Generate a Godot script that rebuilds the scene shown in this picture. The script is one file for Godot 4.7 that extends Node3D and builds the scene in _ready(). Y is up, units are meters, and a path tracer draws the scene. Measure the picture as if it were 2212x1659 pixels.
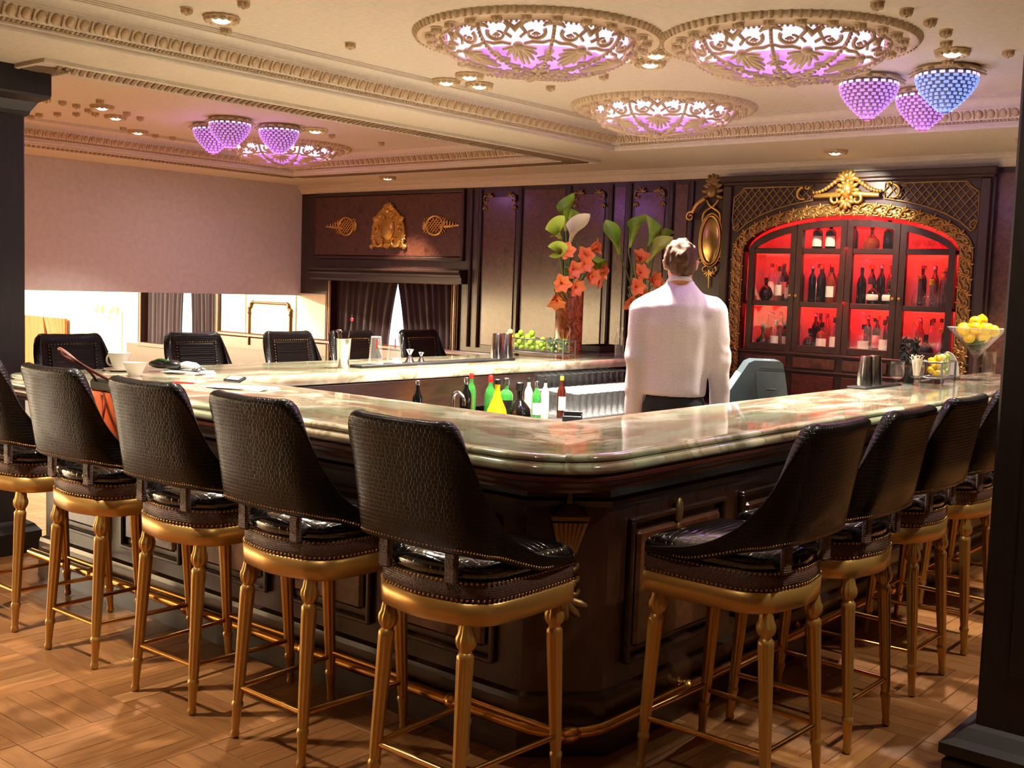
extends Node3D
# A hotel bar: U-shaped marble counter, leather stools, plaster ceiling with lit domes, backlit liquor cabinet.

var M = {}
var taken = {}
var sgc := 0
var rng := RandomNumberGenerator.new()

const SOFFIT := 2.70
const CEIL := 2.88
const ZW := -8.8
const TOP := 1.07

# ---------------------------------------------------------------- scene top: camera, sky, lights, exposure
func _ready():
	rng.seed = 7
	setup_camera()
	setup_materials()
	build_shell()
	build_ceiling_details()
	build_back_wall()
	build_cabinet()
	build_bar()
	build_stools()
	build_pillars()
	build_counter_items()
	build_under_bar()
	build_bartender()

func setup_camera():
	var cam := Camera3D.new()
	cam.name = "camera"
	add_child(cam)
	cam.transform = Transform3D(Basis(Vector3(0.76821, 0.03381, -0.63930), Vector3(-0.08137, 0.99566, -0.04513), Vector3(0.63500, 0.08669, 0.76763)).orthonormalized(), Vector3(0, 1.6, 0))
	cam.fov = 37.648
	cam.near = 0.05
	cam.far = 200.0
	cam.current = true
	var env := Environment.new()
	env.background_mode = Environment.BG_COLOR
	env.background_color = Color(0.62, 0.80, 1.0)
	env.background_energy_multiplier = 7.0
	env.tonemap_mode = Environment.TONE_MAPPER_LINEAR
	env.tonemap_exposure = 1.0
	env.sdfgi_enabled = true
	env.ssao_enabled = true
	env.ssil_enabled = true
	env.ambient_light_source = Environment.AMBIENT_SOURCE_DISABLED
	var we := WorldEnvironment.new()
	we.name = "world_environment"
	we.environment = env
	add_child(we)

# ---------------------------------------------------------------- node helpers
func numbered(called: String) -> String:
	if not taken.has(called):
		taken[called] = 0
		return called
	taken[called] += 1
	return "%s_%03d" % [called, taken[called]]

func tag(o, label: String, category: String, group := ""):
	o.set_meta("label", label)
	o.set_meta("category", category)
	if group != "":
		o.set_meta("group", group)
	return o

func thing(called: String, label: String, category: String, at := Vector3.ZERO, turn := 0.0, group := ""):
	var o := Node3D.new()
	o.name = numbered(called)
	add_child(o)
	o.position = at
	o.rotation.y = turn
	return tag(o, label, category, group)

func put(called: String, mesh, mat, parent = null, xf := Transform3D.IDENTITY, kind := ""):
	var o := MeshInstance3D.new()
	o.mesh = mesh
	o.material_override = mat
	o.cast_shadow = GeometryInstance3D.SHADOW_CASTING_SETTING_ON
	if parent == null:
		o.name = numbered(called)
		add_child(o)
	else:
		o.name = called
		parent.add_child(o, true)
	o.transform = xf
	if kind != "":
		o.set_meta("kind", kind)
	return o

func obj(called: String, st: SurfaceTool, mat, parent = null, xf := Transform3D.IDENTITY, kind := ""):
	return put(called, done(st), mat, parent, xf, kind)

func struct(called: String, st: SurfaceTool, mat, parent = null):
	return obj(called, st, mat, parent, Transform3D.IDENTITY, "structure" if parent == null else "")

func copy_of(root, at: Vector3, turn: float, label: String):
	var r = root.duplicate()
	var base: String = root.name
	var rx := RegEx.new()
	rx.compile("_[0-9]{3}$")
	base = rx.sub(base, "")
	r.name = numbered(base)
	add_child(r)
	r.position = at
	r.rotation.y = turn
	r.set_meta("label", label)
	return r

# ---------------------------------------------------------------- mesh helpers
func S() -> SurfaceTool:
	var st := SurfaceTool.new()
	st.begin(Mesh.PRIMITIVE_TRIANGLES)
	return st

func done(st: SurfaceTool) -> ArrayMesh:
	st.generate_normals()
	return st.commit()

func newsg(st: SurfaceTool):
	sgc += 1
	st.set_smooth_group(sgc)

var uvmode := 0

func uv_of(p: Vector3) -> Vector2:
	return Vector2(p.z - absf(p.x), p.y) if uvmode == 1 else Vector2(p.x, p.z)

func tri(st: SurfaceTool, a: Vector3, b: Vector3, c: Vector3):
	if uvmode > 0:
		for p in [a, c, b]:
			st.set_uv(uv_of(p))
			st.add_vertex(p)
		return
	st.add_vertex(a)
	st.add_vertex(c)
	st.add_vertex(b)

func quad(st: SurfaceTool, a: Vector3, b: Vector3, c: Vector3, d: Vector3):
	tri(st, a, b, c)
	tri(st, a, c, d)

func box(st: SurfaceTool, c: Vector3, s: Vector3, xf := Transform3D.IDENTITY, bev := 0.0):
	st.set_smooth_group(-1)
	var h := s * 0.5
	if bev <= 0.0:
		var p := []
		for i in 8:
			p.append(xf * (c + Vector3(h.x if i & 1 else -h.x, h.y if i & 2 else -h.y, h.z if i & 4 else -h.z)))
		quad(st, p[4], p[5], p[7], p[6])
		quad(st, p[1], p[0], p[2], p[3])
		quad(st, p[5], p[1], p[3], p[7])
		quad(st, p[0], p[4], p[6], p[2])
		quad(st, p[6], p[7], p[3], p[2])
		quad(st, p[0], p[1], p[5], p[4])
		return
	var b: float = min(bev, min(h.x, min(h.y, h.z)) * 0.95)
	var q = func(ix, iy, iz, ax):
		var v := Vector3(h.x * ix, h.y * iy, h.z * iz)
		for k in 3:
			if k != ax:
				v[k] -= b * [ix, iy, iz][k]
		return xf * (c + v)
	for ax in 3:
		var u := (ax + 1) % 3
		var w := (ax + 2) % 3
		for sg in [-1, 1]:
			var f := []
			for uv in [[-1, -1], [1, -1], [1, 1], [-1, 1]]:
				var k := [0, 0, 0]
				k[ax] = sg
				k[u] = uv[0]
				k[w] = uv[1]
				f.append(q.call(k[0], k[1], k[2], ax))
			if sg > 0:
				quad(st, f[0], f[1], f[2], f[3])
			else:
				quad(st, f[3], f[2], f[1], f[0])
		# the four edges along axis ax
		for su in [-1, 1]:
			for sw in [-1, 1]:
				var k0 := [0, 0, 0]
				var k1 := [0, 0, 0]
				k0[ax] = -1
				k1[ax] = 1
				k0[u] = su
				k1[u] = su
				k0[w] = sw
				k1[w] = sw
				var a0 = q.call(k0[0], k0[1], k0[2], u)
				var a1 = q.call(k1[0], k1[1], k1[2], u)
				var b0 = q.call(k0[0], k0[1], k0[2], w)
				var b1 = q.call(k1[0], k1[1], k1[2], w)
				if su * sw > 0:
					quad(st, a0, b0, b1, a1)
				else:
					quad(st, a0, a1, b1, b0)
	for i in 8:
		var k := [1 if i & 1 else -1, 1 if i & 2 else -1, 1 if i & 4 else -1]
		var a = q.call(k[0], k[1], k[2], 0)
		var bb = q.call(k[0], k[1], k[2], 1)
		var cc = q.call(k[0], k[1], k[2], 2)
		if k[0] * k[1] * k[2] > 0:
			tri(st, a, bb, cc)
		else:
			tri(st, a, cc, bb)

func bx(st: SurfaceTool, lo: Vector3, hi: Vector3, bev := 0.0):
	box(st, (lo + hi) * 0.5, hi - lo, Transform3D.IDENTITY, bev)

# prof: Array of Vector2(radius, y); from the bottom up gives outward faces
func lathe(st: SurfaceTool, prof: Array, seg := 16, xf := Transform3D.IDENTITY, flutes := 0, fdepth := 0.0, f0 := -1e9, f1 := 1e9):
	var rings := []
	for p in prof:
		var ring := []
		for i in seg:
			var a := TAU * i / seg
			var r: float = p.x
			if flutes > 0 and p.y >= f0 and p.y <= f1:
				r *= 1.0 + fdepth * cos(flutes * a)
			ring.append(xf * Vector3(r * cos(a), p.y, -r * sin(a)))
		rings.append(ring)
	newsg(st)
	for j in prof.size() - 1:
		if j > 0:
			var d0: Vector2 = (prof[j] - prof[j - 1]).normalized()
			var d1: Vector2 = (prof[j + 1] - prof[j]).normalized()
			if d0.dot(d1) < 0.78:
				newsg(st)
		for i in seg:
			var k := (i + 1) % seg
			if prof[j].x < 1e-6:
				tri(st, rings[j][i], rings[j + 1][k], rings[j + 1][i])
			elif prof[j + 1].x < 1e-6:
				tri(st, rings[j][i], rings[j][k], rings[j + 1][i])
			else:
				quad(st, rings[j][i], rings[j][k], rings[j + 1][k], rings[j + 1][i])

func tube(st: SurfaceTool, pts: Array, rad, seg := 8, cap := true, flat := 1.0, up := Vector3.ZERO, loop := false):
	var n := pts.size()
	var rings := []
	var nrm := up
	for i in n:
		var t: Vector3
		if loop:
			t = pts[(i + 1) % n] - pts[(i + n - 1) % n]
		else:
			t = pts[min(i + 1, n - 1)] - pts[max(i - 1, 0)]
		t = t.normalized()
		if nrm == Vector3.ZERO:
			nrm = t.cross(Vector3.UP if absf(t.y) < 0.9 else Vector3.RIGHT)
		var u := up if up != Vector3.ZERO else nrm
		u = (u - t * u.dot(t)).normalized()
		nrm = u
		var w := t.cross(u)
		var r: float = rad[i] if rad is Array else rad
		var ring := []
		for k in seg:
			var a := TAU * k / seg
			ring.append(pts[i] + (u * cos(a) * flat + w * sin(a)) * r)
		rings.append(ring)
	newsg(st)
	for i in (n if loop else n - 1):
		var j := (i + 1) % n
		for k in seg:
			var l := (k + 1) % seg
			quad(st, rings[i][k], rings[i][l], rings[j][l], rings[j][k])
	if cap and not loop:
		newsg(st)
		for k in range(1, seg - 1):
			tri(st, rings[0][0], rings[0][k + 1], rings[0][k])
			tri(st, rings[n - 1][0], rings[n - 1][k], rings[n - 1][k + 1])

func ell(st: SurfaceTool, c: Vector3, r: Vector3, seg := 10, rings := 6, xf := Transform3D.IDENTITY):
	newsg(st)
	var g := []
	for j in rings + 1:
		var b := PI * j / rings - PI / 2
		var row := []
		for i in seg:
			var a := TAU * i / seg
			row.append(xf * (c + Vector3(r.x * cos(b) * cos(a), r.y * sin(b), -r.z * cos(b) * sin(a))))
		g.append(row)
	for j in rings:
		for i in seg:
			var k := (i + 1) % seg
			if j == 0:
				tri(st, g[0][0], g[1][k], g[1][i])
			elif j == rings - 1:
				tri(st, g[j][i], g[j][k], g[rings][0])
			else:
				quad(st, g[j][i], g[j][k], g[j + 1][k], g[j + 1][i])

# polygon in xy, extruded along +z
func prism(st: SurfaceTool, poly: PackedVector2Array, z0: float, z1: float, xf := Transform3D.IDENTITY):
	if Geometry2D.is_polygon_clockwise(poly):
		poly = poly.duplicate()
		poly.reverse()
	# godot's "clockwise" is in y-down terms; make it counter-clockwise seen with y up
	var area := 0.0
	for i in poly.size():
		var j := (i + 1) % poly.size()
		area += poly[i].x * poly[j].y - poly[j].x * poly[i].y
	if area < 0:
		poly = poly.duplicate()
		poly.reverse()
	var idx := Geometry2D.triangulate_polygon(poly)
	st.set_smooth_group(-1)
	for t in range(0, idx.size(), 3):
		var a := poly[idx[t]]
		var b := poly[idx[t + 1]]
		var c := poly[idx[t + 2]]
		if (b - a).cross(c - a) < 0:
			var s := b
			b = c
			c = s
		tri(st, xf * Vector3(a.x, a.y, z1), xf * Vector3(b.x, b.y, z1), xf * Vector3(c.x, c.y, z1))
		tri(st, xf * Vector3(a.x, a.y, z0), xf * Vector3(c.x, c.y, z0), xf * Vector3(b.x, b.y, z0))
	newsg(st)
	var n := poly.size()
	for i in n:
		var j := (i + 1) % n
		var h := (i + n - 1) % n
		if (poly[i] - poly[h]).normalized().dot((poly[j] - poly[i]).normalized()) < 0.8:
			newsg(st)
		var a := poly[i]
		var b := poly[j]
		quad(st, xf * Vector3(a.x, a.y, z0), xf * Vector3(b.x, b.y, z0), xf * Vector3(b.x, b.y, z1), xf * Vector3(a.x, a.y, z1))

# path: Array of Vector2 (x, z); prof: Array of Vector2 (offset to the path's left side, y)
func sweep(st: SurfaceTool, path: Array, prof: Array, closed := false, caps := false):
	var n := path.size()
	var cols := []
	for i in n:
		var d0: Vector2
		var d1: Vector2
		if closed:
			d0 = (path[i] - path[(i + n - 1) % n]).normalized()
			d1 = (path[(i + 1) % n] - path[i]).normalized()
		else:
			d1 = (path[min(i + 1, n - 1)] - path[min(i, n - 2)]).normalized()
			d0 = (path[i] - path[i - 1]).normalized() if i > 0 else d1
			if i == n - 1:
				d1 = d0
		var n0 := Vector2(d0.y, -d0.x)
		var n1 := Vector2(d1.y, -d1.x)
		var m := (n0 + n1).normalized()
		m /= max(0.3, m.dot(n0))
		var col := []
		for p in prof:
			var v: Vector2 = path[i] + m * p.x
			col.append(Vector3(v.x, p.y, v.y))
		cols.append(col)
	for j in prof.size() - 1:
		newsg(st)
		for i in (n if closed else n - 1):
			var k := (i + 1) % n
			if i > 0:
				var a: Vector2 = path[i] - path[i - 1]
				var b: Vector2 = path[k] - path[i]
				if a.normalized().dot(b.normalized()) < 0.85:
					newsg(st)
			quad(st, cols[i][j], cols[i][j + 1], cols[k][j + 1], cols[k][j])
	if caps and not closed:
		st.set_smooth_group(-1)
		for e in [0, n - 1]:
			for j in range(1, prof.size() - 1):
				if e == 0:
					tri(st, cols[e][0], cols[e][j + 1], cols[e][j])
				else:
					tri(st, cols[e][0], cols[e][j], cols[e][j + 1])

func arc2(c: Vector2, r: float, a0: float, a1: float, n: int) -> Array:
	var o := []
	for i in n + 1:
		var a := deg_to_rad(lerpf(a0, a1, float(i) / n))
		o.append(c + Vector2(cos(a), sin(a)) * r)
	return o

func smoothpts(pts: Array, sub := 4, loop := false) -> Array:
	var n := pts.size()
	var o := []
	for i in (n if loop else n - 1):
		var p0 = pts[(i + n - 1) % n] if loop else pts[max(i - 1, 0)]
		var p1 = pts[i]
		var p2 = pts[(i + 1) % n]
		var p3 = pts[(i + 2) % n] if loop else pts[min(i + 2, n - 1)]
		for k in sub:
			var t := float(k) / sub
			o.append(p1.cubic_interpolate(p2, p0, p3, t))
	if not loop:
		o.append(pts[n - 1])
	return o

func lv(a, t: float) -> float:
	# piecewise linear: a = [[t, v], ...]
	if t <= a[0][0]:
		return a[0][1]
	for i in range(1, a.size()):
		if t <= a[i][0]:
			return lerpf(a[i - 1][1], a[i][1], (t - a[i - 1][0]) / (a[i][0] - a[i - 1][0]))
	return a[a.size() - 1][1]

func XF(at := Vector3.ZERO, turn := Vector3.ZERO, sc := Vector3.ONE) -> Transform3D:
	return Transform3D(Basis.from_euler(turn) * Basis.from_scale(sc), at)

# ---------------------------------------------------------------- materials
func ramp(stops: Array) -> Gradient:
	var g := Gradient.new()
	g.offsets = PackedFloat32Array(stops.map(func(s): return s[0]))
	g.colors = PackedColorArray(stops.map(func(s): return s[1]))
	return g

func noise_tex(seed: int, freq: float, stops: Array, size := 256, octaves := 4, type := FastNoiseLite.TYPE_SIMPLEX_SMOOTH, warp := 0.0) -> NoiseTexture2D:
	var n := FastNoiseLite.new()
	n.seed = seed
	n.frequency = freq
	n.noise_type = type
	n.fractal_octaves = octaves
	if warp > 0.0:
		n.domain_warp_enabled = true
		n.domain_warp_amplitude = warp
		n.domain_warp_frequency = freq * 0.7
	var t := NoiseTexture2D.new()
	t.width = size
	t.height = size
	t.seamless = true
	t.noise = n
	t.color_ramp = ramp(stops)
	return t

func sm(col: Color, rough := 0.6, metal := 0.0, extra := {}) -> StandardMaterial3D:
	var m := StandardMaterial3D.new()
	m.albedo_color = col
	m.roughness = rough
	m.metallic = metal
	for k in extra:
		m.set(k, extra[k])
	return m

func tri_map(m: StandardMaterial3D, tex, scale: Vector3, world := true):
	m.albedo_texture = tex
	m.uv1_triplanar = true
	m.uv1_world_triplanar = world
	m.uv1_scale = scale
	return m

func c(r: float, g: float, b: float, a := 1.0) -> Color:
	return Color(r, g, b, a)

func glow(col: Color, e: float, base := Color(0.8, 0.8, 0.8)) -> StandardMaterial3D:
	return sm(base, 0.5, 0.0, {"emission_enabled": true, "emission": col, "emission_energy_multiplier": e})

func pane(col: Color, alpha: float, rough := 0.03) -> StandardMaterial3D:
	var m := sm(Color(col.r, col.g, col.b, alpha), rough)
	m.transparency = BaseMaterial3D.TRANSPARENCY_ALPHA
	m.metallic_specular = 0.6
	return m

func marble_image() -> ImageTexture:
	var w := 768
	var h := 384
	var im := Image.create(w, h, false, Image.FORMAT_RGB8)
	var a := FastNoiseLite.new()
	a.seed = 3
	a.frequency = 0.011
	a.fractal_octaves = 5
	var b := FastNoiseLite.new()
	b.seed = 11
	b.frequency = 0.006
	b.fractal_octaves = 3
	var cc := FastNoiseLite.new()
	cc.seed = 23
	cc.frequency = 0.05
	cc.fractal_octaves = 3
	for y in h:
		for x in w:
			var wx := b.get_noise_2d(x * 0.6, y) * 60.0
			var v := a.get_noise_2d(x * 0.28 + wx, y * 1.5 + wx * 0.8)
			var g := b.get_noise_2d(x * 0.35 + 400.0, y * 1.1 + wx)
			var f := cc.get_noise_2d(x * 0.35, y * 1.6)
			var col := Color(0.82, 0.77, 0.66)
			col = col.lerp(Color(0.93, 0.91, 0.86), clampf(v * 2.2, 0, 1))
			col = col.lerp(Color(0.52, 0.55, 0.44), clampf(g * 2.6 - 0.1, 0, 0.8))
			col = col.lerp(Color(0.52, 0.40, 0.32), clampf(-v * 2.6 - 0.25, 0, 0.75))
			col = col.lerp(Color(0.60, 0.34, 0.13), clampf(-g * 3.4 - 0.95, 0, 0.8))
			var vein := 1.0 - absf(v + f * 0.12 + 0.05) * 14.0
			col = col.lerp(Color(0.36, 0.30, 0.20), clampf(vein, 0, 1) * 0.5)
			col = col * (1.0 + f * 0.12)
			im.set_pixel(x, y, col)
	return ImageTexture.create_from_image(im)

func croc_image() -> ImageTexture:
	var w := 256
	var im := Image.create(w, w, false, Image.FORMAT_L8)
	var rr := RandomNumberGenerator.new()
	rr.seed = 5
	var rows := 10
	var cuts := []
	for r in rows:
		var cl := []
		for k in 7:
			cl.append((k + rr.randf_range(-0.3, 0.3) + (0.5 if r % 2 else 0.0)) / 7.0)
		cuts.append(cl)
	for y in w:
		var fy := float(y) / w * rows
		var r := int(fy)
		var dy: float = min(fy - r, 1.0 - fy + r) / rows
		for x in w:
			var fx := float(x) / w
			var dx := 1.0
			for k in cuts[r]:
				for s in [-1.0, 0.0, 1.0]:
					dx = min(dx, absf(fx - k - s))
			var d: float = min(dx * 0.9, dy * 1.15)
			var v := smoothstep(0.0, 0.022, d)
			im.set_pixel(x, y, Color(v, v, v))
	return ImageTexture.create_from_image(im)

func setup_materials():
	var speck := noise_tex(1, 0.06, [[0.0, c(0.94, 0.94, 0.94)], [1.0, c(1, 1, 1)]], 256, 4)
	var grain := noise_tex(2, 0.012, [[0.0, c(0.45, 0.40, 0.38)], [0.45, c(0.8, 0.76, 0.74)], [0.6, c(0.62, 0.58, 0.56)], [1.0, c(1, 1, 1)]], 512, 5, FastNoiseLite.TYPE_SIMPLEX_SMOOTH, 12.0)
	var grain_soft := noise_tex(2, 0.012, [[0.0, c(0.78, 0.75, 0.72)], [0.5, c(0.92, 0.90, 0.88)], [1.0, c(1, 1, 1)]], 512, 5, FastNoiseLite.TYPE_SIMPLEX_SMOOTH, 12.0)
	var burl := noise_tex(4, 0.02, [[0.0, c(0.45, 0.40, 0.38)], [0.4, c(0.72, 0.66, 0.62)], [0.55, c(0.9, 0.85, 0.8)], [0.62, c(0.65, 0.58, 0.54)], [1.0, c(1, 1, 1)]], 512, 5, FastNoiseLite.TYPE_SIMPLEX_SMOOTH, 30.0)
	# plaster and paint
	M.plaster = tri_map(sm(c(0.84, 0.81, 0.74), 0.75), speck, Vector3.ONE * 1.3)
	M.plaster_gilt = sm(c(0.72, 0.63, 0.49), 0.55)
	M.plaster_dark = sm(c(0.50, 0.42, 0.32), 0.6)
	M.dome_plaster = sm(c(0.80, 0.73, 0.61), 0.6)
	M.screen_wall = tri_map(sm(c(0.84, 0.82, 0.82), 0.8, 0.0, {"backlight_enabled": true, "backlight": c(0.62, 0.60, 0.6)}), speck, Vector3.ONE * 0.8)
	M.cream = tri_map(sm(c(0.90, 0.84, 0.72), 0.6), speck, Vector3.ONE * 0.8)
	# woods
	M.wood = tri_map(sm(c(0.28, 0.165, 0.125), 0.36, 0.0, {"clearcoat_enabled": true, "clearcoat": 0.5, "clearcoat_roughness": 0.22}), grain, Vector3(2.4, 0.35, 2.4))
	M.wood_h = tri_map(sm(c(0.28, 0.165, 0.125), 0.36, 0.0, {"clearcoat_enabled": true, "clearcoat": 0.5, "clearcoat_roughness": 0.22}), grain, Vector3(0.35, 2.4, 0.35))
	M.burl = tri_map(sm(c(0.42, 0.25, 0.18), 0.30, 0.0, {"clearcoat_enabled": true, "clearcoat": 0.8, "clearcoat_roughness": 0.16}), burl, Vector3.ONE * 0.9)
	M.mahogany = tri_map(sm(c(0.42, 0.17, 0.10), 0.35, 0.0, {"clearcoat_enabled": true, "clearcoat": 0.6, "clearcoat_roughness": 0.2}), grain, Vector3(1.0, 2.0, 1.0))
	M.pillar_wood = tri_map(sm(c(0.14, 0.092, 0.085), 0.5), grain, Vector3(2.0, 0.3, 2.0))
	var tones := [c(0.60, 0.41, 0.235), c(0.565, 0.38, 0.215), c(0.65, 0.46, 0.275), c(0.535, 0.36, 0.20)]
	M.planks_x = []
	M.planks_z = []
	for t in tones:
		M.planks_x.append(tri_map(sm(t, 0.36), grain_soft, Vector3(0.7, 3.0, 5.0)))
		M.planks_z.append(tri_map(sm(t, 0.36), grain_soft, Vector3(5.0, 3.0, 0.7)))
	M.floor_base = sm(c(0.25, 0.14, 0.08), 0.6)
	M.carpet = tri_map(sm(c(0.17, 0.11, 0.09), 0.9), speck, Vector3.ONE * 4.0)
	# metals
	M.gold_paint = sm(c(0.74, 0.57, 0.30), 0.34, 0.65)
	M.brass = sm(c(0.88, 0.66, 0.34), 0.22, 1.0)
	M.gilt = sm(c(0.84, 0.68, 0.36), 0.30, 0.9)
	M.gilt_band = sm(c(0.66, 0.50, 0.26), 0.38, 0.8)
	M.gilt_dark = sm(c(0.56, 0.45, 0.28), 0.42, 0.75)
	M.bronze = sm(c(0.42, 0.30, 0.18), 0.45, 0.7)
	M.steel = sm(c(0.80, 0.80, 0.80), 0.16, 1.0)
	M.steel_dull = sm(c(0.50, 0.50, 0.50), 0.4, 0.9)
	M.iron = sm(c(0.22, 0.21, 0.20), 0.4, 0.7)
	M.mirror = sm(c(0.72, 0.60, 0.38), 0.22, 1.0)
	# leather
	var croc := croc_image()
	M.leather = sm(c(0.065, 0.045, 0.040), 0.40, 0.0, {"metallic_specular": 0.28, "heightmap_enabled": true, "heightmap_texture": croc, "heightmap_scale": 0.09, "uv1_scale": Vector3.ONE * 7.5, "clearcoat_enabled": true, "clearcoat": 0.22, "clearcoat_roughness": 0.12})
	M.seat_leather = sm(c(0.055, 0.042, 0.038), 0.16, 0.0, {"heightmap_enabled": true, "heightmap_texture": croc, "heightmap_scale": 0.12, "uv1_scale": Vector3.ONE * 4.2, "clearcoat_enabled": true, "clearcoat": 0.9, "clearcoat_roughness": 0.08})
	M.braid = sm(c(0.36, 0.235, 0.19), 0.5, 0.0, {"heightmap_enabled": true, "heightmap_texture": croc, "heightmap_scale": 0.3, "uv1_scale": Vector3.ONE * 14.0})
	M.nail = sm(c(0.72, 0.55, 0.34), 0.3, 1.0)
	M.strap_leather = sm(c(0.40, 0.17, 0.11), 0.5)
	M.tan_leather = sm(c(0.72, 0.30, 0.12), 0.5)
	# stone
	M.marble = sm(c(1, 1, 1), 0.10, 0.0, {"albedo_texture": marble_image(), "uv1_scale": Vector3(0.40, 0.62, 1), "clearcoat_enabled": true, "clearcoat": 0.6, "clearcoat_roughness": 0.04})
	# glass
	M.pane = pane(c(0.5, 0.5, 0.5), 0.02)
	M.glass = pane(c(0.6, 0.65, 0.63), 0.012)
	M.tumbler = pane(c(0.6, 0.62, 0.62), 0.008)
	M.glass_edge = pane(c(0.92, 0.95, 0.95), 0.30)
	M.glass_bowl = pane(c(0.85, 0.88, 0.86), 0.04)
	M.glass_green = pane(c(0.20, 0.55, 0.22), 0.55)
	M.glass_amber = pane(c(0.50, 0.18, 0.05), 0.7)
	M.glass_black = sm(c(0.03, 0.035, 0.03), 0.08)
	M.glass_clear = pane(c(0.7, 0.6, 0.6), 0.06)
	M.water = pane(c(0.7, 0.72, 0.6), 0.08)
	# plain
	M.white = sm(c(0.90, 0.88, 0.84), 0.35)
	M.paper = sm(c(0.93, 0.92, 0.90), 0.8)
	M.label = sm(c(0.88, 0.82, 0.70), 0.7)
	M.black = sm(c(0.03, 0.03, 0.03), 0.4)
	M.rubber = sm(c(0.04, 0.04, 0.045), 0.6)
	M.cap_gold = sm(c(0.75, 0.6, 0.2), 0.3, 0.5)
	M.yellow = sm(c(0.95, 0.78, 0.05), 0.4)
	M.red = sm(c(0.85, 0.06, 0.05), 0.4)
	M.juice = sm(c(1.0, 0.62, 0.03), 0.3)
	M.sauce = sm(c(0.22, 0.06, 0.02), 0.2)
	M.cream_liquid = sm(c(0.86, 0.76, 0.60), 0.4)
	M.lemon = sm(c(1.0, 0.84, 0.08), 0.42)
	M.lime = sm(c(0.62, 0.78, 0.18), 0.42)
	M.lemon_flesh = sm(c(0.98, 0.92, 0.62), 0.5)
	M.leaf = tri_map(sm(c(0.58, 0.74, 0.24), 0.5), noise_tex(9, 0.02, [[0.0, c(0.7, 0.8, 0.6)], [1.0, c(1, 1, 1)]], 128), Vector3.ONE * 5.0, false)
	M.leaf_dark = sm(c(0.17, 0.33, 0.10), 0.5)
	M.calla = sm(c(0.74, 0.84, 0.38), 0.5, 0.0, {"backlight_enabled": true, "backlight": c(0.25, 0.32, 0.08)})
	M.calla_white = sm(c(0.90, 0.90, 0.72), 0.5)
	M.stem = sm(c(0.30, 0.45, 0.16), 0.5)
	M.petal = sm(c(0.98, 0.58, 0.30), 0.5, 0.0, {"backlight_enabled": true, "backlight": c(0.3, 0.08, 0.03)})
	M.stamen = sm(c(0.75, 0.12, 0.20), 0.5)
	M.twig = sm(c(0.55, 0.42, 0.2), 0.7)
	var swirl := noise_tex(31, 0.008, [[0.0, c(0.39, 0.21, 0.10)], [0.28, c(0.72, 0.43, 0.23)], [0.36, c(0.29, 0.13, 0.07)], [0.42, c(0.78, 0.47, 0.26)], [0.50, c(0.34, 0.16, 0.08)], [0.56, c(0.75, 0.44, 0.25)], [0.64, c(0.31, 0.14, 0.07)], [0.72, c(0.72, 0.40, 0.22)], [1.0, c(0.45, 0.23, 0.12)]], 512, 2)
	M.vase = tri_map(sm(c(1, 1, 1), 0.18, 0.0, {"clearcoat_enabled": true, "clearcoat": 0.7, "clearcoat_roughness": 0.08}), swirl, Vector3(1.6, 0.9, 1.6), false)
	# cloth
	var weave := noise_tex(14, 0.05, [[0.0, c(0.86, 0.86, 0.86)], [1.0, c(1, 1, 1)]], 256)
	M.curtain = tri_map(sm(c(0.18, 0.075, 0.09), 0.75, 0.0, {"rim_enabled": true, "rim": 0.25, "rim_tint": 0.6}), weave, Vector3.ONE * 3.0)
	M.curtain_gold = tri_map(sm(c(0.62, 0.31, 0.07), 0.7), weave, Vector3.ONE * 3.0)
	M.jacket = tri_map(sm(c(0.86, 0.82, 0.82), 0.8), weave, Vector3.ONE * 6.0)
	M.trousers = sm(c(0.04, 0.04, 0.045), 0.8)
	M.skin = sm(c(0.80, 0.55, 0.42), 0.5)
	M.hair = tri_map(sm(c(0.40, 0.25, 0.12), 0.85), noise_tex(21, 0.05, [[0.0, c(0.5, 0.5, 0.5)], [1.0, c(1, 1, 1)]], 128), Vector3(40, 12, 40), false)
	M.plastic_grey = sm(c(0.19, 0.25, 0.265), 0.45)
	M.plastic_dark = sm(c(0.10, 0.12, 0.13), 0.4)
	# things that give off light
	M.glow_upper = glow(c(0.96, 0.74, 1.0), 2.2)
	M.glow_lower = glow(c(0.74, 0.40, 0.98), 1.1)
	M.bulb = glow(c(1.0, 0.93, 0.78), 4.0)
	M.tile_violet = glow(c(0.84, 0.58, 0.98), 0.70, c(0.8, 0.65, 0.9))
	M.tile_blue = glow(c(0.55, 0.68, 1.0), 0.90, c(0.65, 0.7, 0.95))
	M.tile_white = glow(c(0.95, 0.85, 1.0), 1.1)
	M.led_red = glow(c(1.0, 0.10, 0.08), 1.3)
	M.screen = glow(c(0.55, 0.80, 1.0), 1.2)

# ---------------------------------------------------------------- room shell
func spot(parent, at: Vector3, to: Vector3, e: float, angle := 50.0, col := Color(1.0, 0.95, 0.87), size := 0.05):
	var l := SpotLight3D.new()
	l.name = "spot_light"
	parent.add_child(l, true)
	l.global_position = at
	var up := Vector3.UP if absf((to - at).normalized().y) < 0.98 else Vector3.RIGHT
	l.look_at(to, up)
	l.light_energy = e
	l.light_color = col
	l.spot_angle = angle
	l.spot_angle_attenuation = 0.6
	l.spot_range = 30.0
	l.spot_attenuation = 2.0
	l.light_size = size
	l.shadow_enabled = true
	return l

func area(parent, at: Vector3, to: Vector3, size: Vector2, e: float, col: Color):
	var l := AreaLight3D.new()
	l.name = "area_light"
	parent.add_child(l, true)
	l.global_position = at
	var up := Vector3.UP if absf((to - at).normalized().y) < 0.98 else Vector3.RIGHT
	l.look_at(to, up)
	l.area_size = size
	l.light_energy = e
	l.light_color = col
	l.shadow_enabled = true
	return l

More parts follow.
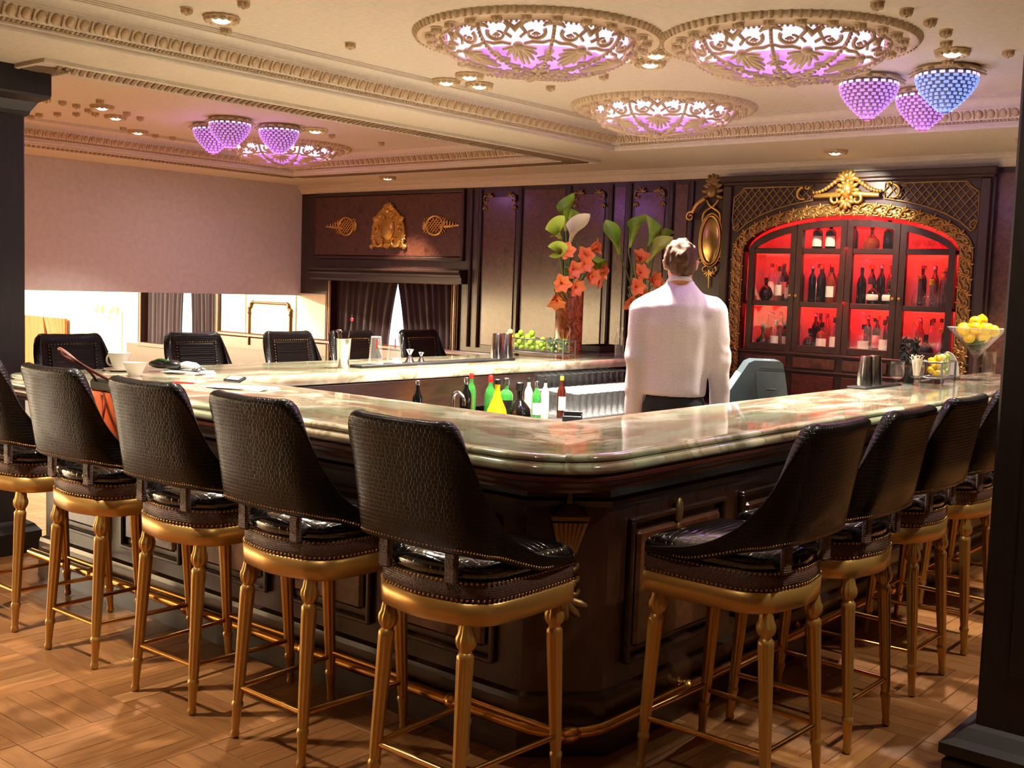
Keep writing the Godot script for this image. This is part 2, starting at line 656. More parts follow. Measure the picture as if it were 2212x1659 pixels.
func build_shell():
	# floor: parquet squares of five boards each over a base
	var st := S()
	bx(st, Vector3(-18.2, -0.25, -9.4), Vector3(3.7, -0.012, 4.7))
	var fl = struct("floor", st, M.floor_base)
	var q := 0.45
	var cells := []
	for i in range(-24, 8):
		for j in range(-20, 10):
			cells.append(Vector2i(i, j))
	cells.sort_custom(func(a, b): return Vector2(a.x * q + 1.6, a.y * q + 0.9).length() < Vector2(b.x * q + 1.6, b.y * q + 0.9).length())
	var eye := Vector2(0, 0)
	var fwd := Vector2(-0.637, -0.770)
	var rgt := Vector2(0.770, -0.637)
	var singles := 0
	var rest := [S(), S(), S(), S(), S(), S(), S(), S()]
	var bar_in = func(p): return p.x > -5.4 and p.x < -2.3 and p.y < -3.1
	var pm := {}
	for cell in cells:
		var x0: float = cell.x * q
		var z0: float = cell.y * q
		var mid := Vector2(x0 + q / 2, z0 + q / 2)
		var f := mid.dot(fwd)
		var seen: bool = f > 2.6 and absf(mid.dot(rgt)) < f * 0.49 and not bar_in.call(mid)
		var along_x: bool = (int(cell.x) + int(cell.y)) % 2 == 0
		for k in 5:
			var tone := rng.randi() % 4
			var w := q / 5.0
			var gap := 0.0012
			var lo: Vector3
			var hi: Vector3
			if along_x:
				lo = Vector3(x0 + gap, -0.02, z0 + k * w + gap)
				hi = Vector3(x0 + q - gap, rng.randf_range(-0.0006, 0.0), z0 + (k + 1) * w - gap)
			else:
				lo = Vector3(x0 + k * w + gap, -0.02, z0 + gap)
				hi = Vector3(x0 + (k + 1) * w - gap, rng.randf_range(-0.0006, 0.0), z0 + q - gap)
			if seen and singles < 300 and f < 5.5:
				var key := "x" if along_x else "z"
				if not pm.has(key):
					var s1 := S()
					var h := (hi - lo)
					h.y = 0.02
					box(s1, Vector3(0, -0.01, 0), h, Transform3D.IDENTITY, 0.0008)
					pm[key] = done(s1)
				put("plank", pm[key], (M.planks_x if along_x else M.planks_z)[tone], fl, XF(Vector3((lo.x + hi.x) / 2, hi.y, (lo.z + hi.z) / 2)))
				singles += 1
			else:
				bx(rest[tone + (0 if along_x else 4)], lo, hi)
	for t in 8:
		obj("planks", rest[t], (M.planks_x if t < 4 else M.planks_z)[t % 4], fl, Transform3D.IDENTITY, "stuff")
	# left room floor
	st = S()
	bx(st, Vector3(-18.0, -0.012, -8.8), Vector3(-10.8, 0.004, 4.5))
	obj("carpet", st, M.carpet, fl)

	# soffit ceiling with two coffers
	st = S()
	var X := [-18.2, -10.66, -9.5, -6.0, -5.2, 1.9, 3.7]
	var Z := [-9.4, -7.75, -7.46, -3.3, 1.6, 4.7]
	for i in X.size() - 1:
		for j in Z.size() - 1:
			var mx: float = (X[i] + X[i + 1]) / 2
			var mz: float = (Z[j] + Z[j + 1]) / 2
			var in1 := mx > -5.2 and mx < 1.9 and mz > -7.46 and mz < 1.6
			var in2 := mx > -9.5 and mx < -6.0 and mz > -7.75 and mz < -3.3
			if not in1 and not in2:
				bx(st, Vector3(X[i], SOFFIT, Z[j]), Vector3(X[i + 1], 3.1, Z[j + 1]))
	var ce = struct("ceiling", st, M.plaster)
	st = S()
	bx(st, Vector3(-5.2, CEIL, -7.46), Vector3(1.9, 3.1, 1.6))
	obj("coffer_panel", st, M.plaster, ce)
	st = S()
	bx(st, Vector3(-9.5, CEIL, -7.75), Vector3(-6.0, 3.1, -3.3))
	obj("coffer_panel", st, M.plaster, ce)

	# cornices inside the coffers
	var prof := [Vector2(-0.035, 2.70), Vector2(-0.035, 2.693), Vector2(-0.012, 2.690), Vector2(0.0, 2.693), Vector2(0.004, 2.702), Vector2(0.004, 2.715), Vector2(0.016, 2.718), Vector2(0.016, 2.728), Vector2(0.010, 2.732), Vector2(0.016, 2.740), Vector2(0.028, 2.744), Vector2(0.034, 2.752), Vector2(0.062, 2.800), Vector2(0.066, 2.806), Vector2(0.066, 2.814)]
	for a in range(0, 91, 15):
		prof.append(Vector2(0.120 - 0.05 * cos(deg_to_rad(a)), 2.816 + 0.044 * sin(deg_to_rad(a))))
	prof.append_array([Vector2(0.132, 2.860), Vector2(0.132, 2.867), Vector2(0.146, 2.867), Vector2(0.146, 2.873), Vector2(0.160, 2.873), Vector2(0.160, 2.882)])
	var egg := S()
	ell(egg, Vector3.ZERO, Vector3(0.024, 0.030, 0.013), 8, 5)
	var egg_mesh := done(egg)
	var rects := [[-5.2, 1.9, -7.46, 1.6], [-9.5, -6.0, -7.75, -3.3]]
	for r in 2:
		var x0: float = rects[r][0]
		var x1: float = rects[r][1]
		var z0: float = rects[r][2]
		var z1: float = rects[r][3]
		st = S()
		# left side of the path must point inward
		sweep(st, [Vector2(x0, z0), Vector2(x0, z1), Vector2(x1, z1), Vector2(x1, z0)], prof, true)
		var tr = obj("trim_%d" % (r + 1), st, M.plaster, null, Transform3D.IDENTITY, "structure")
		taken["trim_%d" % (r + 1)] = 0
		# eggs of the egg-and-dart band, darts and beads
		var pitch := 0.072
		var darts := S()
		var rest_eggs := S()
		var made := 0
		for side in [[Vector2(x0, z0), Vector2(x0, z1), Vector2(1, 0)], [Vector2(x0, z0), Vector2(x1, z0), Vector2(0, 1)], [Vector2(x1, z0), Vector2(x1, z1), Vector2(-1, 0)], [Vector2(x0, z1), Vector2(x1, z1), Vector2(0, -1)]]:
			var a: Vector2 = side[0]
			var b: Vector2 = side[1]
			var nn: Vector2 = side[2]
			var n := int((a.distance_to(b) - 0.12) / pitch)
			var dir := (b - a).normalized()
			for k in n:
				var p := a + dir * (0.08 + k * pitch) + nn * 0.050
				var at := Vector3(p.x, 2.775, p.y)
				var turn := atan2(nn.x, nn.y)
				var xf := XF(at, Vector3(0, turn, 0)) * XF(Vector3.ZERO, Vector3(0.53, 0, 0))
				var cf := Vector2(p).dot(fwd)
				var vis: bool = r == 0 and side[2] != Vector2(-1, 0) and side[2] != Vector2(0, -1) and cf > 3.0 and p.x < -1.9
				if vis and made < 250:
					put("egg", egg_mesh, M.plaster_gilt, tr, xf)
					made += 1
				else:
					ell(rest_eggs, Vector3.ZERO, Vector3(0.024, 0.030, 0.013), 6, 4, xf)
				var p2 := p + dir * pitch * 0.5
				box(darts, Vector3(0, 0, 0.004), Vector3(0.010, 0.055, 0.014), XF(Vector3(p2.x, 2.775, p2.y), Vector3(0, turn, 0)) * XF(Vector3.ZERO, Vector3(0.53, 0, 0)))
				for h in 3:
					var p3 := p + dir * pitch * (h / 3.0) - nn * 0.030
					ell(darts, Vector3(p3.x, 2.737, p3.y), Vector3(0.010, 0.009, 0.010), 6, 4)
		obj("egg_row", rest_eggs, M.plaster_gilt, tr, Transform3D.IDENTITY, "stuff")
		obj("dart_row", darts, M.plaster_gilt, tr, Transform3D.IDENTITY, "stuff")
	# rope band on the soffit round the left coffer
	st = S()
	var bd := S()
	var band := [Vector2(-9.66, -7.90), Vector2(-9.66, -3.15), Vector2(-5.86, -3.15), Vector2(-5.86, -7.90)]
	sweep(st, band, [Vector2(-0.13, 2.702), Vector2(-0.13, 2.680), Vector2(-0.11, 2.676), Vector2(-0.105, 2.690), Vector2(0.105, 2.690), Vector2(0.11, 2.676), Vector2(0.13, 2.680), Vector2(0.13, 2.702)], true)
	taken["trim_3"] = 0
	var t3 = obj("trim_3", st, M.plaster, null, Transform3D.IDENTITY, "structure")
	for e in 4:
		var a: Vector2 = band[e]
		var b: Vector2 = band[(e + 1) % 4]
		var n := int(a.distance_to(b) / 0.045)
		var dir := (b - a).normalized()
		for k in n:
			var p := a + dir * (k + 0.5) * 0.045
			box(bd, Vector3.ZERO, Vector3(0.20, 0.024, 0.022), XF(Vector3(p.x, 2.690, p.y), Vector3(0, atan2(-dir.y, dir.x) + 1.15, 0)))
	obj("rope_twist", bd, M.plaster_dark, t3, Transform3D.IDENTITY, "stuff")
	# crown strip where the back wall meets the soffit
	st = S()
	sweep(st, [Vector2(3.6, ZW), Vector2(-10.62, ZW)], [Vector2(0.0, 2.60), Vector2(0.012, 2.602), Vector2(0.02, 2.62), Vector2(0.05, 2.655), Vector2(0.065, 2.66), Vector2(0.065, 2.685), Vector2(0.08, 2.69), Vector2(0.08, 2.70)])
	taken["trim_4"] = 0
	obj("trim_4", st, M.plaster, null, Transform3D.IDENTITY, "structure")

	# outer walls
	st = S()
	bx(st, Vector3(3.5, 0, -9.4), Vector3(3.7, 3.1, 4.7))
	struct("wall_right", st, M.burl)
	st = S()
	bx(st, Vector3(-10.7, 0, 4.5), Vector3(3.7, 3.1, 4.7))
	struct("wall_front", st, M.burl)
	st = S()
	bx(st, Vector3(-18.2, 0, -9.4), Vector3(-18.0, 3.1, 4.7))
	bx(st, Vector3(-18.0, 0, 4.5), Vector3(-10.7, 3.1, 4.7))
	struct("wall_left", st, M.cream)
	# hanging white partition between the bar and the bright room at the left
	st = S()
	bx(st, Vector3(-10.63, 1.40, -8.80), Vector3(-10.618, 2.70, 4.5))
	struct("wall_partition", st, M.screen_wall)
	# lamps of the bright room: ceiling panels, out of view above the partition's lower edge
	for p in [Vector3(-16.2, 2.68, -5.2), Vector3(-16.4, 2.68, -3.0), Vector3(-16.4, 2.68, 0.0), Vector3(-16.2, 2.68, 2.8), Vector3(-11.9, 2.68, -6.9)]:
		var t = thing("ceiling_panel_light", "square warm ceiling light panel in the bright room beyond the white partition", "lamp", p, 0.0, "ceiling panels of the bright room")
		st = S()
		bx(st, Vector3(-0.42, 0.0, -0.42), Vector3(0.42, 0.02, 0.42), 0.004)
		obj("frame", st, M.white, t)
		st = S()
		bx(st, Vector3(-0.38, -0.006, -0.38), Vector3(0.38, 0.0, 0.38))
		obj("diffuser", st, M.bulb, t)
		area(t, p + Vector3(0, -0.02, 0), p + Vector3(0, -1, 0), Vector2(0.76, 0.76), LEFT_ROOM if p.x < -14.0 else LEFT_ROOM * 0.10, Color(1.0, 0.94, 0.84))

const LEFT_ROOM := 200.0

# ---------------------------------------------------------------- ceiling: lit domes, pendants, downlights, bosses
const DR := 0.485      # radius of the pierced bowl
const DH := 0.170      # how far it hangs

func on_dome(a: float, t: float, lift := 0.0) -> Vector3:
	# a: azimuth, t: 0 at the rim, 1 at the lowest point
	var b := t * PI / 2
	var r := (DR + lift) * cos(b)
	return Vector3(r * cos(a), -(DH + lift) * pow(sin(b), 0.85), r * sin(a))

func dtube(st: SurfaceTool, pts: Array, rad, seg := 6):
	if rad is Array:
		rad = rad.map(func(v): return v * 0.62)
	else:
		rad *= 0.7
	# pts: Vector2(azimuth, t) on the dome
	var o := []
	for p in pts:
		o.append(on_dome(p.x, p.y, 0.004))
	tube(st, o, rad, seg, true)

func dome_panel() -> ArrayMesh:
	# one eighth of the pierced plaster bowl, its palmette at azimuth 0, half ribs left and right
	var st := S()
	var h := PI / 8
	for s in [-1.0, 1.0]:
		# big C-scroll beside the rib
		var pts := []
		var rad := []
		for k in 23:
			var u := k / 22.0
			var ang := -0.6 + u * 5.2
			var rr := lerpf(0.115, 0.035, u)
			pts.append(Vector2(s * (h * 0.50 + rr * 1.05 * cos(ang)), 0.20 + rr * 0.95 * sin(ang)))
			rad.append(lerpf(0.019, 0.010, u))
		dtube(st, pts, rad)
		# petals inside the scroll
		for k in 4:
			var ang := 0.4 + k * 0.75
			dtube(st, [Vector2(s * h * 0.54, 0.20), Vector2(s * (h * 0.54 + 0.05 * cos(ang)), 0.20 + 0.048 * sin(ang))], [0.016, 0.007], 5)
		# collar along the rim and the hook that joins it
		dtube(st, [Vector2(s * h, 0.05), Vector2(s * h * 0.8, 0.06), Vector2(s * h * 0.72, 0.10)], [0.014, 0.018, 0.010])
		dtube(st, [Vector2(s * h * 0.25, 0.03), Vector2(s * h * 0.16, 0.10), Vector2(s * h * 0.28, 0.19), Vector2(s * h * 0.12, 0.26)], [0.024, 0.020, 0.018, 0.014])
		dtube(st, [Vector2(s * h * 0.95, 0.30), Vector2(s * h * 0.75, 0.335), Vector2(s * h * 0.45, 0.33), Vector2(s * h * 0.20, 0.36)], [0.012, 0.016, 0.016, 0.014])
		# palmette leaves fanning down and out
		for k in 4:
			var ang := 0.12 + k * 0.42
			var ln := lerpf(0.30, 0.19, k / 3.0)
			var p0 := Vector2(s * 0.015, 0.40)
			var p1 := Vector2(s * (0.02 + sin(ang) * ln * 1.1), 0.40 + cos(ang) * ln)
			dtube(st, [p0, p0.lerp(p1, 0.55), p1], [0.008, 0.020, 0.012], 6)
		# lower scroll and the V that closes on the rib
		var p2 := []
		for k in 12:
			var u := k / 11.0
			var ang := 1.2 + u * 4.2
			p2.append(Vector2(s * (h * 0.98 - (0.17 - 0.09 * u) * (1.0 + cos(ang)) * 0.75), 0.66 + (0.085 - 0.045 * u) * sin(ang)))
		dtube(st, p2, 0.011, 6)
		dtube(st, [Vector2(s * h * 0.9, 0.46), Vector2(s * h * 0.95, 0.56), Vector2(s * h * 0.6, 0.60)], [0.018, 0.014, 0.010])
		dtube(st, [Vector2(s * h * 0.95, 0.84), Vector2(s * h * 0.5, 0.78), Vector2(0, 0.86)], [0.009, 0.012, 0.012])
	# boss in the middle of the palmette and its crown on the rim
	ell(st, on_dome(0, 0.39, 0.004), Vector3(0.030, 0.022, 0.030), 8, 5)
	dtube(st, [Vector2(-h * 0.22, 0.03), Vector2(0, 0.14), Vector2(h * 0.22, 0.03)], [0.014, 0.030, 0.014])
	return done(st)

func dome_rib() -> ArrayMesh:
	var st := S()
	var pts := []
	for k in 13:
		pts.append(on_dome(0, lerpf(0.0, 0.97, k / 12.0), 0.006))
	tube(st, pts, 0.010, 6)
	for k in 20:
		ell(st, on_dome(0, lerpf(0.01, 0.95, k / 19.0), 0.014), Vector3.ONE * 0.0085, 6, 4)
	return done(st)

func boss_mesh(sc := 1.0) -> ArrayMesh:
	# small plaster drop of rounded petals
	var st := S()
	lathe(st, [Vector2(0, -0.062), Vector2(0.010, -0.058), Vector2(0.016, -0.045), Vector2(0.024, -0.040)], 10, XF(Vector3.ZERO, Vector3.ZERO, Vector3.ONE * sc))
	for k in 7:
		var a := TAU * k / 7
		ell(st, Vector3(cos(a) * 0.030, -0.024, sin(a) * 0.030) * sc, Vector3(0.017, 0.026, 0.017) * sc, 7, 5)
	lathe(st, [Vector2(0, -0.03), Vector2(0.045, -0.008), Vector2(0.050, 0.0)], 14, XF(Vector3.ZERO, Vector3.ZERO, Vector3.ONE * sc))
	return done(st)

func build_dome(at: Vector3, turn: float, label: String, meshes: Dictionary, energy: float):
	at.y += 0.028
	var t = thing("ceiling_dome_light", label, "lamp", at, turn, "pierced plaster dome lights")
	put("ring", meshes.ring, M.dome_plaster, t)
	put("rim_flutes", meshes.flutes, M.dome_plaster, t, Transform3D.IDENTITY, "stuff")
	for k in 24:
		var a := TAU * k / 24
		put("flower_drop", meshes.drop, M.dome_plaster, t, XF(Vector3(cos(a) * 0.552, -0.052, sin(a) * 0.552), Vector3(0, -a, 0)))
	for k in 8:
		put("filigree_panel", meshes.panel, M.dome_plaster, t, XF(Vector3(0, -0.05, 0), Vector3(0, -TAU * (k + 0.5) / 8, 0)))
		put("beaded_rib", meshes.rib, M.dome_plaster, t, XF(Vector3(0, -0.05, 0), Vector3(0, -TAU * k / 8, 0)))
	put("finial", meshes.finial, M.dome_plaster, t, XF(Vector3(0, -0.05 - DH, 0)))
	put("upper_diffuser_light", meshes.upper, M.glow_upper, t)
	put("lower_diffuser_light", meshes.lower, M.glow_lower, t)
	area(t, at + Vector3(0, -0.262, 0), at + Vector3(0, -1.26, 0), Vector2(0.34, 0.34), energy, Color(0.86, 0.60, 1.0))

func build_ceiling_details():
	# shared dome meshes
	var ms := {}
	var st := S()
	lathe(st, [Vector2(0.478, -0.044), Vector2(0.486, -0.060), Vector2(0.500, -0.064), Vector2(0.510, -0.056), Vector2(0.518, -0.050), Vector2(0.588, -0.050), Vector2(0.596, -0.058), Vector2(0.612, -0.060), Vector2(0.626, -0.052), Vector2(0.632, -0.040), Vector2(0.632, 0.0)], 72)
	ms.ring = done(st)
	st = S()
	for k in 90:
		var a := TAU * k / 90
		tube(st, [Vector3(cos(a) * 0.634, -0.004, sin(a) * 0.634), Vector3(cos(a) * 0.638, -0.036, sin(a) * 0.638), Vector3(cos(a) * 0.622, -0.058, sin(a) * 0.622)], 0.010, 5)
	for k in 120:
		var a := TAU * k / 120
		ell(st, Vector3(cos(a) * 0.499, -0.066, sin(a) * 0.499), Vector3.ONE * 0.0085, 6, 4)
	ms.flutes = done(st)
	ms.drop = boss_mesh(0.62)
	ms.panel = dome_panel()
	ms.rib = dome_rib()
	st = S()
	lathe(st, [Vector2(0, -0.022), Vector2(0.012, -0.016), Vector2(0.020, 0.0), Vector2(0.060, 0.004), Vector2(0.075, 0.012)], 16)
	ms.finial = done(st)
	var up := []
	var low := []
	for k in 6:
		var p := on_dome(0, lerpf(0.42, 0.0, k / 5.0), -0.020)
		up.append(Vector2(p.x, p.y - 0.05))
	for k in 8:
		var p := on_dome(0, lerpf(1.0, 0.42, k / 7.0), -0.020)
		low.append(Vector2(max(p.x, 0.0), p.y - 0.05))
	st = S()
	lathe(st, up, 48)
	ms.upper = done(st)
	st = S()
	lathe(st, low, 48)
	ms.lower = done(st)
	build_dome(Vector3(-3.71, CEIL, -4.60), 0.05, "large round plaster dome light glowing lilac, nearest the camera at top centre", ms, 0.9)
	build_dome(Vector3(-2.68, CEIL, -5.33), 0.30, "large round plaster dome light glowing lilac, above the bar at upper right", ms, 0.9)
	build_dome(Vector3(-4.33, CEIL, -6.78), 0.10, "round plaster dome light glowing lilac, farthest of the three over the bar", ms, 0.9)
	build_dome(Vector3(-8.82, CEIL, -7.08), 0.40, "small-looking plaster dome light glowing violet in the left ceiling recess", ms, 0.7)

	# beaded glass pendants: rows of glass tiles
	var tile := S()
	box(tile, Vector3.ZERO, Vector3(0.022, 0.020, 0.007), Transform3D.IDENTITY, 0.002)
	var tile_mesh := done(tile)
	st = S()
	for k in 14:
		var a := TAU * k / 14
		tube(st, [Vector3(cos(a) * 0.06, -0.01, sin(a) * 0.06), Vector3(cos(a) * 0.15, -0.016, sin(a) * 0.15), Vector3(cos(a) * 0.205, -0.040, sin(a) * 0.205)], [0.018, 0.026, 0.010], 6, true, 0.5, Vector3.UP)
	lathe(st, [Vector2(0, -0.03), Vector2(0.165, -0.03), Vector2(0.175, -0.015), Vector2(0.16, 0.0)], 28)
	var canopy := done(st)
	st = S()
	var wires := S()
	var pr := [[0.0, 0.163], [0.12, 0.166], [0.3, 0.155], [0.5, 0.128], [0.7, 0.090], [0.85, 0.056], [0.95, 0.030], [1.0, 0.020]]
	var shell := []
	for k in 13:
		var u := 1.0 - k / 12.0
		shell.append(Vector2(lv(pr, u) - 0.007, -0.030 - u * 0.220))
	lathe(st, shell, 28)
	var shell_mesh := done(st)
	for k in 12:
		var u := k / 11.0
		var r := lv(pr, u) - 0.002
		var ring := []
		for i in 28:
			ring.append(Vector3(cos(TAU * i / 28) * r, -0.042 - u * 0.208, sin(TAU * i / 28) * r))
		tube(wires, ring, 0.0022, 4, false, 1.0, Vector3.ZERO, true)
	var wire_mesh := done(wires)
	var pend := [
		[Vector3(-2.70, CEIL, -6.42), "violet", "violet beaded glass pendant beside the large dome at upper right"],
		[Vector3(-2.24, CEIL, -6.38), "blue", "blue beaded glass pendant at upper right"],
		[Vector3(-2.58, CEIL, -6.98), "violet", "violet beaded glass pendant half hidden behind the blue one"],
		[Vector3(-7.75, CEIL, -5.66), "violet", "violet beaded glass pendant, middle of the three in the left recess"],
		[Vector3(-7.70, CEIL, -6.12), "violet", "violet beaded glass pendant in front of the far left dome light"],
		[Vector3(-8.20, CEIL, -5.82), "violet", "violet beaded glass pendant, leftmost and partly hidden, in the left recess"]]
	for p in pend:
		var t = thing("beaded_pendant_light", p[2], "lamp", p[0], rng.randf() * 1.0, "beaded glass pendants")
		put("canopy", canopy, M.plaster_gilt, t)
		put("inner_shell", shell_mesh, sm(c(0.62, 0.50, 0.60), 0.4) if p[1] == "violet" else sm(c(0.48, 0.50, 0.62), 0.4), t)
		put("wire_rings", wire_mesh, M.gilt_dark, t)
		for row in 11:
			var u := (row + 0.5) / 11.5
			var r := lv(pr, u)
			var n := 22 if row < 7 else (16 if row < 9 else 10)
			var w := TAU * r / n
			for k in n:
				var a := TAU * (k + (0.5 if row % 2 else 0.0)) / n
				var mat = M.tile_violet if p[1] == "violet" else M.tile_blue
				if row == 0:
					mat = M.tile_white
				var xf := XF(Vector3(cos(a) * r, -0.040 - u * 0.208, sin(a) * r), Vector3(0, PI / 2 - a, 0), Vector3(clampf(w * 0.60 / 0.022, 0.3, 1.3), 0.74, 1))
				put("glass_tile_light", tile_mesh, mat, t, xf)
		var l := OmniLight3D.new()
		l.name = "omni_light"
		t.add_child(l)
		l.position = Vector3(0, -0.30, 0)
		l.light_color = Color(0.8, 0.5, 1.0) if p[1] == "violet" else Color(0.5, 0.6, 1.0)
		l.light_energy = 0.06
		l.omni_range = 20.0
		l.omni_attenuation = 2.0
		l.light_size = 0.05
		l.shadow_enabled = true

	# downlights with a scalloped plaster rim
	st = S()
	lathe(st, [Vector2(0.040, -0.018), Vector2(0.062, -0.026), Vector2(0.080, -0.020), Vector2(0.088, -0.008), Vector2(0.086, 0.0)], 48, Transform3D.IDENTITY, 12, 0.06)
	for k in 12:
		var a := TAU * k / 12
		ell(st, Vector3(cos(a) * 0.072, -0.020, sin(a) * 0.072), Vector3(0.017, 0.014, 0.017), 7, 5)
	var rim := done(st)
	st = S()
	lathe(st, [Vector2(0, -0.036), Vector2(0.026, -0.034), Vector2(0.042, -0.026), Vector2(0.046, -0.014)], 20)
	var lens := done(st)
	var dl := [
		[-4.79, CEIL, -3.44, "downlight in the pale ceiling at upper left beside two plaster bosses", 1.0, 0],
		[-4.98, CEIL, -5.27, "left one of the trio of downlights beside the moulding", 1.0, 0],
		[-4.72, CEIL, -5.20, "upper one of the trio of downlights beside the moulding", 1.0, 0],
		[-4.88, CEIL, -5.47, "right one of the trio of downlights beside the moulding", 1.0, 0],
		[-3.61, CEIL, -5.22, "left one of three downlights between the two large domes", 1.0, 0],
		[-3.40, CEIL, -5.23, "upper right one of three downlights between the two large domes", 1.0, 0],
		[-3.56, CEIL, -5.42, "lower one of three downlights between the two large domes", 1.0, 0],
		[-2.07, CEIL, -5.95, "downlight above the blue beaded pendant", 1.0, 0],
		[-8.07, CEIL, -4.13, "downlight beside the dark pillar in the left recess", 0.75, 0],
		[-8.13, CEIL, -4.75, "downlight under a cluster of bosses in the left recess", 0.75, 0],
		[-8.54, CEIL, -5.11, "second downlight from the right among bosses in the left recess", 0.75, 0],
		[-9.22, CEIL, -5.74, "rightmost downlight along the bosses in the left recess", 0.75, 0],
		[-8.70, SOFFIT, -8.35, "flat downlight on the strip above the window wall", 1.2, 1],
		[-3.66, SOFFIT, -8.15, "flat downlight in front of the liquor cabinet", 0.4, 2],
		[-3.70, CEIL, -3.05, "downlight over the left bar counter, above the frame", 0.6, 0],
		[-2.60, CEIL, -3.70, "downlight over the near bar corner, above the frame", 0.25, 0],
		[-4.60, CEIL, -1.40, "downlight over the open floor at the left, above the frame", 1.1, 0],
		[-1.90, CEIL, -1.30, "downlight behind the near stools, above the frame", 0.15, 0],
		[-0.60, CEIL, -3.60, "downlight right of the stools along the long bar side, above the frame", 0.45, 0],
		[-0.60, CEIL, -5.60, "downlight over the aisle behind the right pillar", 0.5, 0],
		[-2.25, SOFFIT, -8.05, "flat downlight above the lemon bowl, behind the right pillar", 0.6, 1],
		[-6.50, SOFFIT, -5.50, "downlight over the stools on the far side of the bar", 0.5, 1]]
	for d in dl:
		var at := Vector3(d[0], d[1], d[2])
		var t = thing("ceiling_downlight", d[3], "lamp", at, 0.0, "ceiling downlights")
		put("scalloped_rim", rim, M.plaster_gilt, t)
		put("lens_light", lens, M.bulb, t)
		var to := at + Vector3(0, -1, 0)
		if d[5] == 2:
			to = Vector3(-3.75, 2.1, ZW)
		spot(t, at + Vector3(0, -0.045, 0), to, SPOT_E * d[4], 52.0 if d[5] == 0 else 40.0)

	# plaster bosses scattered over the ceiling
	var bm := boss_mesh(0.66)
	var over := [[-5.0, -3.62], [-4.44, -3.31], [-4.69, -4.2], [-4.79, -3.24], [-4.01, -5.61], [-4.53, -5.76], [-2.02, -4.84], [-1.96, -5.02], [-1.94, -5.26], [-1.95, -5.5], [-2.03, -5.74], [-1.84, -6.1], [-2.17, -6.18]]
	var recess := [[-8.2, -4.34], [-8.21, -4.47], [-8.26, -4.61], [-8.4, -4.79], [-9.04, -4.72], [-8.84, -4.77], [-8.69, -4.85], [-9.21, -4.74], [-8.54, -4.93], [-8.40, -5.25], [-8.26, -5.04], [-9.15, -5.55], [-9.3, -5.97], [-7.87, -4.58], [-7.72, -6.72], [-7.7, -7.30], [-9.3, -6.15]]
	for set in [[over, "small plaster flower boss on the ceiling over the bar, %s from the left", "plaster bosses over the bar"], [recess, "small plaster flower boss in the left ceiling recess, %s from the left", "plaster bosses in the left recess"]]:
		var spots: Array = set[0]
		# left to right as seen from the middle of the room's near end
		spots.sort_custom(func(p, q): return (p[0] * 0.77 - p[1] * 0.637) / (-p[0] * 0.637 - p[1] * 0.77) < (q[0] * 0.77 - q[1] * 0.637) / (-q[0] * 0.637 - q[1] * 0.77))
		for k in spots.size():
			var o = put("ceiling_boss", bm, M.plaster_gilt, null, XF(Vector3(spots[k][0], CEIL, spots[k][1])))
			tag(o, set[1] % ORDINAL[k], "boss", set[2])

const ORDINAL := ["first", "second", "third", "fourth", "fifth", "sixth", "seventh", "eighth", "ninth", "tenth", "eleventh", "twelfth", "thirteenth", "fourteenth", "fifteenth", "sixteenth", "seventeenth"]
const SPOT_E := 12.0

# ---------------------------------------------------------------- back wall and its fittings
func scroll(st: SurfaceTool, at: Vector3, r0: float, r1: float, a0: float, turn: float, thick: float, xf := Transform3D.IDENTITY, n := 16, sy := 1.0):
	var pts := []
	var rad := []
	for k in n + 1:
		var u := float(k) / n
		var a := a0 + turn * u
		var r := lerpf(r0, r1, u)
		pts.append(xf * (at + Vector3(cos(a) * r, sin(a) * r * sy, 0)))
		rad.append(lerpf(thick, thick * 0.55, u))
	tube(st, pts, rad, 6)

func leafs(st: SurfaceTool, at: Vector3, n: int, r: float, a0: float, a1: float, size: Vector3):
	for k in n:
		var a := lerpf(a0, a1, k / max(1.0, n - 1.0))
		ell(st, Vector3.ZERO, size, 7, 5, XF(at + Vector3(cos(a) * r, sin(a) * r, 0), Vector3(0, 0, a - PI / 2)))

func curtain_half(st: SurfaceTool, y0: float, y1: float, outer: float, in_bottom: float, in_top: float, z: float, folds: int):
	# a pleated half curtain from its outer edge to a leaning inner edge
	var nx := folds * 6
	var ny := 10
	for side in 2:
		newsg(st)
		var g := []
		for j in ny + 1:
			var v := float(j) / ny
			var inner := lerpf(in_bottom, in_top, pow(v, 1.9))
			var row := []
			for i in nx + 1:
				var u := float(i) / nx
				var dz := 0.022 * cos(u * folds * TAU) + 0.008 * sin(u * folds * TAU * 2.3 + v * 2.0)
				row.append(Vector3(lerpf(outer, inner, u), lerpf(y0, y1, v), z + dz + (0.006 if side == 0 else -0.006)))
			g.append(row)
		for j in ny:
			for i in nx:
				if (side == 0) == (inner_right(outer, in_bottom)):
					quad(st, g[j][i], g[j][i + 1], g[j + 1][i + 1], g[j + 1][i])
				else:
					quad(st, g[j][i], g[j + 1][i], g[j + 1][i + 1], g[j][i + 1])

func inner_right(a: float, b: float) -> bool:
	return b > a

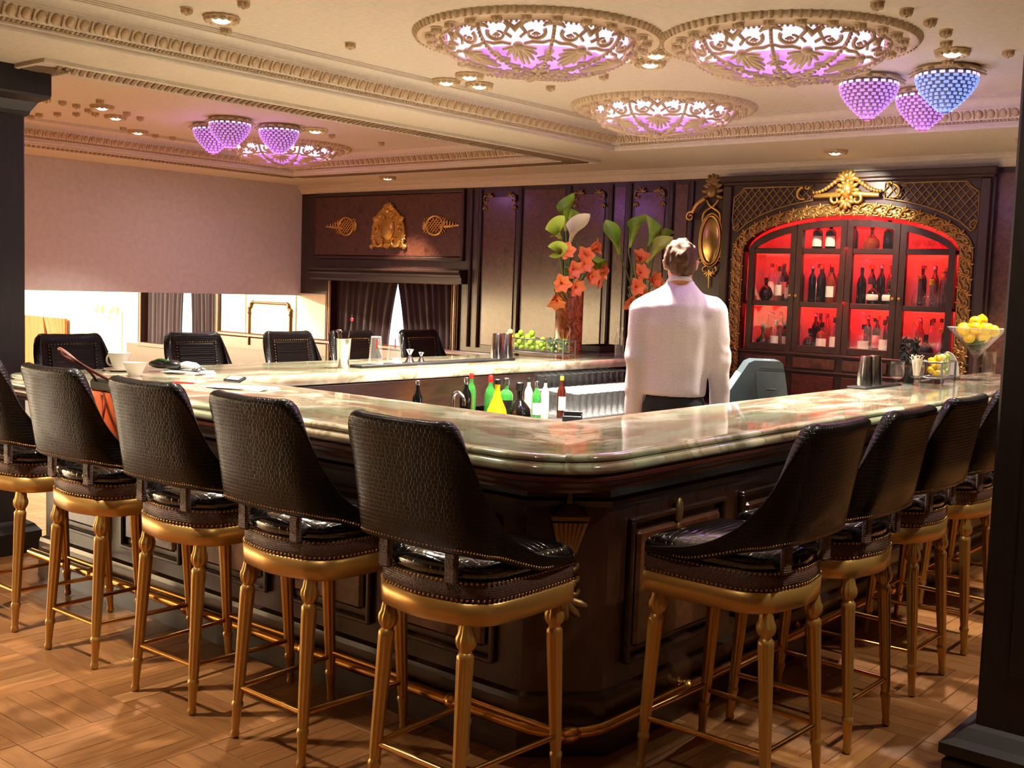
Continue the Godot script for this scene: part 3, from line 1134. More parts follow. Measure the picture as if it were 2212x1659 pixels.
func build_back_wall():
	var st := S()
	var zb := -9.0
	# solid pieces round the two windows and the cabinet recess
	for p in [[-14.4, -14.05, 0.0, 3.1], [-14.05, -12.2, 0.0, 0.62], [-14.05, -12.2, 2.2, 3.1], [-12.2, -10.1, 0.0, 3.1], [-10.1, -8.05, 0.0, 0.62], [-10.1, -8.05, 1.62, 3.1], [-8.05, -4.78, 0.0, 3.1], [-4.78, -2.80, 0.0, 1.10], [-4.78, -2.80, 2.34, 3.1], [-2.80, 3.5, 0.0, 3.1]]:
		bx(st, Vector3(p[0], p[2], zb), Vector3(p[1], p[3], ZW))
	var wall = struct("wall_back", st, M.wood)
	# bright wall left of the panelling
	st = S()
	bx(st, Vector3(-18.0, 0, -9.05), Vector3(-14.4, 3.1, -8.85))
	struct("wall_side", st, M.cream)
	# raised panels, framed by battens
	for p in [[-7.75, -7.27], [-6.60, -6.18], [-5.90, -5.52]]:
		st = S()
		bx(st, Vector3(p[0] + 0.03, 0.98, ZW), Vector3(p[1] - 0.03, 2.50, ZW + 0.012), 0.006)
		obj("panel", st, M.burl, wall)
	for p in [[-7.20, -6.67], [-6.11, -5.97], [-5.45, -5.30], [-2.70, -2.0]]:
		st = S()
		bx(st, Vector3(p[0] + 0.01, 0.98, ZW), Vector3(p[1] - 0.01, 2.56, ZW + 0.008), 0.004)
		obj("panel", st, M.burl, wall)
	for x in [-7.90, -7.77, -7.24, -6.63, -6.14, -5.93, -5.48, -5.27, -4.93, -2.75]:
		st = S()
		tube(st, [Vector3(x, 0.95, ZW + 0.006), Vector3(x, 2.58, ZW + 0.006)], 0.024, 8)
		obj("batten", st, M.wood, wall)
	# frieze panel that carries the gilt emblem
	st = S()
	bx(st, Vector3(-10.35, 1.88, ZW), Vector3(-8.02, 2.56, ZW + 0.02), 0.01)
	obj("panel", st, M.burl, wall)
	for e in [[Vector3(-10.38, 1.84, ZW), Vector3(-7.99, 1.88, ZW + 0.04)], [Vector3(-10.38, 2.56, ZW), Vector3(-7.99, 2.59, ZW + 0.03)], [Vector3(-8.02, 1.84, ZW), Vector3(-7.985, 2.59, ZW + 0.035)]]:
		st = S()
		bx(st, e[0], e[1], 0.008)
		obj("panel_frame", st, M.wood_h, wall)
	# cream panels beside the first window and dado rail
	for p in [[-12.16, -11.66], [-11.64, -10.68], [-10.66, -10.14]]:
		st = S()
		bx(st, Vector3(p[0], 0.90, ZW), Vector3(p[1], 1.43, ZW + 0.02), 0.004)
		obj("panel", st, M.cream, wall)
	st = S()
	bx(st, Vector3(-14.38, 0.62, ZW), Vector3(-14.08, 2.6, ZW + 0.02), 0.004)
	obj("panel", st, M.cream, wall)
	st = S()
	sweep(st, [Vector2(-4.95, ZW), Vector2(-12.2, ZW)], [Vector2(0.0, 0.70), Vector2(0.03, 0.70), Vector2(0.03, 0.84), Vector2(0.055, 0.86), Vector2(0.055, 0.885), Vector2(0.04, 0.90), Vector2(0.0, 0.905)])
	taken["trim_5"] = 0
	obj("trim_5", st, M.mahogany, null, Transform3D.IDENTITY, "structure")

	# leaf corners at the head of the three framed panels
	for p in [[-7.75, -7.27], [-6.60, -6.18], [-5.90, -5.52]]:
		for s in [0, 1]:
			st = S()
			var x: float = p[s] + (0.045 if s == 0 else -0.045)
			var d := 1.0 if s == 0 else -1.0
			scroll(st, Vector3(x + d * 0.02, 2.47, ZW + 0.02), 0.045, 0.012, 1.6, d * 4.5, 0.011)
			leafs(st, Vector3(x + d * 0.06, 2.50, ZW + 0.018), 4, 0.025, 0.2, 2.9, Vector3(0.012, 0.026, 0.010))
			leafs(st, Vector3(x, 2.41, ZW + 0.018), 3, 0.022, -2.2, -0.9, Vector3(0.011, 0.028, 0.010))
			obj("leaf_corner", st, M.gilt_dark, wall)

	# windows: frame, glass, curtains
	for w in [[-14.05, -12.2, 0.62, 2.2, -13.03, 0.12, "window_1"], [-10.1, -8.05, 0.62, 1.62, -9.02, 0.13, "window_2"]]:
		var x0: float = w[0]
		var x1: float = w[1]
		var y0: float = w[2]
		var y1: float = w[3]
		st = S()
		for e in [[x0 - 0.02, x0 + 0.05], [x1 - 0.05, x1 + 0.02]]:
			bx(st, Vector3(e[0], y0, -8.98), Vector3(e[1], y1, ZW + 0.03), 0.006)
		bx(st, Vector3(x0, y0 - 0.03, -8.98), Vector3(x1, y0 + 0.03, ZW + 0.05), 0.006)
		bx(st, Vector3(x0, y1 - 0.03, -8.98), Vector3(x1, y1 + 0.02, ZW + 0.03), 0.006)
		taken[w[6]] = 0
		var wn = obj(w[6], st, M.wood, null, Transform3D.IDENTITY, "structure")
		for x in [x0 + 0.05, x1 - 0.05]:
			var d := 1.0 if x < (x0 + x1) / 2 else -1.0
			for k in 3:
				st = S()
				tube(st, [Vector3(x - d * (0.045 - k * 0.028), y0 + 0.03, ZW + 0.034), Vector3(x - d * (0.045 - k * 0.028), y1 - 0.03, ZW + 0.034)], 0.009, 6)
				obj("moulding", st, M.cream if k == 1 else M.bronze, wn)
		st = S()
		bx(st, Vector3(x0 + 0.05, y0 + 0.03, -8.975), Vector3(x1 - 0.05, y1 - 0.03, -8.965))
		obj("pane", st, M.pane, wn)
		var cx: float = w[4]
		var wide := "wide"
		for s in [0, 1]:
			st = S()
			if s == 0:
				curtain_half(st, y0 + 0.026, y1 - 0.03, x0 + 0.02, cx - w[5] - 0.02, cx - 0.004, -8.88, 9)
			else:
				curtain_half(st, y0 + 0.026, y1 - 0.03, x1 - 0.02, cx + w[5], cx + 0.004, -8.88, 9)
			var o = obj("curtain", st, M.curtain)
			var which := "far left window" if w[6] == "window_1" else "window under the gilt emblem"
			tag(o, "plum striped curtain, %s half, drawn in the %s" % ["left" if s == 0 else "right", which], "curtain", "plum window curtains")
	# wooden valance over the second window
	st = S()
	var vp := [Vector2(0.0, 1.60), Vector2(0.09, 1.60), Vector2(0.10, 1.62), Vector2(0.10, 1.665), Vector2(0.115, 1.67), Vector2(0.125, 1.69), Vector2(0.115, 1.705), Vector2(0.14, 1.72), Vector2(0.14, 1.74), Vector2(0.0, 1.75)]
	sweep(st, [Vector2(-7.93, ZW), Vector2(-10.34, ZW)], vp, false, true)
	tag(obj("window_valance", st, M.wood_h), "dark moulded wooden valance above the window under the gilt emblem", "valance")

	# yellow curtain low on the bright wall, with a bronze-framed glass panel beside it
	st = S()
	curtain_half(st, 0.03, 0.88, -17.45, -16.60, -16.72, -8.80, 8)
	tag(obj("curtain", st, M.curtain_gold), "left half of the glowing yellow curtain on the bright wall", "curtain", "yellow curtains")
	st = S()
	curtain_half(st, 0.03, 0.88, -16.03, -16.45, -16.70, -8.80, 8)
	tag(obj("curtain", st, M.curtain_gold), "right half of the glowing yellow curtain on the bright wall", "curtain", "yellow curtains")
	var sc = thing("wall_sconce", "pale bracket sconce on the bright wall at far left", "sconce", Vector3(-14.95, 0.95, -8.84))
	st = S()
	lathe(st, [Vector2(0, -0.01), Vector2(0.05, 0), Vector2(0.05, 0.012), Vector2(0, 0.02)], 14, XF(Vector3.ZERO, Vector3(PI / 2, 0, 0)))
	obj("back_plate", st, M.cream, sc)
	for s in [-1, 1]:
		st = S()
		tube(st, smoothpts([Vector3(0, 0, 0.02), Vector3(s * 0.10, -0.05, 0.08), Vector3(s * 0.20, 0.0, 0.08), Vector3(s * 0.20, 0.07, 0.08)], 4), 0.010, 6)
		obj("arm", st, M.cream, sc)
		st = S()
		lathe(st, [Vector2(0.02, 0.07), Vector2(0.06, 0.10), Vector2(0.04, 0.18)], 12, XF(Vector3(s * 0.20, 0, 0.08)))
		obj("shade", st, M.cream, sc)
	st = S()
	bx(st, Vector3(-0.03, -0.95, 0.0), Vector3(0.03, 0.10, 0.03), 0.005)
	tag(obj("wall_post", st, M.label, null, XF(Vector3(-14.62, 0.95, -8.85))), "slim pale upright post on the bright wall beside the window frame", "post")

	# bronze tubular frame on the cream panel
	var fr = thing("wall_frame", "dark bronze tubular frame with stepped corners on the cream panel", "frame", Vector3(-11.16, 0.75, ZW + 0.035))
	st = S()
	tube(st, [Vector3(-0.40, 0, 0), Vector3(-0.40, 0.44, 0)], 0.016, 8)
	obj("upright", st, M.bronze, fr)
	st = S()
	tube(st, [Vector3(0.40, 0, 0), Vector3(0.40, 0.44, 0)], 0.016, 8)
	obj("upright", st, M.bronze, fr)
	st = S()
	tube(st, [Vector3(-0.33, 0.54, 0), Vector3(0.33, 0.54, 0)], 0.016, 8)
	obj("top_bar", st, M.bronze, fr)
	for s in [-1, 1]:
		st = S()
		tube(st, smoothpts([Vector3(s * 0.40, 0.43, 0), Vector3(s * 0.41, 0.47, 0), Vector3(s * 0.37, 0.48, 0), Vector3(s * 0.36, 0.53, 0), Vector3(s * 0.32, 0.545, 0)], 3), 0.019, 8)
		ell(st, Vector3(s * 0.40, 0.41, 0), Vector3(0.026, 0.02, 0.026), 8, 5)
		obj("corner_joint", st, M.bronze, fr)

	# gilt emblem
	var em = thing("gilt_emblem", "large gilded shield-shaped relief emblem on the dark panel above the window", "emblem", Vector3(-9.10, 1.98, ZW + 0.02))
	st = S()
	var outline := [[-0.27, 0.0], [-0.24, 0.05], [-0.265, 0.12], [-0.255, 0.22], [-0.22, 0.31], [-0.16, 0.38], [-0.09, 0.43], [-0.05, 0.47], [0.0, 0.46]]
	var poly := PackedVector2Array()
	for p in outline:
		poly.append(Vector2(p[0], p[1]))
	for k in range(outline.size() - 2, -1, -1):
		poly.append(Vector2(-outline[k][0], outline[k][1]))
	prism(st, poly, 0.0, 0.022)
	obj("back_plate", st, M.gilt, em)
	st = S()
	for k in poly.size():
		var pa := poly[k]
		var pb := poly[(k + 1) % poly.size()]
		for h in 3:
			var pm := pa.lerp(pb, h / 3.0) * Vector2(0.95, 0.97) + Vector2(0, 0.006)
			ell(st, Vector3(pm.x, pm.y, 0.024), Vector3.ONE * 0.011, 6, 4)
	obj("bead_border", st, M.gilt, em)
	st = S()
	ell(st, Vector3(0, 0.20, 0.02), Vector3(0.11, 0.13, 0.045), 14, 8)
	obj("boss", st, M.gilt, em)
	st = S()
	for s in [-1.0, 1.0]:
		scroll(st, Vector3(s * 0.12, 0.075, 0.035), 0.085, 0.02, 0.0 if s > 0 else PI, -s * 5.2, 0.020)
		scroll(st, Vector3(s * 0.085, 0.31, 0.03), 0.05, 0.015, 0.5 if s > 0 else 2.6, s * 5.0, 0.014)
		scroll(st, Vector3(s * 0.19, 0.20, 0.03), 0.045, 0.012, 1.0, s * 5.5, 0.014)
		leafs(st, Vector3(s * 0.20, 0.28, 0.02), 4, 0.035, 0.8 if s > 0 else 2.3, 2.4 if s > 0 else 0.8, Vector3(0.014, 0.035, 0.014))
		leafs(st, Vector3(s * 0.215, 0.11, 0.02), 4, 0.035, -1.0 if s > 0 else 4.1, 1.0 if s > 0 else 2.1, Vector3(0.014, 0.035, 0.014))
		leafs(st, Vector3(s * 0.25, 0.03, 0.02), 3, 0.025, -1.6, -0.6 if s > 0 else -2.6, Vector3(0.012, 0.03, 0.012))
	obj("scrollwork", st, M.gilt, em)
	st = S()
	leafs(st, Vector3(0, 0.40, 0.025), 7, 0.055, 0.35, PI - 0.35, Vector3(0.014, 0.045, 0.014))
	ell(st, Vector3(0, 0.40, 0.03), Vector3(0.04, 0.03, 0.03), 10, 6)
	leafs(st, Vector3(0, 0.045, 0.03), 5, 0.03, PI + 0.4, TAU - 0.4, Vector3(0.014, 0.035, 0.014))
	obj("crown", st, M.gilt, em)
	# lattice medallions either side
	for s in [-1.0, 1.0]:
		var md = thing("gilt_medallion", "gilded lattice medallion with a leafy tail, %s of the emblem" % ["left" if s < 0 else "right"], "ornament", Vector3(-9.10 + s * 0.70, 2.215, ZW + 0.022), 0.0, "lattice medallions")
		st = S()
		var ring := []
		for k in 24:
			ring.append(Vector3(cos(TAU * k / 24) * 0.12, sin(TAU * k / 24) * 0.10, 0.008))
		tube(st, ring, 0.013, 6, false, 1.0, Vector3.ZERO, true)
		obj("ring", st, M.gilt, md)
		st = S()
		for k in range(-3, 4):
			var o := k * 0.042
			for d in [-1.0, 1.0]:
				var h := sqrt(max(0.0, 0.0115 - o * o * 0.55)) * 0.85
				tube(st, [Vector3(o - h * d, -h, 0.006), Vector3(o + h * d, h, 0.006)], 0.006, 5)
		obj("lattice", st, M.gilt, md)
		st = S()
		for k in 5:
			var u := k / 4.0
			var x: float = s * (0.14 + u * 0.17)
			leafs(st, Vector3(x, 0, 0.008), 3, lerpf(0.035, 0.012, u), PI / 2 - 1.9, PI / 2 + 1.9, Vector3(lerpf(0.016, 0.009, u), lerpf(0.035, 0.018, u), 0.010))
		ell(st, Vector3(s * 0.33, 0, 0.006), Vector3(0.03, 0.010, 0.010), 8, 5)
		leafs(st, Vector3(-s * 0.13, 0, 0.008), 5, 0.03, PI / 2 - s * -0.6, PI / 2 + s * 2.6, Vector3(0.013, 0.032, 0.010))
		obj("leaf_tail", st, M.gilt, md)

	# oval mirror sconce left of the cabinet
	var mr = thing("oval_mirror", "tall oval gilt-framed mirror with carved crest and drop, left of the liquor cabinet", "mirror", Vector3(-5.05, 2.06, ZW + 0.01))
	st = S()
	ell(st, Vector3(0, 0, 0.012), Vector3(0.088, 0.20, 0.022), 24, 12)
	obj("mirror_plate", st, M.mirror, mr)
	st = S()
	for k in 2:
		var ring := []
		for i in 36:
			ring.append(Vector3(cos(TAU * i / 36) * (0.096 + k * 0.020), sin(TAU * i / 36) * (0.210 + k * 0.022), 0.02 - k * 0.008))
		tube(st, ring, 0.010 - k * 0.002, 6, false, 1.0, Vector3.ZERO, true)
	obj("oval_frame", st, M.gilt, mr)
	st = S()
	for s in [-1.0, 1.0]:
		tube(st, smoothpts([Vector3(s * 0.09, 0.16, 0.015), Vector3(s * 0.075, 0.24, 0.02), Vector3(-s * 0.02, 0.30, 0.02), Vector3(-s * 0.055, 0.35, 0.015)], 4), 0.010, 6)
		scroll(st, Vector3(s * 0.10, -0.17, 0.012), 0.03, 0.01, 0.0, s * 5.0, 0.008)
		scroll(st, Vector3(s * 0.045, -0.26, 0.012), 0.03, 0.01, 1.2, -s * 5.0, 0.008)
	leafs(st, Vector3(0, -0.27, 0.01), 5, 0.03, PI + 0.5, TAU - 0.5, Vector3(0.012, 0.035, 0.010))
	tube(st, [Vector3(0, -0.26, 0.012), Vector3(0, -0.42, 0.010)], [0.012, 0.004], 6)
	obj("ribbon_drop", st, M.gilt, mr)
	st = S()
	for k in 3:
		leafs(st, Vector3(0, 0.40 + k * 0.05, 0.02), 7, 0.075 - k * 0.018, -0.3, PI + 0.3, Vector3(0.020, 0.045, 0.020))
	ell(st, Vector3(0, 0.42, 0.03), Vector3(0.055, 0.06, 0.035), 10, 6)
	obj("carved_crest", st, M.gilt_dark, mr)
	st = S()
	tube(st, smoothpts([Vector3(-0.07, 0.36, 0.03), Vector3(-0.13, 0.31, 0.06), Vector3(-0.17, 0.24, 0.06)], 4), [0.020, 0.020, 0.020, 0.019, 0.018, 0.017, 0.016, 0.015, 0.014], 8)
	scroll(st, Vector3(-0.19, 0.205, 0.06), 0.045, 0.008, 0.8, 8.5, 0.012, Transform3D.IDENTITY, 24)
	obj("scroll_arm", st, M.gilt, mr)

# ---------------------------------------------------------------- liquor cabinet
const CX := -3.79     # middle of the arch
const CA := 0.96      # half width to the middle of the carved band
const CY := 1.97      # springing line
const CB := 0.335     # rise

func arch_y(dx: float, a := CA, b := CB) -> float:
	return CY + b * sqrt(max(0.0, 1.0 - (dx / a) * (dx / a)))

func arch_path(a: float, b: float, y0: float, n := 24) -> Array:
	var o := [Vector2(CX - a, y0)]
	for k in n + 1:
		var t := PI - PI * k / n
		o.append(Vector2(CX + a * cos(t), CY + b * sin(t)))
	o.append(Vector2(CX + a, y0))
	return o

func ribbon(st: SurfaceTool, path: Array, w: float, z0: float, z1: float):
	# a flat band of width w following path in xy, from z0 to z1
	var n := path.size()
	var inn := []
	var out := []
	for i in n:
		var d: Vector2 = (path[min(i + 1, n - 1)] - path[max(i - 1, 0)]).normalized()
		var m := Vector2(-d.y, d.x)
		inn.append(path[i] - m * w / 2)
		out.append(path[i] + m * w / 2)
	for i in n - 1:
		var a = [inn[i], inn[i + 1], out[i + 1], out[i]]
		newsg(st)
		quad(st, v3(a[0], z1), v3(a[1], z1), v3(a[2], z1), v3(a[3], z1))
		quad(st, v3(a[0], z0), v3(a[1], z0), v3(a[1], z1), v3(a[0], z1))
		quad(st, v3(a[3], z1), v3(a[2], z1), v3(a[2], z0), v3(a[3], z0))

func v3(p: Vector2, z: float) -> Vector3:
	return Vector3(p.x, p.y, z)

func build_cabinet():
	var zf := -8.74
	var cab = thing("liquor_cabinet", "tall dark wood cabinet with arched glass doors, gilt carving and red backlight", "cabinet", Vector3.ZERO)
	var st := S()
	# face plate with an arched hole: built as strips between the arch and a rectangle
	var L := -4.92
	var R := -2.66
	var T := 2.58
	var pa := PackedVector2Array([Vector2(L, 0.0), Vector2(CX - 0.90, 0.0), Vector2(CX - 0.90, CY)])
	for k in range(1, 13):
		var t := PI - PI / 2 * k / 12
		pa.append(Vector2(CX + 0.90 * cos(t), CY + 0.29 * sin(t)))
	pa.append(Vector2(CX, T))
	pa.append(Vector2(L, T))
	prism(st, pa, ZW, zf)
	var pb := PackedVector2Array()
	for p in pa:
		pb.append(Vector2(2 * CX - p.x, p.y))
	for i in pb.size():
		if pb[i].x > CX + 1.0:
			pb[i].x = R
	prism(st, pb, ZW, zf)
	bx(st, Vector3(CX - 0.90, 0.0, ZW), Vector3(CX + 0.90, 1.13, zf))
	obj("carcass", st, M.wood, cab)
	# recess behind the doors
	st = S()
	bx(st, Vector3(CX - 0.95, 1.11, -9.22), Vector3(CX + 0.95, 2.34, -9.18))
	obj("back_panel", st, M.cream, cab)
	st = S()
	bx(st, Vector3(CX - 0.97, 1.10, -9.22), Vector3(CX - 0.93, 2.36, ZW))
	bx(st, Vector3(CX + 0.93, 1.10, -9.22), Vector3(CX + 0.97, 2.36, ZW))
	bx(st, Vector3(CX - 0.97, 2.33, -9.22), Vector3(CX + 0.97, 2.37, ZW))
	obj("side_panels", st, M.cream, cab)
	var shelf_y := [1.13, 1.545, 1.985]
	for y in shelf_y:
		st = S()
		bx(st, Vector3(CX - 0.93, y - 0.03, -9.18), Vector3(CX + 0.93, y, -8.83), 0.004)
		obj("shelf", st, M.wood_h, cab)
	# red light strips under each shelf and the roof, with their lights
	for y in [1.510, 1.950, 2.318]:
		st = S()
		bx(st, Vector3(CX - 0.90, y - 0.012, -8.88), Vector3(CX + 0.90, y, -8.86))
		bx(st, Vector3(CX - 0.90, y - 0.012, -9.17), Vector3(CX + 0.90, y, -9.15))
		obj("led_strip", st, M.led_red, cab)
		area(cab, Vector3(CX, y - 0.02, -8.89), Vector3(CX, y - 0.3, -9.15), Vector2(1.76, 0.02), RED_E, Color(1.0, 0.06, 0.13))
		area(cab, Vector3(CX, y - 0.02, -9.14), Vector3(CX, y - 0.5, -9.05), Vector2(1.76, 0.02), RED_E, Color(1.0, 0.06, 0.13))
	# four doors
	var zd := -8.80
	var zd1 := -8.755
	for k in 4:
		var x0: float = CX - 0.87 + 0.435 * k
		var x1 := x0 + 0.435
		var d := Node3D.new()
		d.name = "door"
		cab.add_child(d, true)
		var door_top = func(x): return CY - 0.03 + 0.285 * sqrt(max(0.0, 1.0 - pow((x - CX) / 0.885, 2)))
		st = S()
		var sw := 0.052
		# stiles, rails, arched head
		for e in [[x0 + 0.003, x0 + sw], [x1 - sw, x1 - 0.003]]:
			var poly := PackedVector2Array([Vector2(e[0], 1.13), Vector2(e[1], 1.13), Vector2(e[1], door_top.call(e[1])), Vector2(e[0], door_top.call(e[0]))])
			prism(st, poly, zd, zd1)
		bx(st, Vector3(x0 + sw, 1.13, zd), Vector3(x1 - sw, 1.19, zd1), 0.003)
		var head := PackedVector2Array()
		for i in 9:
			var x := lerpf(x0 + sw, x1 - sw, i / 8.0)
			head.append(Vector2(x, door_top.call(x)))
		for i in 9:
			var x := lerpf(x1 - sw, x0 + sw, i / 8.0)
			head.append(Vector2(x, door_top.call(x) - 0.055))
		prism(st, head, zd, zd1)
		obj("door_frame", st, M.wood, d)
		for y in [1.530, 1.970]:
			if y < door_top.call(x0 + 0.06) or y < door_top.call(x1 - 0.06):
				st = S()
				bx(st, Vector3(x0 + sw, y - 0.022, zd), Vector3(x1 - sw, y + 0.022, zd1 - 0.005), 0.004)
				obj("glazing_bar", st, M.wood_h, d)
		var ys := [1.19, 1.508, 1.552, 1.948, 1.992, 2.3]
		for p in 3:
			var gl := PackedVector2Array([Vector2(x0 + sw, ys[p * 2]), Vector2(x1 - sw, ys[p * 2])])
			for i in 9:
				var x: float = lerpf(x1 - sw, x0 + sw, i / 8.0)
				gl.append(Vector2(x, max(ys[p * 2] + 0.001, min(ys[p * 2 + 1], door_top.call(x) - 0.05))))
			st = S()
			prism(st, gl, zd + 0.020, zd + 0.024)
			obj("pane", st, M.pane, d)
		# round knob
		st = S()
		var kx: float = x1 - 0.026 if k % 2 == 0 else x0 + 0.026
		if k == 0:
			kx = x1 - 0.026
		if k == 3:
			kx = x0 + 0.026
		lathe(st, [Vector2(0.006, 0.0), Vector2(0.006, 0.010), Vector2(0.012, 0.014), Vector2(0.012, 0.022), Vector2(0, 0.027)], 10, XF(Vector3(kx, 1.60, zd1), Vector3(PI / 2, 0, 0)))
		obj("knob", st, M.brass, d)
	# lower drawers and panels
	for k in 4:
		var x0: float = CX - 0.87 + 0.435 * k
		st = S()
		bx(st, Vector3(x0 + 0.03, 1.00, zf), Vector3(x0 + 0.405, 1.09, zf + 0.016), 0.006)
		obj("drawer_front", st, M.burl, cab)
		st = S()
		bx(st, Vector3(x0 + 0.03, 0.55, zf), Vector3(x0 + 0.405, 0.95, zf + 0.016), 0.006)
		obj("lower_panel", st, M.mahogany, cab)
	st = S()
	bx(st, Vector3(L, 1.105, zf), Vector3(R, 1.128, zf + 0.022), 0.006)
	bx(st, Vector3(L, 0.965, zf), Vector3(R, 0.985, zf + 0.02), 0.006)
	obj("waist_rail", st, M.wood_h, cab)
	# cornice and outer pilasters
	st = S()
	bx(st, Vector3(L - 0.02, 2.545, ZW), Vector3(R + 0.02, 2.60, zf + 0.05), 0.01)
	bx(st, Vector3(L, 2.52, ZW), Vector3(R, 2.55, zf + 0.03), 0.008)
	obj("cornice", st, M.wood_h, cab)
	for x in [L + 0.045, R - 0.06]:
		st = S()
		bx(st, Vector3(x - 0.04, 0.0, zf), Vector3(x + 0.04, 2.52, zf + 0.03), 0.008)
		obj("pilaster", st, M.wood, cab)

	# carved gilt band round the arch
	st = S()
	ribbon(st, arch_path(CA, CB, 0.80), 0.085, zf, zf + 0.012)
	for s in [-1.0, 1.0]:
		var edge := []
		for p in arch_path(CA + s * 0.044, CB + s * 0.044, 0.80):
			edge.append(v3(p, zf + 0.012))
		tube(st, edge, 0.008, 6)
	obj("band", st, M.gilt_dark, cab)
	st = S()
	scroll(st, Vector3(0.0, 0.006, 0), 0.024, 0.006, -1.2, 6.0, 0.0085)
	leafs(st, Vector3(0.0, -0.016, 0.002), 3, 0.016, -2.6, -0.5, Vector3(0.008, 0.020, 0.008))
	ell(st, Vector3(0.022, 0.012, 0.004), Vector3(0.010, 0.014, 0.010), 6, 4)
	var curl := done(st)
	var path := arch_path(CA, CB, 0.85, 40)
	var acc := 0.0
	var flip := 1.0
	for i in path.size() - 1:
		var seg: Vector2 = path[i + 1] - path[i]
		var ln := seg.length()
		var u := 0.0
		while acc + (ln - u) >= 0.058:
			u += 0.058 - acc
			acc = 0.0
			var p: Vector2 = path[i] + seg.normalized() * u
			var o = put("scroll_leaf", curl, M.gilt_band, cab, XF(v3(p, zf + 0.018), Vector3(0, 0, seg.angle() + (PI if flip < 0 else 0.0)), Vector3(1.15, 1.25, 1)))
			flip = -flip
		acc += ln - u
	# lattice spandrels with thin gilt frames
	for s in [-1.0, 1.0]:
		var sp := PackedVector2Array([Vector2(0.30, 2.50), Vector2(0.93, 2.50), Vector2(0.96, 2.46), Vector2(1.02, 2.42), Vector2(1.03, 2.22), Vector2(1.0, 2.14)])
		for k in 9:
			var dx := lerpf(0.98, 0.30, k / 8.0)
			sp.append(Vector2(dx, arch_y(dx, CA + 0.09, CB + 0.09) + 0.005))
		var poly := PackedVector2Array()
		for p in sp:
			poly.append(Vector2(CX + s * p.x, p.y))
		st = S()
		var loop := []
		for p in poly:
			loop.append(v3(p, zf + 0.010))
		tube(st, loop, 0.008, 6, false, 1.0, Vector3.ZERO, true)
		obj("spandrel_frame", st, M.gilt_dark, cab)
		st = S()
		prism(st, poly, zf, zf + 0.002)
		obj("spandrel_back", st, M.wood, cab)
		for k in range(-14, 15):
			for d in [-1.0, 1.0]:
				var mid := Vector2(CX + s * 0.66 + k * 0.066, 2.33)
				var line := PackedVector2Array([mid - Vector2(d, 1.15) * 0.5, mid + Vector2(d, 1.15) * 0.5])
				for piece in Geometry2D.intersect_polyline_with_polygon(line, poly):
					if piece.size() >= 2 and piece[0].distance_to(piece[piece.size() - 1]) > 0.03:
						st = S()
						tube(st, [v3(piece[0], zf + 0.008 + d * 0.002), v3(piece[piece.size() - 1], zf + 0.008 + d * 0.002)], 0.0055, 5)
						obj("lattice_bar", st, M.gilt_dark, cab)
		st = S()
		scroll(st, Vector3(CX + s * 1.0, 2.17, zf + 0.015), 0.04, 0.01, 1.0, s * 6.0, 0.008)
		obj("corner_scroll", st, M.gilt_dark, cab)
	# crest
	var cr := Vector3(CX, 2.455, zf + 0.03)
	st = S()
	ell(st, cr + Vector3(0, 0.0, 0.012), Vector3(0.050, 0.068, 0.040), 14, 8)
	for s in [-1.0, 1.0]:
		ell(st, cr + Vector3(s * 0.026, -0.018, 0.042), Vector3(0.020, 0.022, 0.014), 8, 6)
		ell(st, cr + Vector3(s * 0.022, 0.026, 0.044), Vector3(0.016, 0.007, 0.010), 8, 5)
	ell(st, cr + Vector3(0, 0.0, 0.052), Vector3(0.009, 0.022, 0.012), 8, 5)
	leafs(st, cr + Vector3(0, 0, 0.004), 12, 0.070, 0.0, TAU * 11 / 12, Vector3(0.018, 0.034, 0.016))
	obj("crest_shield", st, M.gilt, cab)
	st = S()
	leafs(st, cr + Vector3(0, 0.075, 0.02), 7, 0.055, 0.2, PI - 0.2, Vector3(0.020, 0.042, 0.022))
	ell(st, cr + Vector3(0, 0.115, 0.03), Vector3(0.03, 0.028, 0.028), 8, 6)
	leafs(st, cr + Vector3(0, -0.085, 0.02), 5, 0.04, PI + 0.2, TAU - 0.2, Vector3(0.018, 0.036, 0.020))
	obj("crest_leaves", st, M.gilt, cab)
	for s in [-1.0, 1.0]:
		st = S()
		for k in 9:
			var u := k / 8.0
			ell(st, cr + Vector3(s * (0.08 + u * 0.20), 0.085 - 0.10 * sin(u * PI / 2), 0.012), Vector3(0.022 - u * 0.008, 0.022 - u * 0.008, 0.02), 7, 5)
		obj("garland", st, M.gilt, cab)
		st = S()
		tube(st, [cr + Vector3(s * 0.07, -0.035, 0.012), cr + Vector3(s * 0.27, -0.045, 0.012)], [0.026, 0.018], 8)
		scroll(st, cr + Vector3(s * 0.09, -0.075, 0.02), 0.045, 0.012, PI / 2, -s * 5.5, 0.016)
		obj("crest_bar", st, M.gilt, cab)
		st = S()
		scroll(st, cr + Vector3(s * 0.375, -0.03, 0.010), 0.065, 0.03, PI / 2 if s > 0 else PI / 2, -s * 3.6, 0.014)
		scroll(st, cr + Vector3(s * 0.345, 0.035, 0.012), 0.022, 0.006, 0.0, s * 5.0, 0.010)
		obj("crest_scroll", st, M.gilt, cab)

	cabinet_bottles()

const RED_E := 0.7

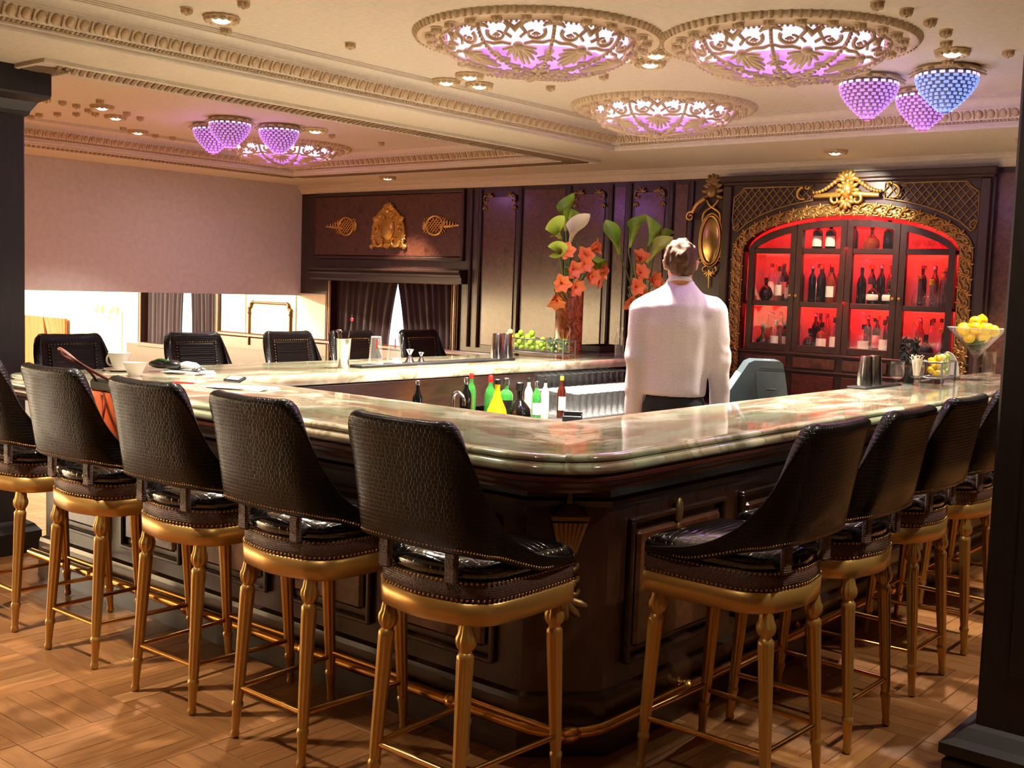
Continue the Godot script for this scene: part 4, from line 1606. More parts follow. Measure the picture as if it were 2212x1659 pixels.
# bottle kinds: profile (r, y), cap y0, y1, r
func bottle_kinds() -> Array:
	return [
		{"n": "wine bottle", "p": [[0.0, 0], [0.036, 0.0], [0.038, 0.01], [0.038, 0.17], [0.030, 0.205], [0.014, 0.235], [0.013, 0.285]], "cap": [0.255, 0.30, 0.0145], "lab": [0.05, 0.14]},
		{"n": "square spirit bottle", "p": [[0.0, 0], [0.044, 0.0], [0.045, 0.01], [0.045, 0.15], [0.036, 0.170], [0.015, 0.185], [0.014, 0.225]], "cap": [0.215, 0.255, 0.019], "lab": [0.03, 0.12]},
		{"n": "squat decanter", "p": [[0.0, 0], [0.052, 0.0], [0.066, 0.03], [0.062, 0.075], [0.030, 0.110], [0.015, 0.130], [0.015, 0.175]], "cap": [0.17, 0.215, 0.022], "lab": [0.03, 0.06]},
		{"n": "slim tall bottle", "p": [[0.0, 0], [0.030, 0.0], [0.031, 0.01], [0.031, 0.20], [0.024, 0.225], [0.012, 0.25], [0.012, 0.295]], "cap": [0.28, 0.31, 0.014], "lab": [0.06, 0.16]},
		{"n": "teardrop decanter", "p": [[0.0, 0], [0.045, 0.0], [0.060, 0.035], [0.050, 0.085], [0.022, 0.15], [0.013, 0.20], [0.016, 0.225]], "cap": [0.222, 0.25, 0.018], "lab": [0.03, 0.05]},
		{"n": "round flask", "p": [[0.0, 0], [0.030, 0.0], [0.058, 0.04], [0.060, 0.07], [0.040, 0.115], [0.014, 0.135], [0.014, 0.165]], "cap": [0.16, 0.20, 0.017], "lab": [0.035, 0.085]}]

func bottle_meshes() -> Array:
	var o := []
	for k in bottle_kinds():
		var st := S()
		var pr := []
		for p in k.p:
			pr.append(Vector2(p[0], p[1]))
		lathe(st, pr, 14)
		var body := done(st)
		st = S()
		var cp = k.cap
		lathe(st, [Vector2(0, cp[0]), Vector2(cp[2], cp[0]), Vector2(cp[2], cp[1] - 0.004), Vector2(cp[2] * 0.8, cp[1]), Vector2(0, cp[1])], 10)
		var cap := done(st)
		st = S()
		var r := []
		for i in 7:
			var y := lerpf(k.lab[0], k.lab[1], i / 6.0)
			var pts = k.p.map(func(q): return [q[1], q[0]])
			var rr := 0.0
			for j in range(1, pts.size()):
				if y >= pts[j - 1][0] and y <= pts[j][0]:
					rr = lerpf(pts[j - 1][1], pts[j][1], (y - pts[j - 1][0]) / max(1e-5, pts[j][0] - pts[j - 1][0]))
			r.append(Vector2(rr + 0.0012, y))
		# label on the front two fifths
		newsg(st)
		for j in 6:
			for i in 8:
				var a0 := PI * 1.5 + lerpf(-1.25, 1.25, i / 8.0)
				var a1 := PI * 1.5 + lerpf(-1.25, 1.25, (i + 1) / 8.0)
				var f := func(q, a): return Vector3(q.x * cos(a), q.y, -q.x * sin(a))
				quad(st, f.call(r[j], a0), f.call(r[j], a1), f.call(r[j + 1], a1), f.call(r[j + 1], a0))
		o.append({"n": k.n, "body": body, "cap": cap, "label": done(st), "h": cp[1]})
	return o

var BM := []

func bottle(kind: int, at: Vector3, turn: float, mat, capmat, labmat, label: String, group: String, sc := 1.0):
	if BM.is_empty():
		BM = bottle_meshes()
	var k = BM[kind]
	var t = thing("bottle", label, "bottle", at, turn, group)
	t.scale = Vector3.ONE * sc
	put("glass_body", k.body, mat, t)
	put("cap", k.cap, capmat, t)
	if labmat != null:
		put("paper_label", k.label, labmat, t)
	return t

func cabinet_bottles():
	var doors := ["first", "second", "third", "fourth"]
	var tiers := ["bottom", "middle", "top"]
	var mats := [[M.glass_black, "black"], [M.glass_amber, "amber"], [M.glass_clear, "clear"], [M.glass_clear, "clear"], [M.glass_black, "dark"], [M.glass_amber, "brown"]]
	var caps := [[M.black, "black"], [M.cap_gold, "gold"], [M.steel, "silver"], [M.wood, "cork"]]
	var r2 := RandomNumberGenerator.new()
	r2.seed = 41
	# [door, tier, x within door, kind, glass, cap, white label?, depth row]
	var fixed := [
		[1, 1, 0.62, 0, 5, 0, true, 0], [0, 1, 0.14, 5, 0, 0, false, 0], [0, 1, 0.52, 0, 2, 0, true, 0], [0, 1, 0.85, 1, 2, 2, true, 0],
		[2, 1, 0.42, 5, 4, 0, true, 0], [2, 1, 0.84, 5, 0, 0, true, 0], [2, 1, 0.08, 0, 0, 0, false, 0],
		[3, 1, 0.20, 4, 2, 1, false, 0], [3, 1, 0.50, 2, 2, 1, false, 0], [3, 1, 0.82, 3, 2, 1, false, 0], [3, 1, 0.66, 4, 3, 1, false, 1],
		[0, 0, 0.12, 2, 0, 0, false, 0], [0, 0, 0.50, 1, 2, 2, true, 0], [0, 0, 0.85, 1, 0, 0, true, 0],
		[1, 0, 0.12, 5, 0, 0, false, 0], [1, 0, 0.45, 1, 1, 0, true, 0], [1, 0, 0.80, 0, 2, 0, true, 0],
		[2, 0, 0.22, 1, 2, 0, true, 0], [2, 0, 0.50, 3, 2, 0, false, 0], [2, 0, 0.76, 0, 3, 0, true, 0],
		[3, 0, 0.15, 3, 2, 1, false, 0], [3, 0, 0.45, 5, 4, 0, false, 0], [3, 0, 0.80, 4, 2, 1, false, 0],
		[1, 1, 0.10, 3, 0, 2, false, 0], [1, 1, 0.34, 3, 4, 1, false, 0],
		[1, 2, 0.18, 1, 0, 0, true, 0], [1, 2, 0.55, 1, 4, 2, true, 0], [1, 2, 0.86, 4, 2, 1, false, 0],
		[2, 2, 0.28, 2, 5, 1, false, 0], [2, 2, 0.72, 1, 4, 0, false, 0]]
	for d in 4:
		for t in 2:
			for k in 4:
				fixed.append([d, t, 0.10 + k * 0.25 + r2.randf_range(-0.03, 0.03), [0, 3][r2.randi() % 2], r2.randi() % 6, r2.randi() % 4, r2.randf() < 0.3, 2])
	for d in 4:
		for t in 2:
			for k in 3:
				fixed.append([d, t, 0.14 + k * 0.33 + r2.randf_range(-0.05, 0.05), 3, r2.randi() % 6, r2.randi() % 4, r2.randf() < 0.25, 1])
	for k in 5:
		fixed.append([1 + k / 3, 2, [0.36, 0.72, 0.95, 0.10, 0.52][k], [0, 3][k % 2], r2.randi() % 6, r2.randi() % 4, false, 2])
	for b in fixed:
		var x: float = CX - 0.87 + 0.435 * b[0] + 0.06 + 0.315 * b[2]
		var y: float = [1.131, 1.546, 1.986][b[1]]
		var z: float = [-8.90, -9.00, -9.085][b[7]]
		if BM.is_empty():
			BM = bottle_meshes()
		var hmax := 0.24 if b[1] == 2 else 0.36
		var sc: float = min(1.0 if b[7] == 0 else 1.05, hmax / BM[b[3]].h)
		var lab := "%s %s%s, %s cap, %s shelf, %s cabinet door" % [mats[b[4]][1], BM[b[3]].n, " with pale label" if b[6] else "", caps[b[5]][1], tiers[b[1]], doors[b[0]]]
		if b[7] == 1:
			lab = "%s %s, second row of %s shelf, %s cabinet door, %s from left" % [mats[b[4]][1], BM[b[3]].n, tiers[b[1]], doors[b[0]], doors[clampi(int(b[2] * 3), 0, 2)]]
		if b[7] == 2:
			lab = "%s %s, rear row of %s shelf, %s cabinet door, %s from left" % [mats[b[4]][1], BM[b[3]].n, tiers[b[1]], doors[b[0]], doors[clampi(int((b[2] - 0.02) * 4), 0, 3)]]
		bottle(b[3], Vector3(x, y, z), r2.randf_range(-0.3, 0.3), mats[b[4]][0], caps[b[5]][0], M.label if b[6] else null, lab, "bottles in the cabinet", sc)
	# cut glass bowls in the top right compartment
	var st := S()
	lathe(st, [Vector2(0.018, 0), Vector2(0.02, 0.005), Vector2(0.008, 0.012), Vector2(0.008, 0.03), Vector2(0.032, 0.045), Vector2(0.045, 0.085), Vector2(0.043, 0.085), Vector2(0.030, 0.048), Vector2(0.0, 0.035)], 14)
	var bowl := done(st)
	for k in 5:
		tag(put("cut_glass_cup", bowl, M.glass_clear, null, XF(Vector3(CX + 0.87 - 0.36 + k * 0.062, 1.986, -8.92 - (k % 2) * 0.07))), "small footed glass cup, %s from left, top shelf of rightmost cabinet door" % ORDINAL[k], "cup", "glass cups in the cabinet")

# ---------------------------------------------------------------- the bar
func slab_section(outer: Array, inner: Array, uvx: bool, o0: Vector2, wd: Vector2) -> ArrayMesh:
	# outer and inner: matched Vector2 (x, z) points; moulded edge outside, eased edge inside
	var st := S()
	var ep := [Vector2(-0.040, 1.070), Vector2(-0.022, 1.069), Vector2(-0.010, 1.064), Vector2(-0.006, 1.056), Vector2(-0.008, 1.050), Vector2(-0.018, 1.046), Vector2(-0.006, 1.043), Vector2(0.006, 1.037), Vector2(0.012, 1.027), Vector2(0.010, 1.016), Vector2(0.0, 1.008), Vector2(-0.03, 1.004)]
	var ip := [Vector2(0.012, 1.070), Vector2(0.004, 1.067), Vector2(0.0, 1.060), Vector2(0.0, 1.022), Vector2(0.004, 1.010), Vector2(0.03, 1.004)]
	var uv = func(p: Vector3): return Vector2((p.x - o0.x) / wd.x, (p.z - o0.y) / wd.y + p.y) * 0.75 if uvx else Vector2((p.z - o0.y) / wd.y, (p.x - o0.x) / wd.x + p.y) * 0.75
	var n := outer.size()
	var no := []
	for i in n:
		var d: Vector2 = outer[min(i + 1, n - 1)] - outer[max(i - 1, 0)]
		d = d.normalized()
		no.append(Vector2(d.y, -d.x))
	var cols := []
	for i in n:
		var col := []
		var m: Vector2 = (inner[i] - outer[i]).normalized()
		for k in range(ip.size() - 1, -1, -1):
			var v: Vector2 = inner[i] - m * ip[k].x
			col.append(Vector3(v.x, ip[k].y, v.y))
		for e in ep:
			var v: Vector2 = outer[i] - m * e.x / max(0.5, absf(m.dot(no[i])))
			col.append(Vector3(v.x, e.y, v.y))
		cols.append(col)
	var rows: int = cols[0].size()
	for j in rows:
		var j1 := (j + 1) % rows
		if j == ip.size() - 1 or j == ip.size() or j == rows - 1:
			newsg(st)
		if j == 0:
			newsg(st)
		for i in n - 1:
			for v in [cols[i][j], cols[i + 1][j], cols[i + 1][j1], cols[i][j], cols[i + 1][j1], cols[i][j1]]:
				st.set_uv(uv.call(v))
				st.add_vertex(v)
	return done(st)

func panel_face(parent, a: Vector2, b: Vector2, n: int, out: Vector2):
	# framed panels along a straight bar front from a to b
	var dir := (b - a) / n
	var yaw := atan2(-dir.y, dir.x)
	for k in n:
		var m := a + dir * (k + 0.5)
		var w := dir.length()
		var xf := XF(Vector3(m.x, 0, m.y) + Vector3(out.x, 0, out.y) * 0.0, Vector3(0, yaw, 0))
		var s := 1.0 if (xf.basis * Vector3(0, 0, 1)).dot(Vector3(out.x, 0, out.y)) > 0 else -1.0
		for pnl in [[0.30, 0.80]]:
			var st := S()
			box(st, Vector3(0, (pnl[0] + pnl[1]) / 2, s * 0.010), Vector3(w - 0.22, pnl[1] - pnl[0] - 0.08, 0.026), xf, 0.012)
			obj("panel", st, M.burl, parent)
			st = S()
			for e in [[-1, 0], [1, 0], [0, -1], [0, 1]]:
				if e[0] != 0:
					box(st, Vector3(e[0] * (w / 2 - 0.075), (pnl[0] + pnl[1]) / 2, s * 0.012), Vector3(0.022, pnl[1] - pnl[0], 0.024), xf, 0.006)
				else:
					box(st, Vector3(0, (pnl[0] + pnl[1]) / 2 + e[1] * (pnl[1] - pnl[0]) / 2, s * 0.012), Vector3(w - 0.13, 0.022, 0.024), xf, 0.006)
			obj("panel_frame", st, M.wood_h, parent)

func build_bar():
	# marble top in three sections
	var bt = thing("marble_worktop", "cream and green veined marble bar top with moulded edge, U-shaped", "worktop", Vector3.ZERO)
	var r := 0.30
	var oc := Vector2(-2.03, -2.75)
	var arc := arc2(oc + Vector2(-r, -r), r, 90, 0, 12)     # from the left arm's edge round to the right arm's
	var inn := Vector2(-2.68, -3.58)
	var lc := Vector2(-5.70, -2.75)
	var lr := 0.15
	var arc_l := arc2(lc + Vector2(lr, -lr), lr, 180, 90, 8)
	var inl := Vector2(-4.87, -3.58)
	var zend := ZW + 0.07
	var o1 := [Vector2(-5.70, zend), Vector2(-5.70, -5.5), Vector2(-5.70, -4.2)]
	var i1 := [Vector2(-4.87, zend), Vector2(-4.87, -5.5), Vector2(-4.87, -4.2)]
	for k in 5:
		o1.append(arc_l[k])
		i1.append(inl)
	put("slab", slab_section(o1, i1, false, lc, Vector2(-0.83, 0.83)), M.marble, bt)
	var o2 := []
	var i2 := []
	for k in range(4, 9):
		o2.append(arc_l[k])
		i2.append(inl)
	o2.append_array([Vector2(-4.4, -2.75), Vector2(-3.2, -2.75)])
	i2.append_array([Vector2(-4.2, -3.58), Vector2(-3.2, -3.58)])
	for k in 7:
		o2.append(arc[k])
		i2.append(inn)
	put("slab", slab_section(o2, i2, true, oc, Vector2(0.65, 0.83)), M.marble, bt)
	var o3 := []
	var i3 := []
	for k in range(6, 13):
		o3.append(arc[k])
		i3.append(inn)
	o3.append_array([Vector2(-2.03, -4.2), Vector2(-2.03, -6.0), Vector2(-2.03, zend)])
	i3.append_array([Vector2(-2.68, -4.4), Vector2(-2.68, -6.0), Vector2(-2.68, zend)])
	put("slab", slab_section(o3, i3, false, oc, Vector2(0.65, 0.83)), M.marble, bt)
	# red-brown wooden moulding under the slab
	var path := [Vector2(-5.70, zend), Vector2(-5.70, -4.0)]
	path.append_array(arc_l)
	path.append_array(arc)
	path.append(Vector2(-2.03, zend))
	var st := S()
	sweep(st, path, [Vector2(0.030, 1.004), Vector2(0.010, 1.002), Vector2(0.002, 0.995), Vector2(0.002, 0.985), Vector2(0.014, 0.978), Vector2(0.020, 0.965), Vector2(0.045, 0.950), Vector2(0.050, 0.940), Vector2(0.18, 0.938)])
	var mould = obj("edge_moulding", st, M.mahogany, bt)

	# bar body
	var bb = thing("bar_counter", "dark panelled wooden bar front under the marble top", "bar", Vector3.ZERO)
	var zf := -2.93
	var xr := -2.14
	var xl := -5.55
	st = S()
	# front walls as solid runs with a chamfered corner
	var poly := PackedVector2Array([Vector2(xl, -zend), Vector2(xl, -zf), Vector2(xr - 0.2, -zf), Vector2(xr, -zf + 0.2), Vector2(xr, -zend), Vector2(xr - 0.16, -zend), Vector2(xr - 0.16, -zf + 0.30), Vector2(xr - 0.28, -zf + 0.18), Vector2(xl + 0.16, -zf + 0.18), Vector2(xl + 0.16, -zend)])
	prism(st, poly, 0.0, 0.99, Transform3D(Basis(Vector3(1, 0, 0), Vector3(0, 0, -1), Vector3(0, 1, 0)), Vector3.ZERO))
	obj("carcass", st, M.wood, bb)
	panel_face(bb, Vector2(xl + 0.05, zf), Vector2(xr - 0.25, zf), 5, Vector2(0, 1))
	panel_face(bb, Vector2(xr, zf - 0.25), Vector2(xr, zend), 7, Vector2(1, 0))
	panel_face(bb, Vector2(xl, zf - 0.1), Vector2(xl, zend), 7, Vector2(-1, 0))
	st = S()
	sweep(st, [Vector2(xr, zend), Vector2(xr, zf - 0.2), Vector2(xr - 0.2, zf), Vector2(xl, zf), Vector2(xl, zend)], [Vector2(0.0, 0.22), Vector2(0.02, 0.21), Vector2(0.025, 0.19), Vector2(0.03, 0.0)])
	obj("plinth", st, M.wood_h, bb)
	st = S()
	sweep(st, [Vector2(xr, zend), Vector2(xr, zf - 0.2), Vector2(xr - 0.2, zf), Vector2(xl, zf), Vector2(xl, zend)], [Vector2(0.0, 0.86), Vector2(0.015, 0.865), Vector2(0.018, 0.885), Vector2(0.0, 0.895)])
	obj("frieze_bead", st, M.wood_h, bb)
	# carved corner bracket
	var cb := XF(Vector3(xr - 0.1, 0, zf - 0.1), Vector3(0, PI / 4, 0))
	st = S()
	for k in 7:
		var u := (k - 3) / 3.0
		tube(st, [cb * Vector3(u * 0.022, 0.71, 0.02), cb * Vector3(u * 0.050, 0.82, 0.045)], [0.010, 0.013], 6)
	box(st, Vector3(0, 0.835, 0.035), Vector3(0.13, 0.02, 0.06), cb, 0.005)
	lathe(st, [Vector2(0.05, 0.845), Vector2(0.035, 0.86), Vector2(0.012, 0.88), Vector2(0.006, 0.92)], 12, cb * XF(Vector3(0, 0, 0.03)))
	obj("corner_capital", st, M.gilt_dark, bb)
	st = S()
	for s in [-1.0, 1.0]:
		for k in 3:
			scroll(st, Vector3(s * (0.022 + k * 0.004), 0.67 - k * 0.045, 0.022), 0.032 - k * 0.005, 0.010, PI / 2, s * 5.0, 0.012, cb)
	leafs_x(st, cb, Vector3(0, 0.55, 0.03), 5, 0.035)
	obj("corner_acanthus", st, M.gilt_dark, bb)
	# two small gilt drops on the right front
	for z in [-3.55, -4.9]:
		st = S()
		ell(st, Vector3(xr + 0.02, 0.80, z), Vector3(0.014, 0.05, 0.024), 8, 6)
		ell(st, Vector3(xr + 0.02, 0.73, z), Vector3(0.010, 0.03, 0.014), 8, 6)
		obj("carved_drop", st, M.gilt_dark, bb)

	# brass foot rail on brackets
	var fr = thing("foot_rail", "brass foot rail running low along the bar front", "rail", Vector3.ZERO)
	st = S()
	var rail := [Vector3(-5.6, 0.13, -2.872), Vector3(-4.0, 0.13, -2.872), Vector3(-2.28, 0.13, -2.872)]
	for p in arc2(Vector2(-2.28, -3.072), 0.2, 90, 0, 8):
		rail.append(Vector3(p.x, 0.13, p.y))
	rail.append_array([Vector3(-2.08, 0.13, -4.0), Vector3(-2.08, 0.13, zend)])
	tube(st, rail, 0.022, 10)
	obj("tube", st, M.brass, fr)
	for b in [[Vector3(-5.0, 0.13, -2.872), Vector3(0, 0, -1)], [Vector3(-4.2, 0.13, -2.872), Vector3(0, 0, -1)], [Vector3(-3.4, 0.13, -2.872), Vector3(0, 0, -1)], [Vector3(-2.6, 0.13, -2.872), Vector3(0, 0, -1)], [Vector3(-2.08, 0.13, -3.6), Vector3(-1, 0, 0)], [Vector3(-2.08, 0.13, -4.6), Vector3(-1, 0, 0)], [Vector3(-2.08, 0.13, -5.6), Vector3(-1, 0, 0)], [Vector3(-2.08, 0.13, -6.6), Vector3(-1, 0, 0)]]:
		st = S()
		tube(st, [b[0], b[0] + b[1] * 0.07 + Vector3(0, 0.02, 0)], 0.014, 8)
		ell(st, b[0], Vector3.ONE * 0.032, 10, 6)
		ell(st, b[0] + b[1] * 0.05 + Vector3(0, 0.014, 0), Vector3.ONE * 0.024, 8, 6)
		obj("bracket", st, M.brass, fr)
	st = S()
	ell(st, Vector3(-2.138, 0.13, -2.930), Vector3(0.05, 0.032, 0.05), 12, 8)
	obj("corner_knob", st, M.brass, fr)

func leafs_x(st: SurfaceTool, xf: Transform3D, at: Vector3, n: int, r: float):
	for k in n:
		var a := PI + lerpf(0.3, PI - 0.3, k / (n - 1.0))
		ell(st, Vector3.ZERO, Vector3(0.016, 0.045, 0.014), 7, 5, xf * XF(at + Vector3(cos(a) * r, sin(a) * r, 0), Vector3(0, 0, a - PI / 2)))

# ---------------------------------------------------------------- bar stools
# local frame: the stool faces -z (towards the bar), its back is at +z
func seat_outline(inset := 0.0, n := 5) -> Array:
	# rounded back, square front; Vector2 (x, z) counter-clockwise seen from above
	var hw := 0.235 - inset
	var f := -0.225 + inset
	var b := 0.225 - inset
	var pts := []
	var ctl := [Vector2(-hw, f + 0.02), Vector2(-hw + 0.02, f), Vector2(0, f - 0.005), Vector2(hw - 0.02, f), Vector2(hw, f + 0.02), Vector2(hw + 0.006, 0.0), Vector2(hw - 0.006, b * 0.62), Vector2(hw - 0.055, b * 0.90), Vector2(hw - 0.12, b), Vector2(0, b + 0.018), Vector2(-hw + 0.12, b), Vector2(-hw + 0.055, b * 0.90), Vector2(-hw + 0.006, b * 0.62), Vector2(-hw - 0.006, 0.0)]
	return smoothpts(ctl, n, true)

func loft(st: SurfaceTool, rings: Array, close_top := false, close_bottom := false):
	# rings: Array of Array of Vector3, same count, bottom to top
	newsg(st)
	var n: int = rings[0].size()
	for j in rings.size() - 1:
		for i in n:
			var k := (i + 1) % n
			quad(st, rings[j][k], rings[j][i], rings[j + 1][i], rings[j + 1][k])
	for e in [0, 1]:
		if (e == 0 and not close_bottom) or (e == 1 and not close_top):
			continue
		var ring: Array = rings[0] if e == 0 else rings[rings.size() - 1]
		var cc := Vector3.ZERO
		for p in ring:
			cc += p
		cc /= n
		if e == 0:
			newsg(st)
		for i in n:
			var k := (i + 1) % n
			if e == 0:
				tri(st, cc, ring[i], ring[k])
			else:
				tri(st, cc, ring[k], ring[i])

func ring_at(o: Array, y) -> Array:
	var r := []
	for p in o:
		r.append(Vector3(p.x, y.call(p) if y is Callable else y, p.y))
	return r

func make_stool():
	var t = thing("bar_stool", "-", "stool", Vector3.ZERO, 0.0, "leather bar stools")
	# gilded apron
	var st := S()
	loft(st, [ring_at(seat_outline(0.012), 0.618), ring_at(seat_outline(0.002), 0.624), ring_at(seat_outline(0.0), 0.685), ring_at(seat_outline(0.01), 0.69)], true, true)
	obj("apron", st, M.gold_paint, t)
	# braided band with two rows of nail heads
	uvmode = 1
	st = S()
	loft(st, [ring_at(seat_outline(0.012), 0.688), ring_at(seat_outline(0.004), 0.692), ring_at(seat_outline(0.004), 0.748), ring_at(seat_outline(0.016), 0.752)], true, true)
	obj("braided_band", st, M.braid, t)
	uvmode = 0
	st = S()
	for row in [[0.696, 0.003], [0.747, 0.004]]:
		var o := seat_outline(row[1], 6)
		var acc := 0.0
		for i in o.size():
			var p: Vector2 = o[i]
			var q: Vector2 = o[(i + 1) % o.size()]
			acc += p.distance_to(q)
			while acc > 0.016:
				acc -= 0.016
				var m := p.lerp(q, clampf(1.0 - acc / max(1e-4, p.distance_to(q)), 0, 1))
				ell(st, Vector3(m.x, row[0], m.y), Vector3.ONE * 0.0052, 5, 4)
	obj("nail_heads", st, M.nail, t, Transform3D.IDENTITY, "stuff")
	# cushion
	uvmode = 2
	st = S()
	var crown := func(p): return 0.0
	var rings := []
	for a in [[0.014, 0.750], [0.004, 0.762], [0.002, 0.780], [0.010, 0.797], [0.030, 0.810], [0.070, 0.820], [0.12, 0.827], [0.17, 0.830]]:
		rings.append(ring_at(seat_outline(a[0] + 0.002), a[1]))
	loft(st, rings, true, true)
	obj("seat_cushion", st, M.seat_leather, t)
	uvmode = 1
	# wrap-around back: U path from the right front, round the back, to the left front
	var half := [Vector2(0.222, -0.215), Vector2(0.232, -0.13), Vector2(0.237, -0.04), Vector2(0.239, 0.06), Vector2(0.237, 0.15), Vector2(0.231, 0.205), Vector2(0.200, 0.240), Vector2(0.12, 0.252), Vector2(0.0, 0.256)]
	var tops := [0.772, 0.785, 0.805, 0.848, 0.920, 1.020, 1.205, 1.220, 1.218]
	var bots := [0.752, 0.752, 0.756, 0.785, 0.815, 0.828, 0.838, 0.838, 0.838]
	var lean := [0.0, 0.0, 0.0, 0.005, 0.02, 0.04, 0.055, 0.06, 0.06]
	var path := []
	for k in half.size():
		path.append([half[k], tops[k], bots[k], lean[k]])
	for k in range(half.size() - 2, -1, -1):
		path.append([Vector2(-half[k].x, half[k].y), tops[k], bots[k], lean[k]])
	var P := smoothpts(path.map(func(a): return a[0]), 4)
	var TB := smoothpts(path.map(func(a): return Vector2(a[1], a[2])), 4)
	var LN := smoothpts(path.map(func(a): return Vector2(a[3], 0)), 4)
	var sections := []
	for i in P.size():
		var d: Vector2 = (P[min(i + 1, P.size() - 1)] - P[max(i - 1, 0)]).normalized()
		var out := Vector2(-d.y, d.x)
		if out.dot(P[i] - Vector2(0, -0.05)) < 0:
			out = -out
		var hh: float = TB[i].x - TB[i].y
		var th := 0.020
		var sec := []
		# rounded section: inner face, rolled top, outer face, bottom edge
		var prof := [[-1.0, 0.02], [-1.0, 0.30], [-1.0, 0.60], [-1.0, 0.86], [-1.25, 0.94], [-1.05, 0.985], [-0.3, 1.0], [0.5, 0.995], [1.2, 0.97], [1.35, 0.93], [1.1, 0.88], [1.0, 0.6], [1.0, 0.3], [1.0, 0.02], [0.5, 0.0], [-0.5, 0.0]]
		var roll := clampf(hh / 0.30, 0.0, 1.0)
		for q in prof:
			var y: float = TB[i].y + hh * q[1]
			if q[1] > 0.86:
				y = TB[i].x - (1.0 - q[1]) * min(hh, 0.38)
			var lf: float = LN[i].x * clampf((y - 0.84) / 0.36, -0.1, 1.1)
			var off: float = q[0] * th
			if absf(q[0]) > 1.0:
				off = sign(q[0]) * th * lerpf(1.0, absf(q[0]), roll)
			var v: Vector2 = P[i] + out * off + Vector2(0, lf) + out * lf * 0.15
			sec.append(Vector3(v.x, y, v.y))
		sections.append(sec)
	st = S()
	newsg(st)
	var m: int = sections[0].size()
	for i in sections.size() - 1:
		for k in m:
			var l := (k + 1) % m
			quad(st, sections[i][k], sections[i + 1][k], sections[i + 1][l], sections[i][l])
	newsg(st)
	for e in [0, sections.size() - 1]:
		for k in range(1, m - 1):
			if e == 0:
				tri(st, sections[e][0], sections[e][k], sections[e][k + 1])
			else:
				tri(st, sections[e][0], sections[e][k + 1], sections[e][k])
	obj("backrest", st, M.leather, t)
	uvmode = 0
	# nail trim along the lower edge of the back and round the inside panel
	st = S()
	for i in P.size() - 1:
		for h in 2:
			var a: Vector3 = sections[i][13].lerp(sections[i + 1][13], h / 2.0)
			if P[i].y > -0.1:
				ell(st, a + Vector3(0, 0.010, 0), Vector3.ONE * 0.0038, 5, 4)
	for s in [-1.0, 1.0]:
		for k in 14:
			ell(st, Vector3(s * 0.150, 0.885 + k * 0.02, 0.233 + (0.02 * k) * 0.16), Vector3.ONE * 0.005, 5, 4)
	for k in 16:
		ell(st, Vector3(-0.15 + k * 0.02, 1.158, 0.277), Vector3.ONE * 0.005, 5, 4)
	obj("nail_trim", st, M.nail, t, Transform3D.IDENTITY, "stuff")
	# inner padded panel
	uvmode = 1
	st = S()
	box(st, Vector3.ZERO, Vector3(0.29, 0.27, 0.022), XF(Vector3(0, 1.015, 0.262), Vector3(0.16, 0, 0)), 0.010)
	obj("inner_pad", st, M.leather, t)
	# two upright brackets that carry the back
	for s in [-1.0, 1.0]:
		st = S()
		box(st, Vector3(s * 0.135, 0.800, 0.232), Vector3(0.046, 0.11, 0.022), Transform3D.IDENTITY, 0.006)
		obj("back_bracket", st, M.braid, t)
	uvmode = 0
	# legs with their feet, and stretchers
	var lp := [Vector2(0, 0.0), Vector2(0.011, 0.0), Vector2(0.015, 0.006), Vector2(0.0165, 0.016), Vector2(0.013, 0.024), Vector2(0.0135, 0.030), Vector2(0.0175, 0.105), Vector2(0.0205, 0.112), Vector2(0.0205, 0.122), Vector2(0.0165, 0.130), Vector2(0.0175, 0.16), Vector2(0.0235, 0.505), Vector2(0.0255, 0.520), Vector2(0.0255, 0.530), Vector2(0.0185, 0.540), Vector2(0.0185, 0.545), Vector2(0.024, 0.552), Vector2(0.029, 0.566), Vector2(0.029, 0.582), Vector2(0.024, 0.594), Vector2(0.022, 0.622)]
	st = S()
	lathe(st, lp.slice(9, 15), 40, Transform3D.IDENTITY, 8, 0.10, 0.14, 0.51)
	lathe(st, lp.slice(14), 40, Transform3D.IDENTITY, 10, 0.09, 0.55, 0.596)
	var leg_mesh := done(st)
	st = S()
	lathe(st, lp.slice(0, 10), 14)
	var foot_mesh := done(st)
	var feet := []
	for s in [[-1, -1], [1, -1], [1, 1], [-1, 1]]:
		var top := Vector3(s[0] * (0.188 if s[1] < 0 else 0.160), 0.62, s[1] * 0.190 - (0.004 if s[1] > 0 else 0.0))
		var bot := Vector3(s[0] * (0.195 if s[1] < 0 else 0.178), 0.0, s[1] * 0.228)
		var up := (top - bot).normalized()
		var xb := Vector3(1, 0, 0) - up * up.x
		xb = xb.normalized()
		var xf := Transform3D(Basis(xb, up, xb.cross(up)), bot + Vector3(0, 0.002, 0))
		var lg = put("leg", leg_mesh, M.gold_paint, t, xf)
		put("foot", foot_mesh, M.gold_paint, lg)
		feet.append(bot.lerp(top, 0.29))
	for k in 4:
		st = S()
		var h := Vector3(0, 0.02 if k == 0 else 0.0, 0)
		tube(st, [feet[k] + h, feet[(k + 1) % 4] + h], 0.0095, 8)
		obj("stretcher", st, M.brass, t)
	return t

